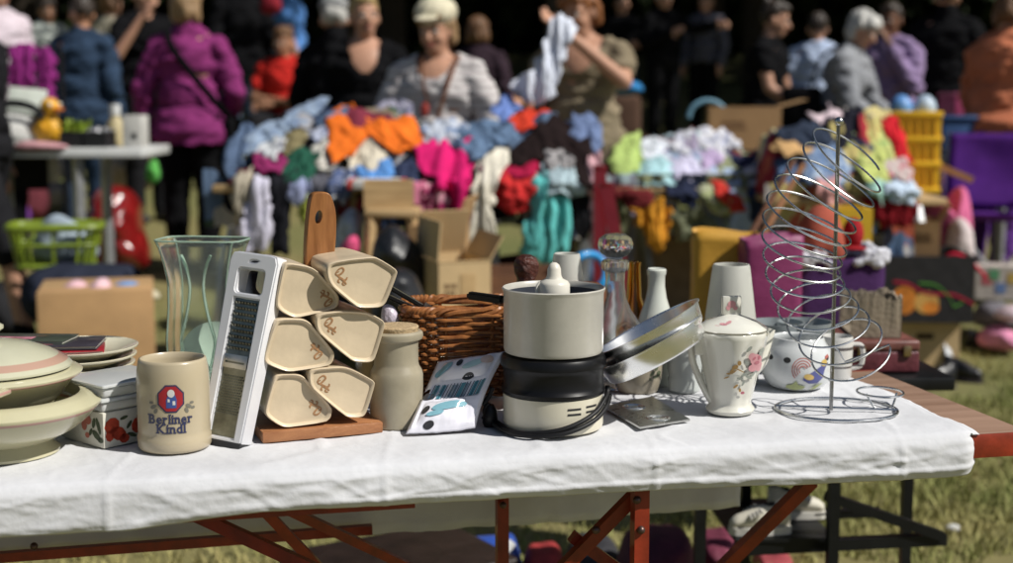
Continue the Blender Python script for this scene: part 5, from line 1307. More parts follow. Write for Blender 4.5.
PILES = [
(Y1, [
 ('jeans', 'light_denim', (.30, .38, .50), [(240, 150), (255, 130), (280, 116), (300, 106), (322, 96), (330, 104), (318, 116), (296, 130), (270, 144), (250, 156)], 'd', .012, 'pale blue jeans lying over the left shoulder of the central pile'),
 ('jeans', 'dark_denim', (.075, .11, .18), [(222, 150), (240, 130), (258, 122), (252, 146), (238, 172), (228, 176)], 'v', 0, 'dark blue jeans hanging off the left end of the central pile'),
 ('trousers', 'beige_hang', (.36, .32, .25), [(236, 168), (251, 168), (249, 205), (241, 224), (233, 216)], 'v', .0, 'beige trousers hanging at the left end beside the long white garment'),
 ('trousers', 'black_hang', (.014, .014, .018), [(266, 166), (296, 166), (292, 210), (288, 254), (271, 256), (268, 210)], 'v', .0, 'black trousers hanging just right of the long white garment'),
 ('shirt', 'white_lilac_hang', (.62, .60, .72), [(254, 176), (274, 178), (273, 215), (270, 250), (254, 255), (237, 244), (244, 212)], 'v', .018, 'long white garment hanging down the left front of the central pile'),
 ('sweater', 'maroon', (.22, .025, .10), [(254, 156), (274, 149), (290, 157), (284, 172), (262, 176)], 'n', .02, 'small maroon bundle above the long white garment'),
 ('shirt', 'white_dots', (.58, .60, .62), [(260, 143), (284, 137), (293, 148), (280, 158), (264, 155)], 'n', .025, 'white spotted shirt bundled above the maroon one'),
 ('jacket', 'dark_green', (.02, .085, .055), [(282, 162), (300, 146), (321, 147), (320, 166), (302, 184), (284, 180)], 'n', .015, 'dark green garment bundled on the left half of the central pile'),
 ('shirt', 'olive', (.20, .17, .09), [(278, 142), (296, 130), (310, 134), (302, 148), (284, 152)], 'n', .02, 'olive khaki garment just above the dark green one'),
 ('shirt', 'lilac_blue', (.27, .30, .46), [(289, 180), (313, 176), (311, 198), (294, 203)], 'v', .01, 'lilac blue cloth hanging below the dark green garment'),
 ('shirt', 'yellow_green', (.33, .36, .07), [(297, 198), (313, 196), (313, 218), (299, 225)], 'v', .0, 'small yellow green cloth hanging near the tall wooden handle'),
 ('trousers', 'grey_hang', (.10, .10, .12), [(312, 172), (332, 178), (331, 230), (322, 252), (312, 240)], 'v', -.01, 'dark grey trousers hanging behind the tall wooden handle'),
 ('shirt', 'white_navy', (.46, .50, .62), [(308, 132), (330, 117), (337, 130), (326, 143), (311, 143)], 'n', .02, 'white and navy shirt left of the orange garment'),
 ('t-shirt', 'off_white', (.60, .58, .52), [(316, 149), (333, 134), (339, 152), (334, 172), (319, 168)], 'n', .025, 'off white t-shirt tucked under the left arm of the orange garment'),
 ('sweater', 'cream_knit', (.54, .49, .39), [(346, 158), (366, 134), (386, 134), (390, 156), (376, 170), (352, 168)], 'n', .02, 'cream knitted bundle under the middle of the orange garment'),
 ('shirt', 'sky_blue', (.10, .25, .55), [(360, 166), (386, 158), (398, 172), (386, 186), (362, 182)], 'n', .018, 'sky blue garment below the orange one'),
 ('shirt', 'navy_white', (.08, .11, .22), [(330, 172), (354, 168), (358, 184), (342, 206), (330, 194)], 'v', .012, 'navy and white striped garment hanging left of the white shelf'),
 ('shirt', 'bright_orange', (.72, .155, .02), [(331, 112), (351, 104), (364, 117), (390, 119), (412, 117), (422, 140), (405, 154), (390, 150), (380, 131), (366, 134), (352, 154), (335, 164), (333, 140)], 'd', .05, 'bright orange garment spread across the top of the central pile'),
 ('shirt', 'grey_lilac', (.31, .30, .38), [(376, 108), (394, 98), (410, 105), (414, 122), (396, 124), (380, 118)], 'n', .018, 'grey lilac garment on the top ridge behind the orange one'),
 ('shirt', 'white_blue_stripe', (.52, .56, .64), [(414, 132), (445, 120), (472, 124), (462, 140), (430, 146)], 'd', .012, 'white and blue striped shirt in front of the striped top person'),
 ('jacket', 'navy_bundle', (.035, .045, .09), [(392, 172), (410, 156), (420, 172), (416, 202), (400, 196)], 'n', .012, 'navy garment between the sky blue and the magenta ones'),
 ('dress', 'magenta', (.55, .015, .13), [(414, 142), (440, 136), (470, 142), (473, 172), (470, 225), (453, 229), (446, 198), (434, 180), (418, 168)], 'v', .035, 'magenta pink dress hanging over the front of the central pile'),
 ('scarf', 'dark_pink', (.36, .03, .12), [(412, 184), (436, 182), (450, 196), (451, 220), (438, 226), (420, 210)], 'v', .012, 'dark pink patterned scarf hanging under the magenta dress'),
 ('scarf', 'candy_pink', (.60, .20, .30), [(408, 186), (424, 182), (433, 198), (427, 222), (420, 214)], 'v', .022, 'candy pink scarf end hanging left of the magenta dress'),
 ('jeans', 'mid_denim', (.11, .17, .27), [(444, 136), (478, 124), (512, 121), (518, 140), (490, 152), (472, 162), (460, 150)], 'd', .03, 'mid blue jeans folded across the pile above the long cream trousers'),
 ('trousers', 'cream_long', (.66, .62, .52), [(482, 164), (500, 148), (512, 149), (504, 168), (492, 190), (490, 215), (496, 235), (494, 252), (464, 254), (459, 240), (470, 215), (469, 188)], 'v', .045, 'long cream trousers hanging down right of the magenta dress'),
 ('t-shirt', 'tomato_red', (.50, .03, .03), [(488, 186), (504, 172), (532, 173), (538, 190), (532, 206), (502, 208), (488, 202)], 'n', .02, 'tomato red t-shirt between the cream trousers and the teal garment'),
 ('sweater', 'crimson', (.33, .012, .05), [(498, 166), (524, 154), (540, 164), (528, 177), (504, 176)], 'n', .02, 'crimson bundle wedged above the tomato red t-shirt'),
 ('sweater', 'bright_scarlet', (.58, .05, .025), [(510, 120), (525, 106), (542, 107), (552, 117), (537, 129), (518, 131)], 'n', .015, 'bright scarlet garment on the crest of the central pile'),
 ('coat', 'dark_brown_black', (.016, .010, .010), [(508, 158), (524, 134), (550, 114), (570, 126), (590, 144), (594, 196), (578, 184), (560, 160), (540, 153), (522, 163)], 'd', .045, 'dark brown black coat lying over the right half of the central pile'),
 ('sweater', 'slate_blue', (.14, .19, .33), [(562, 121), (580, 113), (597, 119), (603, 137), (599, 153), (584, 150), (570, 138)], 'n', .025, 'slate blue garment rounded on the right shoulder of the central pile'),
 ('shirt', 'cornflower', (.15, .23, .52), [(490, 103), (510, 99), (524, 108), (512, 118), (494, 114)], 'n', .0, 'cornflower blue garment on the ridge left of the scarlet one'),
 ('towel', 'teal', (.13, .52, .50), [(521, 252), (528, 210), (534, 172), (544, 170), (548, 192), (570, 192), (568, 256), (546, 262)], 'v', .03, 'teal towel hanging down the middle of the central pile'),
 ('shirt', 'ice_blue', (.36, .46, .50), [(542, 168), (560, 161), (577, 172), (584, 192), (560, 196), (546, 193)], 'n', .045, 'ice blue grey cloth lying on top of the teal towel'),
 ('shirt', 'black_white_print', (.42, .40, .40), [(540, 152), (560, 147), (574, 160), (568, 172), (546, 166)], 'n', .055, 'black and white patterned bundle above the ice blue cloth'),
 ('scarf', 'pale_rose', (.55, .33, .36), [(588, 150), (601, 152), (604, 200), (601, 242), (590, 250), (592, 200)], 'v', .02, 'pale rose scarf hanging at the right end of the central pile'),
 ('jacket', 'black_side', (.014, .014, .016), [(574, 178), (592, 190), (592, 236), (580, 244), (572, 214)], 'v', .0, 'black jacket hanging between the teal towel and the rose scarf'),
]),
(Y2, [
 ('shirt', 'lime_green', (.38, .50, .16), [(610, 147), (625, 137), (640, 134), (645, 150), (635, 173), (615, 176)], 'n', .03, 'lime green garment at the left end of the pastel pile'),
 ('shirt', 'white_blue_two', (.62, .66, .72), [(640, 141), (656, 138), (671, 150), (670, 168), (646, 162)], 'n', .02, 'white blue garment right of the lime green one'),
 ('towel', 'aqua', (.38, .60, .64), [(620, 170), (644, 158), (674, 164), (674, 184), (640, 186)], 'n', .03, 'pale aqua towel below the lime green garment'),
 ('shirt', 'snow_white', (.70, .70, .74), [(662, 146), (680, 134), (700, 127), (728, 131), (742, 148), (714, 158), (678, 162)], 'd', .02, 'snow white shirt spread over the top of the pastel pile'),
 ('blouse', 'soft_lilac', (.46, .36, .55), [(688, 153), (712, 147), (726, 160), (714, 172), (696, 168)], 'n', .035, 'soft lilac blouse in the middle of the pastel pile'),
 ('blouse', 'lavender', (.56, .54, .70), [(664, 162), (690, 155), (704, 170), (690, 184), (672, 176)], 'n', .03, 'lavender white blouse left of the soft lilac one'),
 ('trousers', 'ink_navy', (.02, .025, .05), [(662, 184), (686, 174), (700, 184), (697, 210), (674, 200)], 'n', .02, 'ink navy trousers under the lavender blouse'),
 ('dress', 'green_floral', (.36, .40, .20), [(694, 188), (716, 177), (744, 195), (740, 218), (708, 213)], 'n', .035, 'green floral dress with red trim on the front of the pastel pile'),
 ('ribbon', 'red_trim', (.50, .04, .03), [(706, 178), (716, 182), (740, 200), (744, 210), (734, 212), (714, 194)], 'n', .05, 'red ribbon trim lying on the green floral dress'),
 ('trousers', 'orange_yellow', (.62, .27, .03), [(632, 206), (658, 199), (672, 205), (670, 236), (657, 250), (642, 234)], 'v', .02, 'orange yellow garment hanging off the front of the pastel pile'),
 ('shirt', 'pale_blue_sleeve', (.36, .46, .64), [(708, 166), (736, 172), (748, 215), (754, 233), (736, 238), (724, 202)], 'v', .03, 'pale blue shirt sleeve hanging right of the floral dress'),
 ('blouse', 'white_flower', (.64, .64, .66), [(740, 172), (760, 157), (786, 161), (792, 178), (770, 188), (750, 187)], 'n', .03, 'white flowered blouse at the right end of the pastel pile'),
 ('trousers', 'deep_navy', (.035, .04, .085), [(732, 160), (760, 149), (788, 152), (786, 164), (755, 170)], 'd', .02, 'deep navy trousers behind the white flowered blouse'),
 ('jeans', 'faded_denim', (.25, .33, .44), [(772, 198), (800, 192), (808, 215), (794, 232), (778, 220)], 'v', .02, 'faded denim hanging under the white flowered blouse'),
 ('jacket', 'dark_wine', (.12, .018, .02), [(608, 186), (634, 186), (652, 196), (645, 210), (620, 206)], 'n', .012, 'dark wine jacket under the aqua towel'),
 ('shirt', 'olive_dark', (.15, .16, .10), [(668, 214), (700, 207), (720, 225), (704, 242), (676, 240)], 'n', .015, 'dark olive garment hanging below the ink navy trousers'),
 ('jacket', 'navy_hanging', (.04, .055, .11), [(742, 188), (768, 186), (780, 210), (770, 236), (748, 228)], 'v', .01, 'navy jacket hanging behind the two leaning wooden sticks'),
]),
(Y3, [
 ('jeans', 'black_navy', (.03, .04, .065), [(772, 132), (800, 122), (833, 130), (832, 146), (796, 150)], 'd', .02, 'black navy trousers folded beside the open brown box'),
 ('sweater', 'sandy_tan', (.50, .31, .14), [(770, 144), (790, 138), (808, 148), (798, 158), (776, 156)], 'n', .03, 'sandy tan garment before the black navy trousers'),
 ('blouse', 'white_pink', (.62, .50, .54), [(808, 116), (830, 108), (845, 114), (838, 124), (815, 124)], 'n', .01, 'white pink blouse on the ridge behind the wire coil'),
 ('shirt', 'straw_yellow', (.56, .48, .22), [(844, 120), (870, 108), (890, 110), (890, 124), (862, 128)], 'n', .02, 'straw yellow garment on the crest left of the yellow crate'),
 ('shirt', 'pale_yellow', (.58, .60, .22), [(844, 130), (870, 118), (888, 134), (892, 160), (872, 178), (852, 156)], 'n', .025, 'pale lemon garment spread on the pile behind the wire coil'),
 ('jacket', 'signal_red', (.55, .02, .03), [(870, 118), (890, 114), (903, 138), (908, 166), (895, 158), (880, 138)], 'v', .04, 'signal red jacket on the pile beside the yellow crate'),
 ('t-shirt', 'yellow_lime', (.50, .56, .18), [(854, 160), (875, 150), (893, 165), (890, 184), (862, 182)], 'n', .035, 'yellow lime t-shirt below the pale lemon garment'),
 ('shirt', 'pale_ice', (.50, .60, .72), [(882, 182), (905, 171), (915, 190), (907, 205), (888, 203)], 'n', .04, 'pale ice blue garment at the right end under the red jacket'),
 ('blouse', 'white_rose', (.64, .55, .52), [(882, 162), (900, 157), (911, 172), (898, 183), (884, 177)], 'n', .04, 'white rose blouse between yellow lime and ice blue garments'),
 ('jacket', 'dark_ruby', (.20, .012, .018), [(862, 196), (890, 199), (914, 202), (914, 224), (890, 226), (866, 218)], 'v', .01, 'dark ruby jacket hanging under the mint cloth'),
 ('towel', 'mint', (.36, .58, .50), [(864, 183), (884, 180), (892, 196), (874, 201)], 'n', .035, 'mint cloth lying above the dark ruby jacket'),
 ('jeans', 'wire_denim', (.16, .24, .40), [(802, 150), (832, 143), (850, 168), (830, 190), (806, 180)], 'n', .035, 'blue denim bundle seen through the wire coil'),
 ('t-shirt', 'coral_pink', (.58, .30, .28), [(812, 180), (836, 174), (844, 202), (824, 210)], 'n', .04, 'coral pink t-shirt seen through the lower wire coil'),
]) ]
PAT = {'white_dots': (.05, .05, .09), 'navy_white': (.60, .62, .66), 'black_white_print': (.02, .02, .025), 'green_floral': (.55, .52, .45), 'white_blue_stripe': (.12, .20, .38), 'white_navy': (.05, .07, .20), 'dark_pink': (.62, .35, .40), 'white_flower': (.20, .18, .30), 'wire_denim': (.40, .48, .58), 'pale_yellow': (.30, .45, .16), 'snow_white': (.34, .36, .48), 'mixed': (0, 0, 0), 'grey_lilac': (.10, .10, .16), 'light_denim': (.16, .22, .34), 'off_white': (.35, .30, .26), 'white_rose': (.45, .12, .16)}
def patcloth(n, c, c2):
    m = M('print_' + n, c, .9, col2=c2, scale=26, bump=.25, bscale=120, spec=.08)
    for q in m.node_tree.nodes:
        if q.type == 'VALTORGB': q.color_ramp.elements[0].position = .50; q.color_ramp.elements[1].position = .60
    return m
CATS = {'jeans': 'jeans', 'trousers': 'trousers'}
for pi, (yf, L_) in enumerate(PILES):
    for i, (kind, cn, c, outl, fo, lift, lab) in enumerate(L_):
        pk = dict(col2=PAT[cn], scale=None) if cn in PAT else {}
        garment(kind.replace('-', '_'), outl, yf, patcloth(cn, c, PAT[cn]) if cn in PAT else C(cn, c, var=.2), lab, kind, fo, .026 if fo == 'v' else .021, i * 1.37 + pi * 50, lift=lift + .012)
# ------------------------------------------------------------------ boxes and containers
cardb = M('cardboard', (.40, .24, .11), .85, var=.14, scale=5, bump=.1, bscale=40); cardl = M('cardboard_pale', (.56, .40, .21), .85, var=.10, scale=5, bump=.1); cardk = M('cardboard_print', (.16, .09, .04), .9)
def rootbox(name, label, cat, px0, px1, ytop, ybot, Y, depth, rz=0, group=None):
    a, b = on_y(px0, ybot, Y), on_y(px1, ybot, Y); t = on_y(px0, ytop, Y)
    w = b.x - a.x; h = t.z - a.z
    o = empty(name, ((a.x + b.x) / 2, Y + depth / 2, a.z), R(rz), label, cat, group)
    return o, w, depth, h
def openbox(o, w, d, h, mat, th=.006, body='box_body', flaps=()):
    b2 = BM()
    bx(b2, (0, -d / 2 + th / 2, h / 2), (w, th, h)); bx(b2, (0, d / 2 - th / 2, h / 2), (w, th, h))
    bx(b2, (-w / 2 + th / 2, 0, h / 2), (th, d - 2 * th - .002, h)); bx(b2, (w / 2 - th / 2, 0, h / 2), (th, d - 2 * th - .002, h))
    bx(b2, (0, 0, th / 2), (w - 2 * th - .002, d - 2 * th - .002, th)); obj(body, b2, mat, o, smooth=False)
    for side, ang, L_ in flaps:
        b2 = BM(); ca, sa_ = math.cos(R(ang)), math.sin(R(ang))
        if side in 'lr':
            s = -1 if side == 'l' else 1
            bar(b2, (s * w / 2, 0, h + .002), (s * (w / 2 + L_ * ca), 0, h + .002 + L_ * sa_), d * .96, th * .8)
        else:
            s = -1 if side == 'f' else 1
            bar(b2, (0, s * d / 2, h + .002), (0, s * (d / 2 + L_ * ca), h + .002 + L_ * sa_), w * .96, th * .8)
        obj('flap', b2, mat, o, smooth=False)
def printmarks(o, w, h, d, x0, x1, z0, z1, mat, rows=2, seed=1):
    rg = random.Random(seed); b2 = BM()
    for r_ in range(rows):
        x = x0
        while x < x1:
            ww = rg.uniform(.006, .016); bx(b2, (x + ww / 2, -d / 2 - .001, lerp(z0, z1, (r_ + .5) / rows)), (ww, .001, (z1 - z0) / rows * .6)); x += ww + .005
    obj('faded_print', b2, mat, o, smooth=False)
# big box bottom left: on the grass
Yb = 6.35; a = on_y(32, 352, Yb); 
o, w, d, h = rootbox('cardboard_box', 'closed brown cardboard box on the grass carrying shoes at the left', 'box', 28, 140, 288, 350, 5.25, .40, -13)
o.location.z = 0; o.rotation_euler.z = R(14)
h = on_y(80, 291, 5.25).z
b2 = BM(); bx(b2, (0, 0, h / 2), (w, .40, h), None, .006); obj('box_body', b2, cardb, o)
b2 = BM(); bx(b2, (0, 0, h + .001), (w * .98, .05, .002)); obj('packing_tape', b2, M('tape', (.50, .34, .17), .3), o)
printmarks(o, w, h, .40, -.15, .04, .17, .21, cardk, 1, 3); printmarks(o, w, h, .40, -.10, .02, .22, .32, M('cardboard_faint', (.24, .13, .06), .9), 2, 5)
# middle: open carton
o, w, d, h = rootbox('open_carton', 'open pale cardboard carton with raised flaps beneath the magenta dress', 'box', 424, 478, 262, 330, 4.55, .30, 18)
openbox(o, w, d, h, cardl, flaps=(('l', 95, .13), ('b', 112, .16), ('r', 60, .09), ('f', 250, .10)))
b2 = BM(); bx(b2, (.01, -d / 2 - .0015, h * .42), (.05, .002, h * .8)); obj('packing_tape', b2, M('tape', (.50, .34, .17), .3), o, smooth=False)
printmarks(o, w, h, d, -.07, -.03, h * .5, h * .7, cardk, 2, 9)
o, w, d, h = rootbox('cardboard_box', 'brown cardboard box standing open behind the pale carton', 'box', 415, 462, 226, 330, 4.95, .3, -8)
openbox(o, w, d, h, cardb, flaps=(('r', 70, .1),))
o, w, d, h = rootbox('cardboard_box', 'shallow brown cardboard box below the teal towel', 'box', 478, 560, 276, 345, 4.9, .35, 4)
openbox(o, w, d, h, M('cardboard_dark', (.16, .075, .04), .85, var=.2))
o, w, d, h = rootbox('cardboard_box', 'open brown cardboard box behind the pastel pile by the reaching arm', 'box', 713, 784, 107, 150, 7.4, .4, -6)
printmarks(o, w, h, d, -.12, .0, h * .45, h * .7, M('cardboard_faint', (.24, .13, .06), .9), 2, 14)
openbox(o, w, d, h, cardb, flaps=(('r', 15, .14),))
o, w, d, h = rootbox('cardboard_box', 'tan cardboard box on the grass below the pastel pile', 'box', 640, 700, 235, 330, 6.9, .4, 5); o.location.z = ground(6.9)
openbox(o, w, d, .45, M('cardboard_tan', (.36, .25, .15), .9, var=.2))
o, w, d, h = rootbox('cardboard_box', 'brown cardboard carton with flaps on the black fruit box', 'box', 908, 946, 222, 256, 6.15, .26, -14)
printmarks(o, w, h, d, -.05, .05, h * .4, h * .7, cardk, 2, 12)
openbox(o, w, d, h, cardb, flaps=(('r', 60, .08), ('l', 110, .07)))
o, w, d, h = rootbox('white_carton', 'white carton standing on the black fruit box, left of the brown one', 'box', 876, 906, 224, 262, 6.2, .23, 10)
openbox(o, w, d, h, M('white_card', (.50, .49, .46), .8, var=.1), flaps=(('l', 60, .05),))
o, w, d, h = rootbox('cardboard_box', 'light cardboard fruit box with a hand hole under the black box', 'box', 903, 962, 318, 353, 6.1, .36, -5); o.location.z = ground(6.1); h_ = h
h = on_y(930, 320, 6.1).z - ground(6.1); openbox(o, w, d, h, cardl)
b2 = BM(); bx(b2, (-.02, -d / 2 - .001, h * .68), (.075, .002, .026), None, .0009); obj('hand_hole', b2, M('hole_brown', (.03, .015, .008), .9), o)
zb = o.location.z + h
o, w, d, h = rootbox('fruit_box', 'black fruit box printed with two orange peaches and red stems', 'box', 868, 976, 256, 320, 6.0, .45, -5); h = o.location.z + h - zb - .003; o.location.z = zb + .003
openbox(o, w, d, h, M('black_card', (.018, .016, .018), .6, var=.4), th=.01)
b2 = BM()
def fp(name, polys, mat, off):
    b2 = BM()
    for poly in polys: b2.faces.new([b2.verts.new((x, -d / 2 - off, z)) for x, z in poly])
    obj(name, b2, mat, o, smooth=False)
org = M('peach_orange', (.66, .22, .03), .5, var=.35, scale=16); org2 = M('peach_light', (.68, .38, .10), .5, var=.2, scale=16)
mo = mpp(o.location)
ctr = lambda px, py: ((px - 922) * mo, h - (py - 256) * mo)
fp('peach_print', [circ(*ctr(909, 299), 12 * mo, 14 * mo, 20)], org, .001); fp('peach_print', [circ(*ctr(930, 301), 11.5 * mo, 11 * mo, 20)], org2, .0015); fp('peach_print', [circ(*ctr(934, 306), 8 * mo, 6 * mo, 16)], org, .002)
def strip(pts, wd): 
    P = spline([(x, 0, z) for x, z in (ctr(a, b) for a, b in pts)], 6); return [(v.x, v.z + wd) for v in P] + [(v.x, v.z - wd) for v in P[::-1]]
fp('red_print', [strip([(898, 281), (912, 283), (930, 292), (955, 293), (974, 302)], .006)], M('print_crimson', (.42, .015, .05), .5), .0025)
fp('green_print', [strip([(922, 282), (938, 284), (950, 294), (956, 304), (964, 300)], .005)], M('print_leaf_green', (.08, .26, .04), .5), .003)
# ------------------------------------------------------------------ black table with the suitcase, shoes on its shelf
YB0, YB1 = 2.78, 3.10
bt = empty('black_table', (on_y(860, 400, YB0).x, (YB0 + YB1) / 2, 0), R(4), 'black metal folding table behind the white cloth with shoes on its lower rail', 'table')
bl0 = Vector(bt.location); bmt = M('black_paint', (.006, .0065, .007), .4, var=.3, spec=.3)
def bl_(p): return Matrix.Rotation(-R(4), 3, 'Z') @ (Vector(p) - bl0)
ztb = on_y(950, 379, YB0).z; xa, xb = on_y(735, 380, YB0).x, on_y(953, 380, YB0).x
b2 = BM(); bx(b2, bl_(((xa + xb) / 2, (YB0 + YB1) / 2, ztb - .014)), (xb - xa, YB1 - YB0, .028), None, .004); obj('tabletop', b2, bmt, bt)
def bleg(nm, a, b, w=.022, dd=None): b2 = BM(); bar(b2, bl_(a), bl_(b), w, dd or w, up=(0, 1, 0)); obj(nm, b2, bmt, bt)
for px, yy in ((833, YB0 + .02), (906, YB1 - .03)):
    q = on_y(px, 520, yy); bleg('leg', (q.x, yy, ztb - .03), (q.x, yy, 0))
for px, yy in ((745, YB1 - .03), (700, YB0 + .02)):
    q = on_y(px, 520, yy); bleg('leg', (q.x, yy, ztb - .03), (q.x, yy, 0))
bleg('rail', on_y(735, 549, YB0 + .045), on_y(945, 538.5, YB0 + .10), .024); bleg('brace', on_y(826, 496, YB0 + .05), on_y(942, 536, YB0 + .09), .020)
bleg('rail', on_y(735, 517, YB1), on_y(880, 512, YB1), .02); bleg('wire', on_y(815, 515, YB0 + .06), on_y(880, 510, YB0 + .1), .003)
zsh = on_y(780, 546, YB0 + .045).z + .013
b2 = BM(); bx(b2, bl_((on_y(775, 540, YB0 + .1).x, YB0 + .19, zsh)), (.21, .30, .008)); obj('shelf', b2, bmt, bt)
def shoe(name, px0, px1, Y, z, mat, label, solem, toe=1, hgt=.075, group=None, rz=0, inner=None):
    a, b = on_y(px0, 500, Y), on_y(px1, 500, Y); L_ = b.x - a.x
    o = empty(name, ((a.x + b.x) / 2, Y, z), R(rz), label, 'shoe', group)
    def sec(t, lo, hi, wk=1.0):
        wd = L_ * .17 * (.80 + .32 * math.sin(math.pi * min(1, t * 1.15)) - .10 * math.exp(-((t - .42) / .15) ** 2)) * wk * (1 if t < .9 else math.sqrt(max(.02, 1 - ((t - .9) / .1) ** 2 * .8))) * (1 if t > .06 else .75 + 4 * t)
        return wd
    b2 = BM(); rings = []
    for i in range(25):
        t = i / 24; x = toe * (t - .5) * L_; wd = sec(t, 0, 0)
        top = hgt * interp([(0, .92), (.12, 1.0), (.30, .86), (.50, .80), (.70, .62), (.9, .48), (1, .30)], t)
        rings.append([b2.verts.new((x, wd * math.cos(2 * math.pi * k / 16) * (1 if math.sin(2 * math.pi * k / 16) < .3 else .82), .012 + max(0, .5 + .5 * math.sin(2 * math.pi * k / 16)) ** .8 * top)) for k in range(16)])
    for A, B in zip(rings, rings[1:]):
        for k in range(16): b2.faces.new((A[k], A[(k + 1) % 16], B[(k + 1) % 16], B[k]))
    b2.faces.new(rings[0][::-1]); b2.faces.new(rings[-1]); obj('upper', b2, mat, o, sharp=None)
    b2 = BM(); pr_ = [(toe * (i / 24 - .5) * L_ * 1.03, sec(i / 24, 0, 0) * 1.06) for i in range(25)]
    lo = [b2.verts.new((x, y, 0)) for x, y in pr_] + [b2.verts.new((x, -y, 0)) for x, y in pr_[::-1]]
    f = b2.faces.new(lo); e = bmesh.ops.extrude_face_region(b2, geom=[f])
    for v in e['geom']:
        if isinstance(v, bmesh.types.BMVert): v.co.z = .016
    obj('sole', b2, solem, o, sharp=30)
    b2 = BM(); ell(b2, (-toe * .22 * L_, 0, hgt * .94), (L_ * .17, L_ * .085, .010)); obj('opening', b2, inner or M('shoe_inside', (.02, .018, .018), .9), o)
    b2 = BM()
    for q in range(4): tube(b2, [(toe * (.02 + .06 * q) * L_, -.03, hgt * (.86 - .06 * q)), (toe * (.02 + .06 * q) * L_, 0, hgt * (.90 - .06 * q)), (toe * (.02 + .06 * q) * L_, .03, hgt * (.86 - .06 * q))], .003, 6)
    obj('laces', b2, solem, o)
    return o
whs = M('worn_white_leather', (.56, .53, .44), .55, var=.15); drs = M('dark_plum_leather', (.06, .03, .045), .4, var=.3); sol = M('pale_sole', (.55, .53, .48), .7); sold = M('dark_sole', (.05, .04, .045), .7)
shoe('shoe', 730, 790, YB0 + .075, zsh + .006, whs, 'worn white shoe on the shelf of the black table, nearer the red brace', sol, -1, .06, 'white shoes on the shelf', 6)
shoe('shoe', 768, 824, YB0 + .19, zsh + .006, whs, 'worn white shoe on the shelf of the black table, farther right of the pair', sol, 1, .06, 'white shoes on the shelf', -4)
b2 = BM(); bx(b2, bl_((on_y(775, 500, YB0 + .2).x, YB0 + .24, zsh + .105)), (.21, .20, .008)); obj('shelf', b2, bmt, bt)
shoe('shoe', 752, 818, YB0 + .20, zsh + .112, drs, 'dark plum shoe with a wide opening on the upper shelf of the black table', sold, 1, .065, 'dark shoes on the shelf', 8)
shoe('shoe', 742, 800, YB0 + .29, zsh + .112, drs, 'dark plum shoe at the back of the upper shelf of the black table', sold, 1, .065, 'dark shoes on the shelf', -6)
# suitcase and torn carton on the black table
o, w, d, h = rootbox('small_suitcase', 'burgundy old suitcase with worn edges on the black table behind the cloth', 'suitcase', 842, 917, 340, 380, 2.83, .22, 3); o.location.z = ztb + .001
h = on_y(880, 341, 2.83).z - ztb
burg = M('burgundy_leather', (.13, .03, .04), .45, var=.35, scale=30, bump=.15)
b2 = BM(); bx(b2, (0, 0, h * .34), (w, d, h * .66), None, .006, 3); obj('case_body', b2, burg, o)
ldd = None
b2 = BM(); bx(b2, (0, 0, h * .83), (w * 1.004, d * 1.01, h * .32), None, .006, 3); ldd = obj('lid', b2, M('burgundy_lid', (.16, .06, .05), .4, var=.35, scale=30), o)
for x in (-.3, .32): b2 = BM(); bx(b2, (x * w, -d / 2 - .003, h * .68), (.016, .006, .022), None, .001); obj('latch', b2, M('old_brass', (.35, .26, .15), .35, metal=1, var=.3), o)
zsu = o.location.z + h
grey_card = M('torn_grey_card', (.27, .22, .16), .9, var=.25, scale=8, bump=.25)
o, w, d, h = rootbox('torn_carton', 'torn grey brown cardboard lying on the burgundy suitcase', 'box', 853, 903, 302, 341, 2.86, .14, -4); o.location.z = zsu + .001
b2 = BM(); nT = 40
for side in (0, 1, 2):
    A = [Vector((-w / 2, -d / 2, 0)), Vector((w / 2, -d / 2, 0)), Vector((w / 2, d / 2, 0)), Vector((-w / 2, d / 2, 0))][side:side + 2]
    prev = None
    for i in range(nT + 1):
        q = lerp(A[0], A[1], i / nT); t_ = h * (.98 + .16 * fr(q.x * 40, q.y * 40, 3, 3) + (.10 if side == 0 and .2 < i / nT < .8 else 0))
        c_ = [b2.verts.new(q), b2.verts.new(q + Vector((0, .006 * fr(q.x * 20, 3, 1), t_)))]
        if prev: b2.faces.new((prev[0], c_[0], c_[1], prev[1]))
        prev = c_
oo = obj('torn_wall', b2, grey_card, o, smooth=False); md = oo.modifiers.new('t', 'SOLIDIFY'); md.thickness = .005
b2 = BM(); bx(b2, (0, 0, .003), (w * .96, d * .96, .004)); obj('box_bottom', b2, grey_card, o)
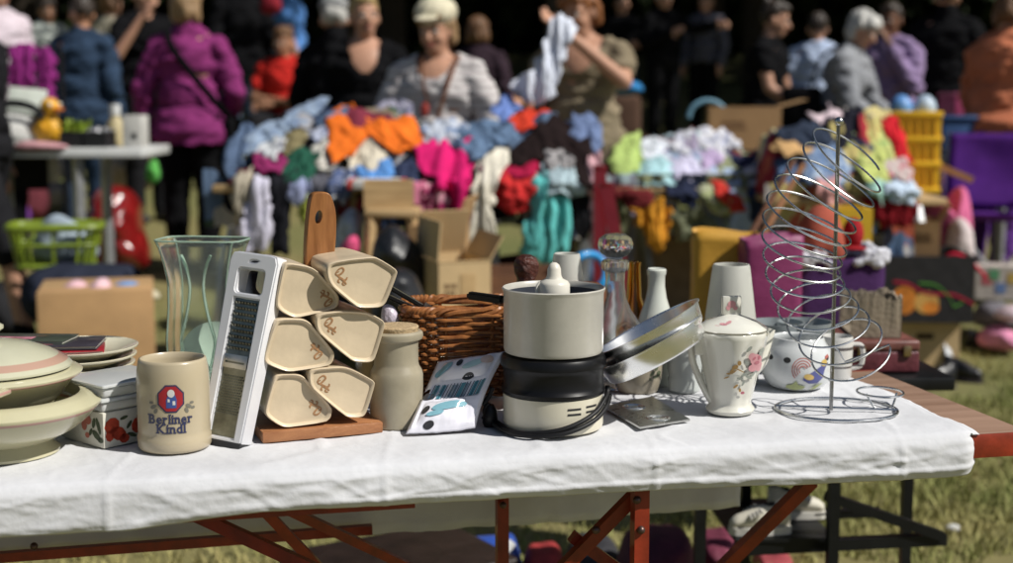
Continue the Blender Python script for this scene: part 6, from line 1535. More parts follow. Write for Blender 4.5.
# ------------------------------------------------------------------ bags
def tote(name, label, px0, px1, ytop, ybot, Y, d, mat, rz=0, emblem=None, taper=.9):
    o, w, d, h = rootbox(name, label, 'bag', px0, px1, ytop, ybot, Y, d, rz)
    b2 = BM(); n = 14; gr_ = []
    for k in range(n + 1):
        t = k / n; row = []
        for q in range(48):
            a = 2 * math.pi * q / 48; c, s = math.cos(a), math.sin(a); e = 8
            x = math.copysign(abs(c) ** (2 / e), c) * w / 2; y = math.copysign(abs(s) ** (2 / e), s) * d / 2 * lerp(1, taper, t)
            f = .006 * fr(x * 12, y * 12, t * 3 + px0, 3) * (.3 + t)
            row.append(b2.verts.new((x + f, y + f, h * t + .006 * math.sin(x * 30 + px0) * t)))
        gr_.append(row)
    for A, B in zip(gr_, gr_[1:]):
        for q in range(48): b2.faces.new((A[q], A[(q + 1) % 48], B[(q + 1) % 48], B[q]))
    b2.faces.new(gr_[0][::-1]); oo = obj('bag_body', b2, mat, o, sharp=None); md = oo.modifiers.new('t', 'SOLIDIFY'); md.thickness = .003
    if emblem:
        b2 = BM(); ex, ez, ew, eh = emblem
        for q in range(3): bx(b2, (ex + (q - 1) * ew * .33, -d / 2 - .006, ez + (q % 2) * eh * .2), (ew * .24, .002, eh * (.9 - .3 * (q == 1))))
        bx(b2, (ex, -d / 2 - .006, ez - eh * .45), (ew, .002, eh * .12)); obj('emblem', b2, M('emblem_brown', (.22, .09, .02), .6), o)
    return o, w, d, h
ybag = M('ochre_bag', (.56, .30, .035), .55, var=.10, scale=5, bump=.1); mbag = M('plum_bag', (.22, .03, .11), .5, var=.14, scale=5, bump=.15)
tote('tote_bag', 'ochre yellow carrier bag with a small brown emblem behind the frosted shade', 694, 760, 234, 372, 3.45, .14, ybag, -4, (.035, .255, .035, .03))
tote('tote_bag', 'plum purple carrier bag leaning against the ochre yellow one', 742, 800, 238, 372, 3.36, .10, mbag, 6)
# purple basket with white fluffy trim
o, w, d, h = tote('trimmed_basket', 'dark purple basket with a white fluffy trim behind the wire coil', 790, 884, 258, 372, 3.6, .26, C('deep_purple', (.06, .025, .09)), 5)
b2 = BM(); rg = random.Random(5)
for q in range(150):
    a = 2 * math.pi * q / 150 * 1.0; c, s = math.cos(a), math.sin(a)
    x = math.copysign(abs(c) ** .3, c) * w / 2; y = math.copysign(abs(s) ** .3, s) * d / 2 * .92
    r_ = rg.uniform(.009, .016); ell(b2, (x, y, h + rg.uniform(-.018, .014)), (r_ * 1.2, r_, r_), None, 1)
me = remesh(b2, .0045, 0)
displace(me, lambda c: .004 * fr(c.x * 160, c.y * 160, c.z * 160, 2))
link('fluffy_trim', me, C('fluff_white', (.60, .60, .66)), o)
# things standing in the basket and behind
pillow('felt_bag', [(798, 262), (800, 224), (818, 205), (838, 215), (842, 262)], 3.68, .10, C('terracotta', (.36, .09, .06)), 'terracotta felt bag sticking out of the fluffy trimmed basket', 'bag', lump=.2)
o = empty('knitted_hat', on_y(853, 234, 3.72), 0, 'dark red rounded knitted hat beside the terracotta bag', 'hat')
b2 = BM(); ell(b2, (0, 0, 0), (.028, .03, .045)); obj('hat_crown', b2, C('cap_red', (.30, .02, .025)), o); b2 = BM(); ell(b2, (0, -.03, -.035), (.030, .03, .006)); obj('hat_brim', b2, C('cap_red', (.30, .02, .025)), o)
o, w, d, h = rootbox('yellow_box', 'bright yellow plastic box behind the wire coil', 'box', 838, 873, 209, 262, 4.7, .18, -4)
openbox(o, w, d, h, M('yellow_plastic', (.70, .43, .03), .4, var=.08, coat=.2), th=.012)
for k, (a, b, lab) in enumerate((((752, 232), (793, 162), 'dark wooden stick leaning before the pastel pile, left of two'), ((762, 236), (803, 165), 'brown wooden stick leaning before the pastel pile, right of two'))):
    A3, B3 = on_y(a[0], a[1], 4.3), on_y(b[0], b[1], 4.8); A3 = A3 - (B3 - A3) * ((A3.z) / max(.05, (B3.z - A3.z)) * .5)
    o = empty('wooden_stick', A3, 0, lab, 'stick'); b2 = BM(); tube(b2, [Vector((0, 0, 0)), (B3 - A3) * .5 + Vector((.002, 0, 0)), B3 - A3], [.010, .011, .010], 10); obj('shaft', b2, wood('stick_wood_%d' % k, [(.07, .03, .015), (.16, .07, .03)][k], [(.12, .05, .025), (.24, .11, .05)][k], .45), o)
    b2 = BM(); ell(b2, B3 - A3, (.013, .013, .013)); obj('tip', b2, M('stick_tip', (.05, .02, .012), .4), o)
# dark red poles in the middle
for k, (a, b, yy, lab) in enumerate((((600, 168), (600, 330), 5.0, 'dark red flat pole standing at the right end of the central pile'), ((606, 185), (634, 335), 4.9, 'dark red flat pole leaning to the left behind the decanter'))):
    A3, B3 = on_y(a[0], a[1], yy), on_y(b[0], b[1], yy - .1); o = empty('red_pole', B3, 0, lab, 'pole'); b2 = BM(); bar(b2, A3 - B3, (0, 0, 0), .045, .02, up=(0, 1, 0)); obj('pole_shaft', b2, M('dark_red_lacquer', (.16, .008, .012), .35, coat=.3), o)
    b2 = BM(); bx(b2, (A3 - B3), (.05, .025, .02), None, .004); obj('pole_cap', b2, M('dark_red_lacquer', (.16, .008, .012), .35), o)
# wooden stool, white shelf, black bag under the central pile
st_ = empty('wooden_stool', on_y(394, 300, 5.2), 0, 'small pale wooden stool under the central clothes pile', 'stool'); st_.location.z = 0
q = on_y(394, 212, 5.2); zs = q.z
b2 = BM(); bx(b2, (0, 0, zs), (.20, .18, .03), None, .008); obj('seat', b2, woodlt, st_)
for sx in (-1, 1):
    for sy in (-1, 1): b2 = BM(); bar(b2, (sx * .075, sy * .07, zs - .015), (sx * .115, sy * .10, 0), .03); obj('leg', b2, woodlt, st_)
o, w, d, h = rootbox('wooden_crate', 'small open wooden crate on the stool below the white board', 'crate', 362, 412, 184, 213, 5.18, .17, 5); o.location.z = zs + .016
openbox(o, w, d, h * .9, woodlt, th=.012)
q = on_y(378, 183, 5.55); o = empty('white_board', q, 0, 'white board with red ends jutting from under the clothes pile', 'board')
b2 = BM(); bx(b2, (0, 0, 0), (.18, .25, .035), None, .004); obj('board', b2, M('white_gloss', (.72, .70, .66), .35, coat=.2), o)
for s in (-1, 1): b2 = BM(); bx(b2, (s * .100, 0, 0), (.02, .25, .036), None, .004); obj('end_cap', b2, M('end_red', (.50, .04, .03), .4), o)
blackbag = M('black_nylon', (.016, .017, .02), .38, var=.4, bump=.3, bscale=30)
pillow('black_bag', [(362, 300), (370, 262), (376, 238), (392, 225), (408, 236), (424, 256), (424, 300)], 4.75, .22, blackbag, 'crumpled black bag in front of the wooden stool', 'bag', lump=.35)
pillow('black_bag', [(372, 300), (380, 276), (400, 268), (418, 280), (424, 320), (375, 325)], 4.3, .22, blackbag, 'black nylon bag low behind the canister rack', 'bag', lump=.3)
pillow('plastic_bag', [(334, 246), (340, 220), (352, 208), (362, 220), (362, 248), (348, 258)], 5.3, .16, M('silver_blue_plastic', (.34, .40, .48), .3, var=.5, scale=18, bump=.4, bscale=30), 'silver blue crumpled plastic bag left of the wooden stool', 'bag', lump=.5)
pillow('pink_cloth', [(340, 248), (350, 236), (358, 238), (358, 252), (344, 256)], 5.1, .10, C('hot_pink', (.55, .08, .18)), 'small hot pink cloth on the ground beside the stool', 'cloth', lump=.4)
b2 = BM(); q = on_y(588, 272, 4.84); tube(b2, [Vector((.062 * math.cos(t), .02 * math.sin(t * 2), .062 * math.sin(t))) for t in [k * math.pi / 30 for k in range(60)]], .014, 10, closed=True)
tag(obj('blue_ring', b2, M('bright_blue_plastic', (.02, .28, .65), .35, coat=.3), loc=q), 'bright blue plastic ring behind the decanter', 'ring')
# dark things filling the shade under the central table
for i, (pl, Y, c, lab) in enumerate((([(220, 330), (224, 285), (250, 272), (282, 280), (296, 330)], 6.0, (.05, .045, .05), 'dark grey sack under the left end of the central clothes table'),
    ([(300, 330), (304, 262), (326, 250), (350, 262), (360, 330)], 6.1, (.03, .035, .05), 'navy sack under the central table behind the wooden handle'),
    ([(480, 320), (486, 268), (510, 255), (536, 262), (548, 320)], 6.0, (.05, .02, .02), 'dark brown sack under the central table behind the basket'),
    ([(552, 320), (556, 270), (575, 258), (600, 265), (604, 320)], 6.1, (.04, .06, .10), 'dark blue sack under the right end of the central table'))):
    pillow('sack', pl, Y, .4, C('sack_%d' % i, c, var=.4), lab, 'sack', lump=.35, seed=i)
# ------------------------------------------------------------------ right side
o, w, d, h = rootbox('plastic_crate', 'tall yellow plastic crate stack beside the red jacket', 'crate', 896, 942, 110, 190, 6.42, .33, -6)
o.location.z = .781
yc = M('yellow_crate', (.78, .46, .02), .45, var=.1)
openbox(o, w, d, h, yc, th=.015)
for zz in (.02, .35, .66, .97): b2 = BM(); bx(b2, (0, 0, h * zz), (w * 1.06, d * 1.06, .025), None, .004); obj('rim', b2, yc, o)
b2 = BM()
for r_ in range(3):
    for q in range(5): bx(b2, ((q - 2) * w * .18, -d / 2 - .004, h * (.19 + .31 * r_)), (w * .035, .008, h * .24))
obj('ribs', b2, M('yellow_crate_rib', (.55, .27, .015), .5), o)
zt_ = o.location.z + h
for k, (px, dx, lab) in enumerate(((910, -.05, 'small blue bottle cap shaped toy standing on the yellow crate, left one'), (928, .06, 'small pale blue toy standing on the yellow crate, right one'))):
    b2 = BM(); lathe(b2, [(0, 0), (.05, 0), (.055, .02), (.045, .05), (.02, .075), (0, .08)], 20)
    tag(obj('toy_cup', b2, M('toy_blue_%d' % k, [(.12, .28, .60), (.40, .50, .62)][k], .4), loc=(o.location.x + dx, o.location.y, zt_ + .0)), lab, 'toy')
o, w, d, h = rootbox('wooden_board', 'narrow brown wooden board sloping beside the yellow crate', 'board', 938, 970, 160, 176, 6.5, .03); 
b2 = BM(); bar(b2, (-.09, 0, .055), (.09, 0, -.02), .03, .03); obj('plank', b2, wood('plank_brown', (.25, .11, .04), (.36, .17, .07), .6), o)
o, w, d, h = rootbox('plastic_tub', 'dark blue plastic tub behind the purple chair', 'tub', 938, 982, 118, 156, 7.4, .35)
b2 = BM(); bx(b2, (0, 0, h / 2), (w, d, h), None, .03, 3); obj('tub_body', b2, M('tub_blue', (.035, .08, .20), .4), o); b2 = BM(); bx(b2, (0, 0, h), (w * 1.08, d * 1.08, .025), None, .01); obj('tub_rim', b2, M('tub_blue', (.035, .08, .20), .4), o)
b2 = BM(); bx(b2, (-.03, -d / 2 - .006, h * .15), (w * .4, .01, .03), None, .003); obj('tub_label', b2, whitep, o)
o.location.z -= 0
simple_table('folding_table', 'grey folding table carrying the tubs at the right back', 930, 1015, 7.3, .6, on_y(940, 157, 7.4).z, (940, 1005), M('grey_tabletop', (.20, .20, .20), .6), alu, trestle=False)
o, w, d, h = rootbox('storage_box', 'pink magenta storage box behind the yellow crate', 'box', 953, 990, 97, 130, 8.0, .3)
b2 = BM(); bx(b2, (0, 0, h / 2), (w, d, h), None, .012, 3); obj('box_body', b2, M('pink_plastic', (.38, .06, .16), .45, var=.15), o); b2 = BM(); bx(b2, (0, 0, h + .012), (w * 1.04, d * 1.04, .022), None, .006); obj('lid', b2, M('pink_lid', (.42, .10, .20), .45), o)
simple_table('folding_table', 'low stall table holding the pink storage box', 940, 1010, 7.9, .6, on_y(960, 131, 8.0).z, (945, 1005), M('grey_tabletop', (.20, .20, .20), .6), alu, trestle=False)
# purple camping chair
q = on_y(999, 240, 6.9); cc = empty('camping_chair', (q.x, 6.95, ground(6.95)), R(-18), 'purple folding camping chair with grey frame at the right edge', 'chair')
pc_ = C('camp_purple', (.085, .022, .19)); zc = on_y(990, 212, 6.8).z - ground(6.95)
def sheet(nm, pts, nu=12, nv=12, sag=.03, mat=pc_):
    A, B, C_, D = [Vector(p) for p in pts]; b2 = BM(); g_ = []
    for j in range(nv + 1):
        row = []
        for i in range(nu + 1):
            u, v = i / nu, j / nv; p_ = lerp(lerp(A, B, u), lerp(D, C_, u), v); nr_ = (B - A).cross(D - A).normalized()
            row.append(b2.verts.new(p_ + nr_ * (-sag * math.sin(math.pi * u) * math.sin(math.pi * v) + .008 * fr(u * 4, v * 4, 2))))
        g_.append(row)
    for j in range(nv):
        for i in range(nu): b2.faces.new((g_[j][i], g_[j][i + 1], g_[j + 1][i + 1], g_[j + 1][i]))
    oo = obj(nm, b2, mat, cc, sharp=None); md = oo.modifiers.new('t', 'SOLIDIFY'); md.thickness = .008
zt2 = on_y(990, 134, 7.1).z - ground(6.95)
sheet('backrest', [(-.24, .16, zc), (.24, .16, zc), (.24, .28, zt2), (-.24, .28, zt2)]); sheet('seat', [(-.25, -.26, zc), (.25, -.26, zc), (.24, .18, zc - .02), (-.24, .18, zc - .02)], sag=.04)
sheet('side_panel', [(-.26, -.26, zc), (-.26, .18, zc), (-.26, .2, zc + .2), (-.26, -.24, zc + .2)], sag=.01)
for a, b in (((-.26, -.27, 0), (.26, -.27, zc)), ((.26, -.27, 0), (-.26, -.27, zc)), ((-.26, -.27, 0), (-.25, .28, zc + .15)), ((.26, -.27, 0), (.25, .28, zc + .15)), ((-.26, .22, 0), (-.26, -.27, zc + .2)), ((.26, .22, 0), (.26, -.27, zc + .2)), ((-.25, .16, zc - .1), (-.24, .29, zt2)), ((.25, .16, zc - .1), (.24, .29, zt2))):
    b2 = BM(); tube(b2, [a, b], .010, 8); obj('frame_tube', b2, alu, cc)
for s in (-1, 1): b2 = BM(); bx(b2, (s * .27, -.05, zc + .21), (.05, .42, .02), None, .006); obj('armrest', b2, blk2, cc)
pillow('plush_toy', [(920, 250), (922, 212), (930, 196), (942, 206), (952, 204), (958, 188), (966, 190), (970, 216), (968, 252), (945, 258)], 6.7, .25, C('plush_pink', (.55, .13, .26)), 'pink plush toy heaped beside the purple camping chair', 'plush toy', lump=.3)
pillow('soft_toy', [(946, 252), (952, 224), (962, 218), (972, 232), (972, 262), (956, 268)], 6.5, .14, C('plush_white', (.60, .52, .52)), 'white pink soft toy below the pink plush', 'soft toy', lump=.4)
b2 = BM(); q = on_y(958, 262, 6.05); tube(b2, spline([Vector((-.09, .02, -.02)), Vector((-.04, -.02, .035)), Vector((.03, .0, .02)), Vector((.09, .01, -.03)), Vector((.13, .03, -.07))], 6), .008, 8)
tag(obj('red_rope', b2, C('rope_red', (.50, .02, .05)), loc=q), 'red rope lying over the top of the black fruit box', 'rope')
o, w, d, h = rootbox('toy_box', 'pale patterned carton at the right edge behind the grass', 'box', 979, 1024, 266, 300, 6.6, .2, -10)
b2 = BM(); bx(b2, (0, 0, h / 2), (w, d, h), None, .003); obj('box_body', b2, M('pale_card', (.46, .42, .38), .7, var=.25, scale=30), o, smooth=False)
for q, (x_, z_, c_) in enumerate(((-.25, .6, (.45, .10, .12)), (.05, .35, (.12, .2, .4)), (.3, .65, (.5, .35, .08)), (-.1, .75, (.1, .3, .15)))):
    b2 = BM(); bx(b2, (x_ * w, -d / 2 - .001 - .0004 * q, z_ * h), (w * .22, .002, h * .3)); obj('box_print', b2, M('box_print_%d' % q, c_, .6), o, smooth=False)
for i, (pl, Y, th, c, nm, cat, lab) in enumerate((
    ([(980, 345), (984, 330), (1004, 326), (1016, 336), (1014, 350)], 6.4, .2, (.55, .22, .34), 'pink_slipper', 'slipper', 'pink slipper lying on the grass at the right edge'),
    ([(976, 325), (980, 306), (998, 302), (1018, 310), (1018, 328)], 6.6, .2, (.18, .17, .19), 'grey_bundle', 'bundle', 'dark grey bundle above the pink slipper at the right edge'),
    ([(996, 318), (1004, 308), (1020, 306), (1024, 320)], 6.4, .16, (.58, .46, .50), 'pale_shoe', 'shoe', 'pale pink shoe beside the pink slipper'))):
    pillow(nm, pl, Y, th, C('right_%d' % i, c, var=.4), lab, cat, lump=.3, seed=i + 20)
shoe('shoe', 910, 952, 5.75, ground(5.75), M('black_leather', (.015, .015, .017), .35, var=.3), 'black shoe on the grass left of another, before the fruit box', sold, -1, .10, 'black shoes on the grass', 20)
shoe('shoe', 938, 976, 5.9, ground(5.9), M('black_leather', (.015, .015, .017), .35, var=.3), 'black shoe on the grass behind the first, before the fruit box', sold, 1, .10, 'black shoes on the grass', -25)
shoe('shoe', 960, 994, 6.5, ground(6.5), M('black_leather', (.015, .015, .017), .35, var=.3), 'black shoe on the grass farthest right before the fruit box', sold, 1, .09, 'black shoes on the grass', -10)
# brown chest and blue cushion behind the middle
o, w, d, h = rootbox('brown_armchair', 'brown upholstered armchair in the shade behind the pastel pile', 'armchair', 598, 652, 96, 140, 9.2, .7); o.location.z = ground(9.4)
bw = C('brown_velvet', (.085, .05, .035)); hh = on_y(620, 94, 9.2).z - ground(9.4)
b2 = BM(); bx(b2, (0, 0, hh * .25), (w * .96, d, hh * .44), None, .04, 3); obj('seat', b2, bw, o)
b2 = BM(); bx(b2, (0, d * .38, hh * .70), (w * .9, .16, hh * .6), None, .05, 3); obj('backrest', b2, bw, o)
for s in (-1, 1): b2 = BM(); bx(b2, (s * w * .46, -.02, hh * .55), (.10, d * .9, hh * .28), None, .04, 3); obj('armrest', b2, bw, o)
pillow('blue_cushion', [(606, 92), (612, 82), (628, 80), (640, 84), (642, 92), (624, 96)], 9.3, .35, C('cushion_blue', (.04, .20, .45)), 'blue cushion on top of the brown armchair', 'cushion')
b2 = BM(); q = on_y(708, 118, 7.5); tube(b2, [Vector((.10 * math.cos(t), .02, .09 * math.sin(t))) for t in [k * math.pi / 20 for k in range(21)]], .014, 8)
tag(obj('blue_hoop', b2, M('dusty_blue', (.16, .32, .42), .5), loc=q), 'dusty blue hoop standing left of the open brown box', 'hoop')
# ------------------------------------------------------------------ left side
simple_table('folding_table', 'long white folding table with toys at the left', -60, 143, 6.55, .56, on_y(60, 148, 6.55).z, (-30, 76), whitep, alu, trestle=False, thick=.045)
zl = on_y(60, 148, 6.55).z + .0
def onL(px, Y): q = on_y(px, 140, Y); return Vector((q.x, Y, zl))
q = onL(49, 6.75); dk_ = empty('toy_duck', q, R(60), 'yellow toy duck standing on the white folding table', 'toy')
yd = M('duck_yellow', (.66, .34, .02), .45, var=.1)
b2 = BM(); ell(b2, (0, .0, .075), (.055, .075, .075)); ell(b2, (0, -.015, .185), (.045, .048, .050)); cap(b2, (0, -.01, .10), .04, (0, -.015, .18), .035); cap(b2, (0, .06, .09), .03, (0, .10, .125), .012); me = remesh(b2, .006, 3); link('duck_body', me, yd, dk_)
b2 = BM(); ell(b2, (0, -.07, .178), (.026, .03, .010)); obj('beak', b2, M('duck_orange', (.60, .16, .02), .5), dk_)
for s in (-1, 1): b2 = BM(); ell(b2, (s * .03, -.048, .20), (.010, .010, .012)); obj('eye', b2, eyew, dk_)
for s in (-1, 1): b2 = BM(); ell(b2, (s * .053, .01, .085), (.012, .045, .035)); obj('wing', b2, yd, dk_)
for k, (px, lab) in enumerate(((76, 'black plant tray on the white table, left one, with green leaves'), (100, 'black plant tray on the white table, right one, with white contents'))):
    q = onL(px, 6.66); o = empty('plant_tray', q, 0, lab, 'tray', 'black trays on the white table')
    openbox(o, .105, .16, .075, M('black_tray', (.012, .012, .014), .4), th=.006, body='tray_body')
    b2 = BM(); rg = random.Random(k)
    for t in range(60):
        c_ = Vector((rg.uniform(-.045, .045), rg.uniform(-.07, .07), .06)); a = rg.uniform(0, 6.28); L_ = rg.uniform(.03, .09) if k == 0 else rg.uniform(.02, .045)
        d_ = Vector((math.cos(a) * .6, math.sin(a) * .6, 1)).normalized() * L_; s_ = Vector((-math.sin(a), math.cos(a), 0)) * .014
        b2.faces.new([b2.verts.new(c_), b2.verts.new(c_ + d_ * .5 + s_), b2.verts.new(c_ + d_), b2.verts.new(c_ + d_ * .5 - s_)])
    obj('leaves' if k == 0 else 'paper_scraps', b2, M(('tray_green', 'tray_white')[k], ((.26, .36, .03), (.60, .60, .62))[k], .6, var=.3), o, smooth=False, fixn=False)
q = onL(116, 6.85); o = empty('bottle', q, 0, 'cream bottle with white cap on the white table', 'bottle')
lat('bottle_body', [(0, 0), (38, 0), (40, 5), (40, 110), (22, 140), (22, 150), (0, 150)], q, .001, M('cream_bottle', (.50, .42, .24), .4), o); lat('cap', [(0, 150), (26, 150), (26, 200), (0, 202)], q, .001, whitep, o)
o, w, d, h = rootbox('white_carton', 'small white carton with a dark mark on the white table end', 'box', 123, 142, 116, 148, 6.62, .14); o.location.z = zl + .001
b2 = BM(); bx(b2, (0, 0, h / 2), (w, d, h), None, .003); obj('box_body', b2, M('white_card', (.50, .49, .46), .8), o); b2 = BM(); bx(b2, (.01, -d / 2 - .001, h * .35), (.022, .002, .03)); obj('dark_mark', b2, blk2, o)
o, w, d, h = rootbox('white_poster_board', 'white rectangular board leaning on the left table', 'board', 8, 45, 88, 114, 6.95, .03, 4)
b2 = BM(); bx(b2, (0, 0, h / 2), (w, .02, h), Matrix.Rotation(R(-14), 4, 'X') @ Matrix.Rotation(R(6), 4, 'Y'), .004); obj('panel_sheet', b2, M('panel_white', (.58, .62, .55), .5), o); b2 = BM(); bx(b2, (0, .02, h * .2 - .2), (w * .9, .02, .4)); obj('panel_stand', b2, blk2, o)
o.location.z = max(o.location.z, zl + .002) 
wb_ = pillow('white_bag', [(-14, 148), (-12, 122), (4, 114), (24, 116), (40, 124), (44, 146), (20, 150)], 6.8, .22, C('white_plush', (.52, .52, .50)), 'crumpled white bag with a black handle at the left end of the white table', 'bag', lump=.3)
b2 = BM(); q = on_y(12, 118, 6.7); tube(b2, [Vector((.14 * math.cos(t), 0, .07 * math.sin(t))) for t in [k * math.pi / 24 for k in range(25)]], .018, 8); ho_ = obj('handle', b2, blackm, wb_); ho_.location = q - wb_.location
pillow('pink_cloth', [(14, 147), (24, 141), (50, 142), (68, 146), (60, 150), (24, 151)], 6.56, .12, C('rose_cloth', (.48, .26, .28)), 'faded rose cloth on the front edge of the white table', 'cloth')
# hanging magenta trousers
for k, (pl, lab) in enumerate((([(10, 52), (22, 44), (32, 46), (34, 70), (32, 98), (12, 100), (8, 80)], 'magenta trouser leg hanging on the rail, left one'), ([(36, 52), (46, 48), (52, 54), (55, 80), (52, 106), (42, 104), (38, 80)], 'magenta trouser leg hanging on the rail, right one'))):
    garment('hanging_trousers', pl, lambda y: 7.8, C('hanging_magenta', (.26, .03, .19)), lab, 'trousers', 'v', .014, 70 + k, 'magenta trousers on the rail', th=.02)
rl = empty('clothes_rail', on_y(30, 48, 7.83), 0, 'dark clothes rail carrying magenta trousers', 'rail'); zz = rl.location.z - ground(7.83)
b2 = BM(); tube(b2, [(-.16, .02, .0), (.17, .02, .0)], .012, 8); obj('cross_tube', b2, blackm, rl)
for s in (-1, 1): b2 = BM(); tube(b2, [(s * .165, .02, 0), (s * .165, .02, -zz)], .012, 8); obj('upright', b2, blackm, rl)
# under the left table
pillow('red_sack', [(90, 256), (92, 206), (100, 188), (122, 186), (138, 200), (142, 228), (150, 250), (146, 268), (112, 270)], 8.0, .42, M('shiny_red_plastic', (.17, .008, .008), .22, var=.45, coat=.4, bump=.55, bscale=12), 'shiny dark red plastic sack beside the purple jacket', 'sack', lump=.4)
bk2 = empty('laundry_basket', on_y(57, 264, 6.0), R(12), 'lime green plastic laundry basket on the dark clothes at the left', 'basket')
lg = M('lime_plastic', (.17, .23, .02), .4, var=.15, coat=.2)
wb = .19; hb = .165
b2 = BM()
def brect(z, kx, n=48):
    return [Vector((math.copysign(abs(math.cos(t)) ** .4, math.cos(t)) * wb * kx, math.copysign(abs(math.sin(t)) ** .4, math.sin(t)) * wb * .66 * kx, z)) for t in [2 * math.pi * i / n for i in range(n)]]
for z, kx, r_ in ((.0, .82, .012), (hb, 1.0, .017), (hb * .55, .92, .008)): tube(b2, brect(z, kx), r_, 8, closed=True)
obj('rim_rings', b2, lg, bk2)
b2 = BM(); A, B = brect(0, .82), brect(hb, 1.0)
for i in range(0, 48, 2): bar(b2, A[i], B[i], .014, .006)
obj('slats', b2, lg, bk2); b2 = BM(); b2.faces.new([b2.verts.new(v) for v in brect(.005, .82)]); obj('bottom', b2, lg, bk2, smooth=False)
pillow('blue_white_cloth', [(34, 254), (40, 226), (56, 214), (74, 222), (90, 232), (98, 256), (70, 262)], 6.0, .14, C('bluegrey_cloth', (.30, .36, .42), var=.5), 'blue grey cloth heaped inside the lime laundry basket', 'cloth', lump=.4)
pillow('dark_clothes_bundle', [(26, 306), (28, 276), (60, 262), (100, 264), (134, 268), (140, 290), (130, 320), (60, 330)], 5.95, .5, C('bundle_navy', (.022, .026, .042)), 'dark navy clothes bundle behind the cardboard box', 'clothes', lump=.3)
zb = on_y(80, 291, 5.25).z
for nm, pl, Y, th, c, cat, lab in (('pink_shoe', [(60, 296), (62, 288), (74, 280), (86, 284), (88, 297)], 5.4, .10, (.60, .38, .42), 'shoe', 'pale pink shoe on the cardboard box, left one'), ('pink_shoe', [(86, 298), (88, 288), (100, 278), (109, 282), (111, 298)], 5.38, .12, (.62, .42, .46), 'shoe', 'pale pink shoe on the cardboard box, right one'),
    ('blue_cloth', [(112, 299), (114, 285), (126, 281), (138, 284), (140, 297)], 5.45, .12, (.14, .26, .48), 'cloth', 'small blue cloth on the cardboard box'), ('work_glove', [(124, 300), (128, 292), (142, 288), (156, 291), (158, 299)], 5.36, .10, (.46, .42, .30), 'glove', 'cream glove on the right end of the cardboard box'),
    ('coloured_bag', [(4, 220), (10, 180), (26, 160), (40, 168), (44, 215)], 9.6, .4, (.12, .03, .04), 'bag', 'dark red and blue bag under the left end of the white table'),
    ('white_bundle', [(40, 176), (44, 158), (54, 154), (60, 166), (56, 182)], 7.1, .2, (.50, .50, .58), 'bundle', 'white bundle under the white table'),
    ('grey_tub', [(16, 204), (18, 184), (62, 182), (64, 204), (40, 210)], 9.9, .3, (.24, .25, .26), 'tub', 'grey tub under the white table'),
    ('purple_bundle', [(6, 222), (10, 206), (24, 204), (30, 216), (24, 226)], 9.3, .2, (.16, .05, .26), 'bundle', 'purple bundle beside the lime laundry basket'),
    ('cream_bag', [(102, 190), (104, 162), (118, 152), (134, 154), (150, 158), (152, 186), (128, 192)], 9.8, .3, (.44, .38, .30), 'bag', 'cream bag hanging under the right end of the white table'),
    ('green_cloth', [(146, 178), (148, 164), (156, 160), (160, 176), (154, 184)], 7.3, .1, (.10, .36, .08), 'cloth', 'small bright green cloth beside the purple jacket'),
    ('black_rucksack', [(-10, 330), (-8, 290), (4, 280), (22, 290), (28, 330), (10, 345)], 6.7, .3, (.02, .02, .022), 'rucksack', 'black rucksack on the grass left of the cardboard box')):
    pillow(nm, pl, Y, th, C(nm + lab[-6:].replace(' ', ''), c, var=.3), lab, cat, lump=.3, seed=len(lab))
# ------------------------------------------------------------------ under the front table
pillow('blue_white_bag', [(440, 600), (448, 545), (470, 538), (500, 536), (516, 540), (520, 600)], 3.3, .12, M('blue_print_bag', (.03, .08, .36), .4, coat=.2), 'blue carrier bag with a white stripe under the front table', 'bag', lump=.2)
b2 = BM(); q = on_y(494, 562, 3.22); tube(b2, spline([Vector((-.05, 0, -.05)), Vector((-.02, -.01, 0)), Vector((.02, -.01, .025)), Vector((.045, 0, .05))], 6), .011, 8, flat=.3, up=(0, 1, 0)); sw_ = obj('white_swoosh', b2, wht, None, loc=q)
tag(sw_, 'curved white ribbon over the blue carrier bag under the table', 'ribbon')
for i, (pl, Y, th, c, nm, cat, lab) in enumerate((
    ([(520, 600), (526, 552), (540, 546), (560, 550), (566, 600)], 3.3, .2, (.30, .03, .03), 'red_bundle', 'bundle', 'red and dark bundle under the front table'),
    ([(566, 600), (568, 552), (590, 540), (616, 546), (626, 600)], 3.4, .3, (.03, .03, .035), 'dark_bundle', 'bundle', 'dark grey bundle under the front table left of the orange leg'),
    ([(618, 600), (622, 546), (640, 534), (672, 532), (690, 540), (696, 600)], 3.2, .3, (.075, .010, .028), 'burgundy_bag', 'bag', 'burgundy bag under the front table behind the orange leg'),
    ([(694, 600), (698, 542), (716, 532), (734, 538), (742, 600)], 3.3, .25, (.17, .03, .06), 'burgundy_bag', 'bag', 'smaller burgundy bag under the front table beside the white shoes'),
    ([(752, 600), (755, 556), (766, 552), (790, 556), (794, 600)], 3.5, .2, (.30, .05, .06), 'pink_bag', 'bag', 'pink red bag below the black table shelf'))):
    pillow(nm, pl, Y, th, M('under_%d' % i, c, .7, var=.4, bump=.5, bscale=25), lab, cat, lump=.45, seed=i + 40)
o = empty('brown_suitcase', (on_y(398, 560, 3.15).x, 3.15, 0), R(32), 'dark brown suitcase lying under the front table, only its upper edge in view', 'suitcase')
zc_ = on_y(405, 547, 3.2).z; dbr = M('dark_brown_leather', (.018, .010, .007), .5, var=.4, bump=.2)
b2 = BM(); bx(b2, (0, 0, zc_ * .33), (.46, .34, zc_ * .64), None, .012, 3); obj('case_body', b2, dbr, o)
b2 = BM(); bx(b2, (0, 0, zc_ * .83), (.462, .342, zc_ * .33), None, .012, 3); obj('lid', b2, dbr, o)
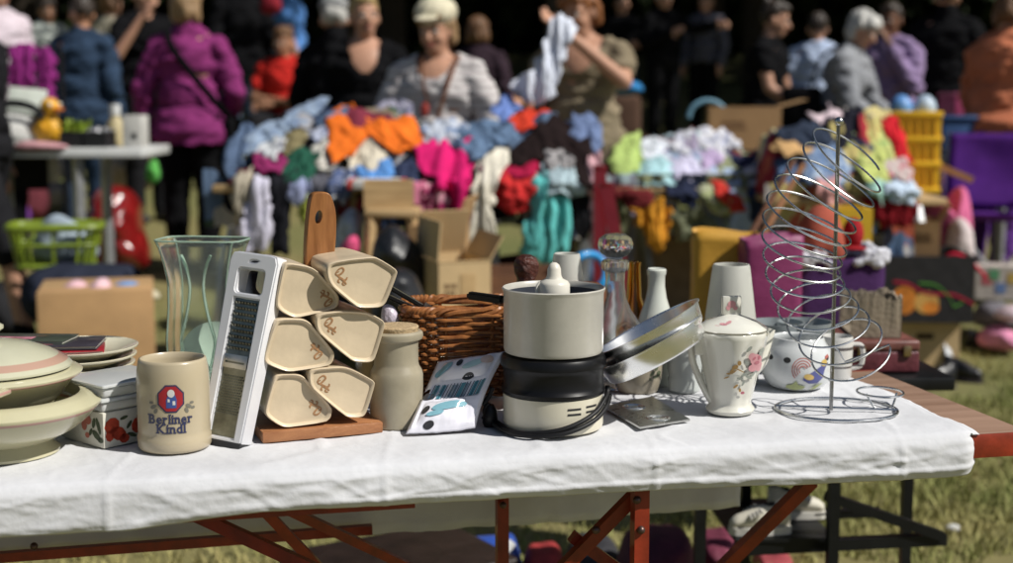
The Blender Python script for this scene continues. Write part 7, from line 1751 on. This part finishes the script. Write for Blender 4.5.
b2 = BM(); tube(b2, spline([(-.06, -.172, zc_ * .6), (-.05, -.20, zc_ * .62), (.05, -.20, zc_ * .62), (.06, -.172, zc_ * .6)], 5), .008, 8); obj('handle', b2, dbr, o)
for x in (-.15, .15): b2 = BM(); bx(b2, (x, -.174, zc_ * .68), (.03, .008, .03), None, .002); obj('latch', b2, MC['old_brass'], o)
b2 = BM(); ell(b2, (0, 0, .008), (.022, .016, .012)); o = obj('white_pebble', b2, M('pebble', (.6, .6, .58), .7), loc=on_z(953, 531, .01)); tag(o, 'small white stone lying on the dry grass at the right', 'stone')
# ------------------------------------------------------------------ trees: dark park edge
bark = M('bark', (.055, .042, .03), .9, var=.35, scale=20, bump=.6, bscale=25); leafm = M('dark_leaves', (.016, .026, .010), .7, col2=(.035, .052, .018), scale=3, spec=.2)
def tree_mesh(seed, h=9, cr=4.2, z0=2.6, nleaf=7000):
    rg = random.Random(seed); b2 = BM(); limbs = []
    tube(b2, spline([(0, 0, -.2), (.05, .03, 1.2), (-.06, .05, 2.6), (.05, -.04, h * .55), (.1, .0, h * .85)], 5), [.24 - .0095 * i for i in range(21)], 12)
    for q in range(11):
        a = q * 2.4 + rg.random(); z = 2.3 + q * .42; L_ = cr * rg.uniform(.55, .9)
        P = spline([(0, 0, z), (math.cos(a) * L_ * .4, math.sin(a) * L_ * .4, z + .5), (math.cos(a) * L_, math.sin(a) * L_, z + rg.uniform(.5, 1.6))], 5)
        tube(b2, P, [.075 - .006 * i for i in range(11)], 7); limbs.append(P[-1])
    bl = BM()
    cl = [Vector((rg.gauss(0, cr * .42), rg.gauss(0, cr * .42), lerp(z0 + .6, h, rg.random() ** 1.2))) for _ in range(46)] + limbs * 2
    for i in range(nleaf):
        c = rg.choice(cl); p_ = c + Vector((rg.gauss(0, .55), rg.gauss(0, .55), rg.gauss(0, .42)))
        if p_.z < z0: p_.z = z0 + rg.random() * .5
        s = rg.uniform(.09, .20); n_ = Vector((rg.gauss(0, 1), rg.gauss(0, 1), rg.gauss(.5, 1))).normalized(); u_ = n_.orthogonal().normalized(); w_ = n_.cross(u_)
        bl.faces.new([bl.verts.new(p_ + u_ * s), bl.verts.new(p_ + w_ * s * .55), bl.verts.new(p_ - u_ * s), bl.verts.new(p_ - w_ * s * .55)])
    return b2, bl
def mk(b2, mat, nm):
    me = bpy.data.meshes.new(nm); b2.to_mesh(me); b2.free(); me.materials.append(mat); return me
TM = []
for s in (1, 2, 3):
    tb, lb_ = tree_mesh(s); TM.append((mk(tb, bark, 'trunk'), mk(lb_, leafm, 'crown')))
TR = [(-9, 13.5), (-4.2, 14.5), (.6, 13.4), (5.2, 14.2), (10, 13.2), (14.5, 15), (-12, 18.5), (-6.5, 19), (-1.5, 18.3), (3.4, 19), (8.2, 18.4), (13.2, 19.5), (-2.5, 23.5), (3.5, 24), (9, 23.5), (-8.5, 24)]
wh = ['leftmost tree of the front row at the park edge', 'tree of the front row behind the denim jacket', 'tree of the front row behind the central clothes pile', 'tree of the front row behind the pastel pile', 'tree of the front row behind the lilac shirt', 'rightmost tree of the front row at the park edge']
for i, (x, y) in enumerate(TR):
    me = TM[i % 3]
    r_ = empty('tree', (x, y, ground(y) - .05), i * 1.7, ('dark leafy ' + wh[i]) if i < 6 else 'dark leafy tree standing in the shade behind the front row of trees', 'tree', 'trees at the park edge')
    r_.scale = (1, 1, 1 + .06 * (i % 4))
    t = bpy.data.objects.new('trunk', me[0]); COL.objects.link(t); t.parent = r_
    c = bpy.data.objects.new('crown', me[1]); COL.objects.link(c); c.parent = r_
# a hedge closing the view
rg = random.Random(11); b2 = BM()
for i in range(26000):
    x = rg.uniform(-20, 22); z = rg.random() ** .8 * 5.2; y = 26 + rg.gauss(0, .5) + .8 * fr(x * .4, z * .5, 4)
    p_ = Vector((x, y, ground(24) + z)); s = rg.uniform(.12, .26); n_ = Vector((rg.gauss(0, 1), rg.gauss(-1, 1), rg.gauss(.3, 1))).normalized(); u_ = n_.orthogonal().normalized(); w_ = n_.cross(u_)
    b2.faces.new([b2.verts.new(p_ + u_ * s), b2.verts.new(p_ + w_ * s * .6), b2.verts.new(p_ - u_ * s), b2.verts.new(p_ - w_ * s * .6)])
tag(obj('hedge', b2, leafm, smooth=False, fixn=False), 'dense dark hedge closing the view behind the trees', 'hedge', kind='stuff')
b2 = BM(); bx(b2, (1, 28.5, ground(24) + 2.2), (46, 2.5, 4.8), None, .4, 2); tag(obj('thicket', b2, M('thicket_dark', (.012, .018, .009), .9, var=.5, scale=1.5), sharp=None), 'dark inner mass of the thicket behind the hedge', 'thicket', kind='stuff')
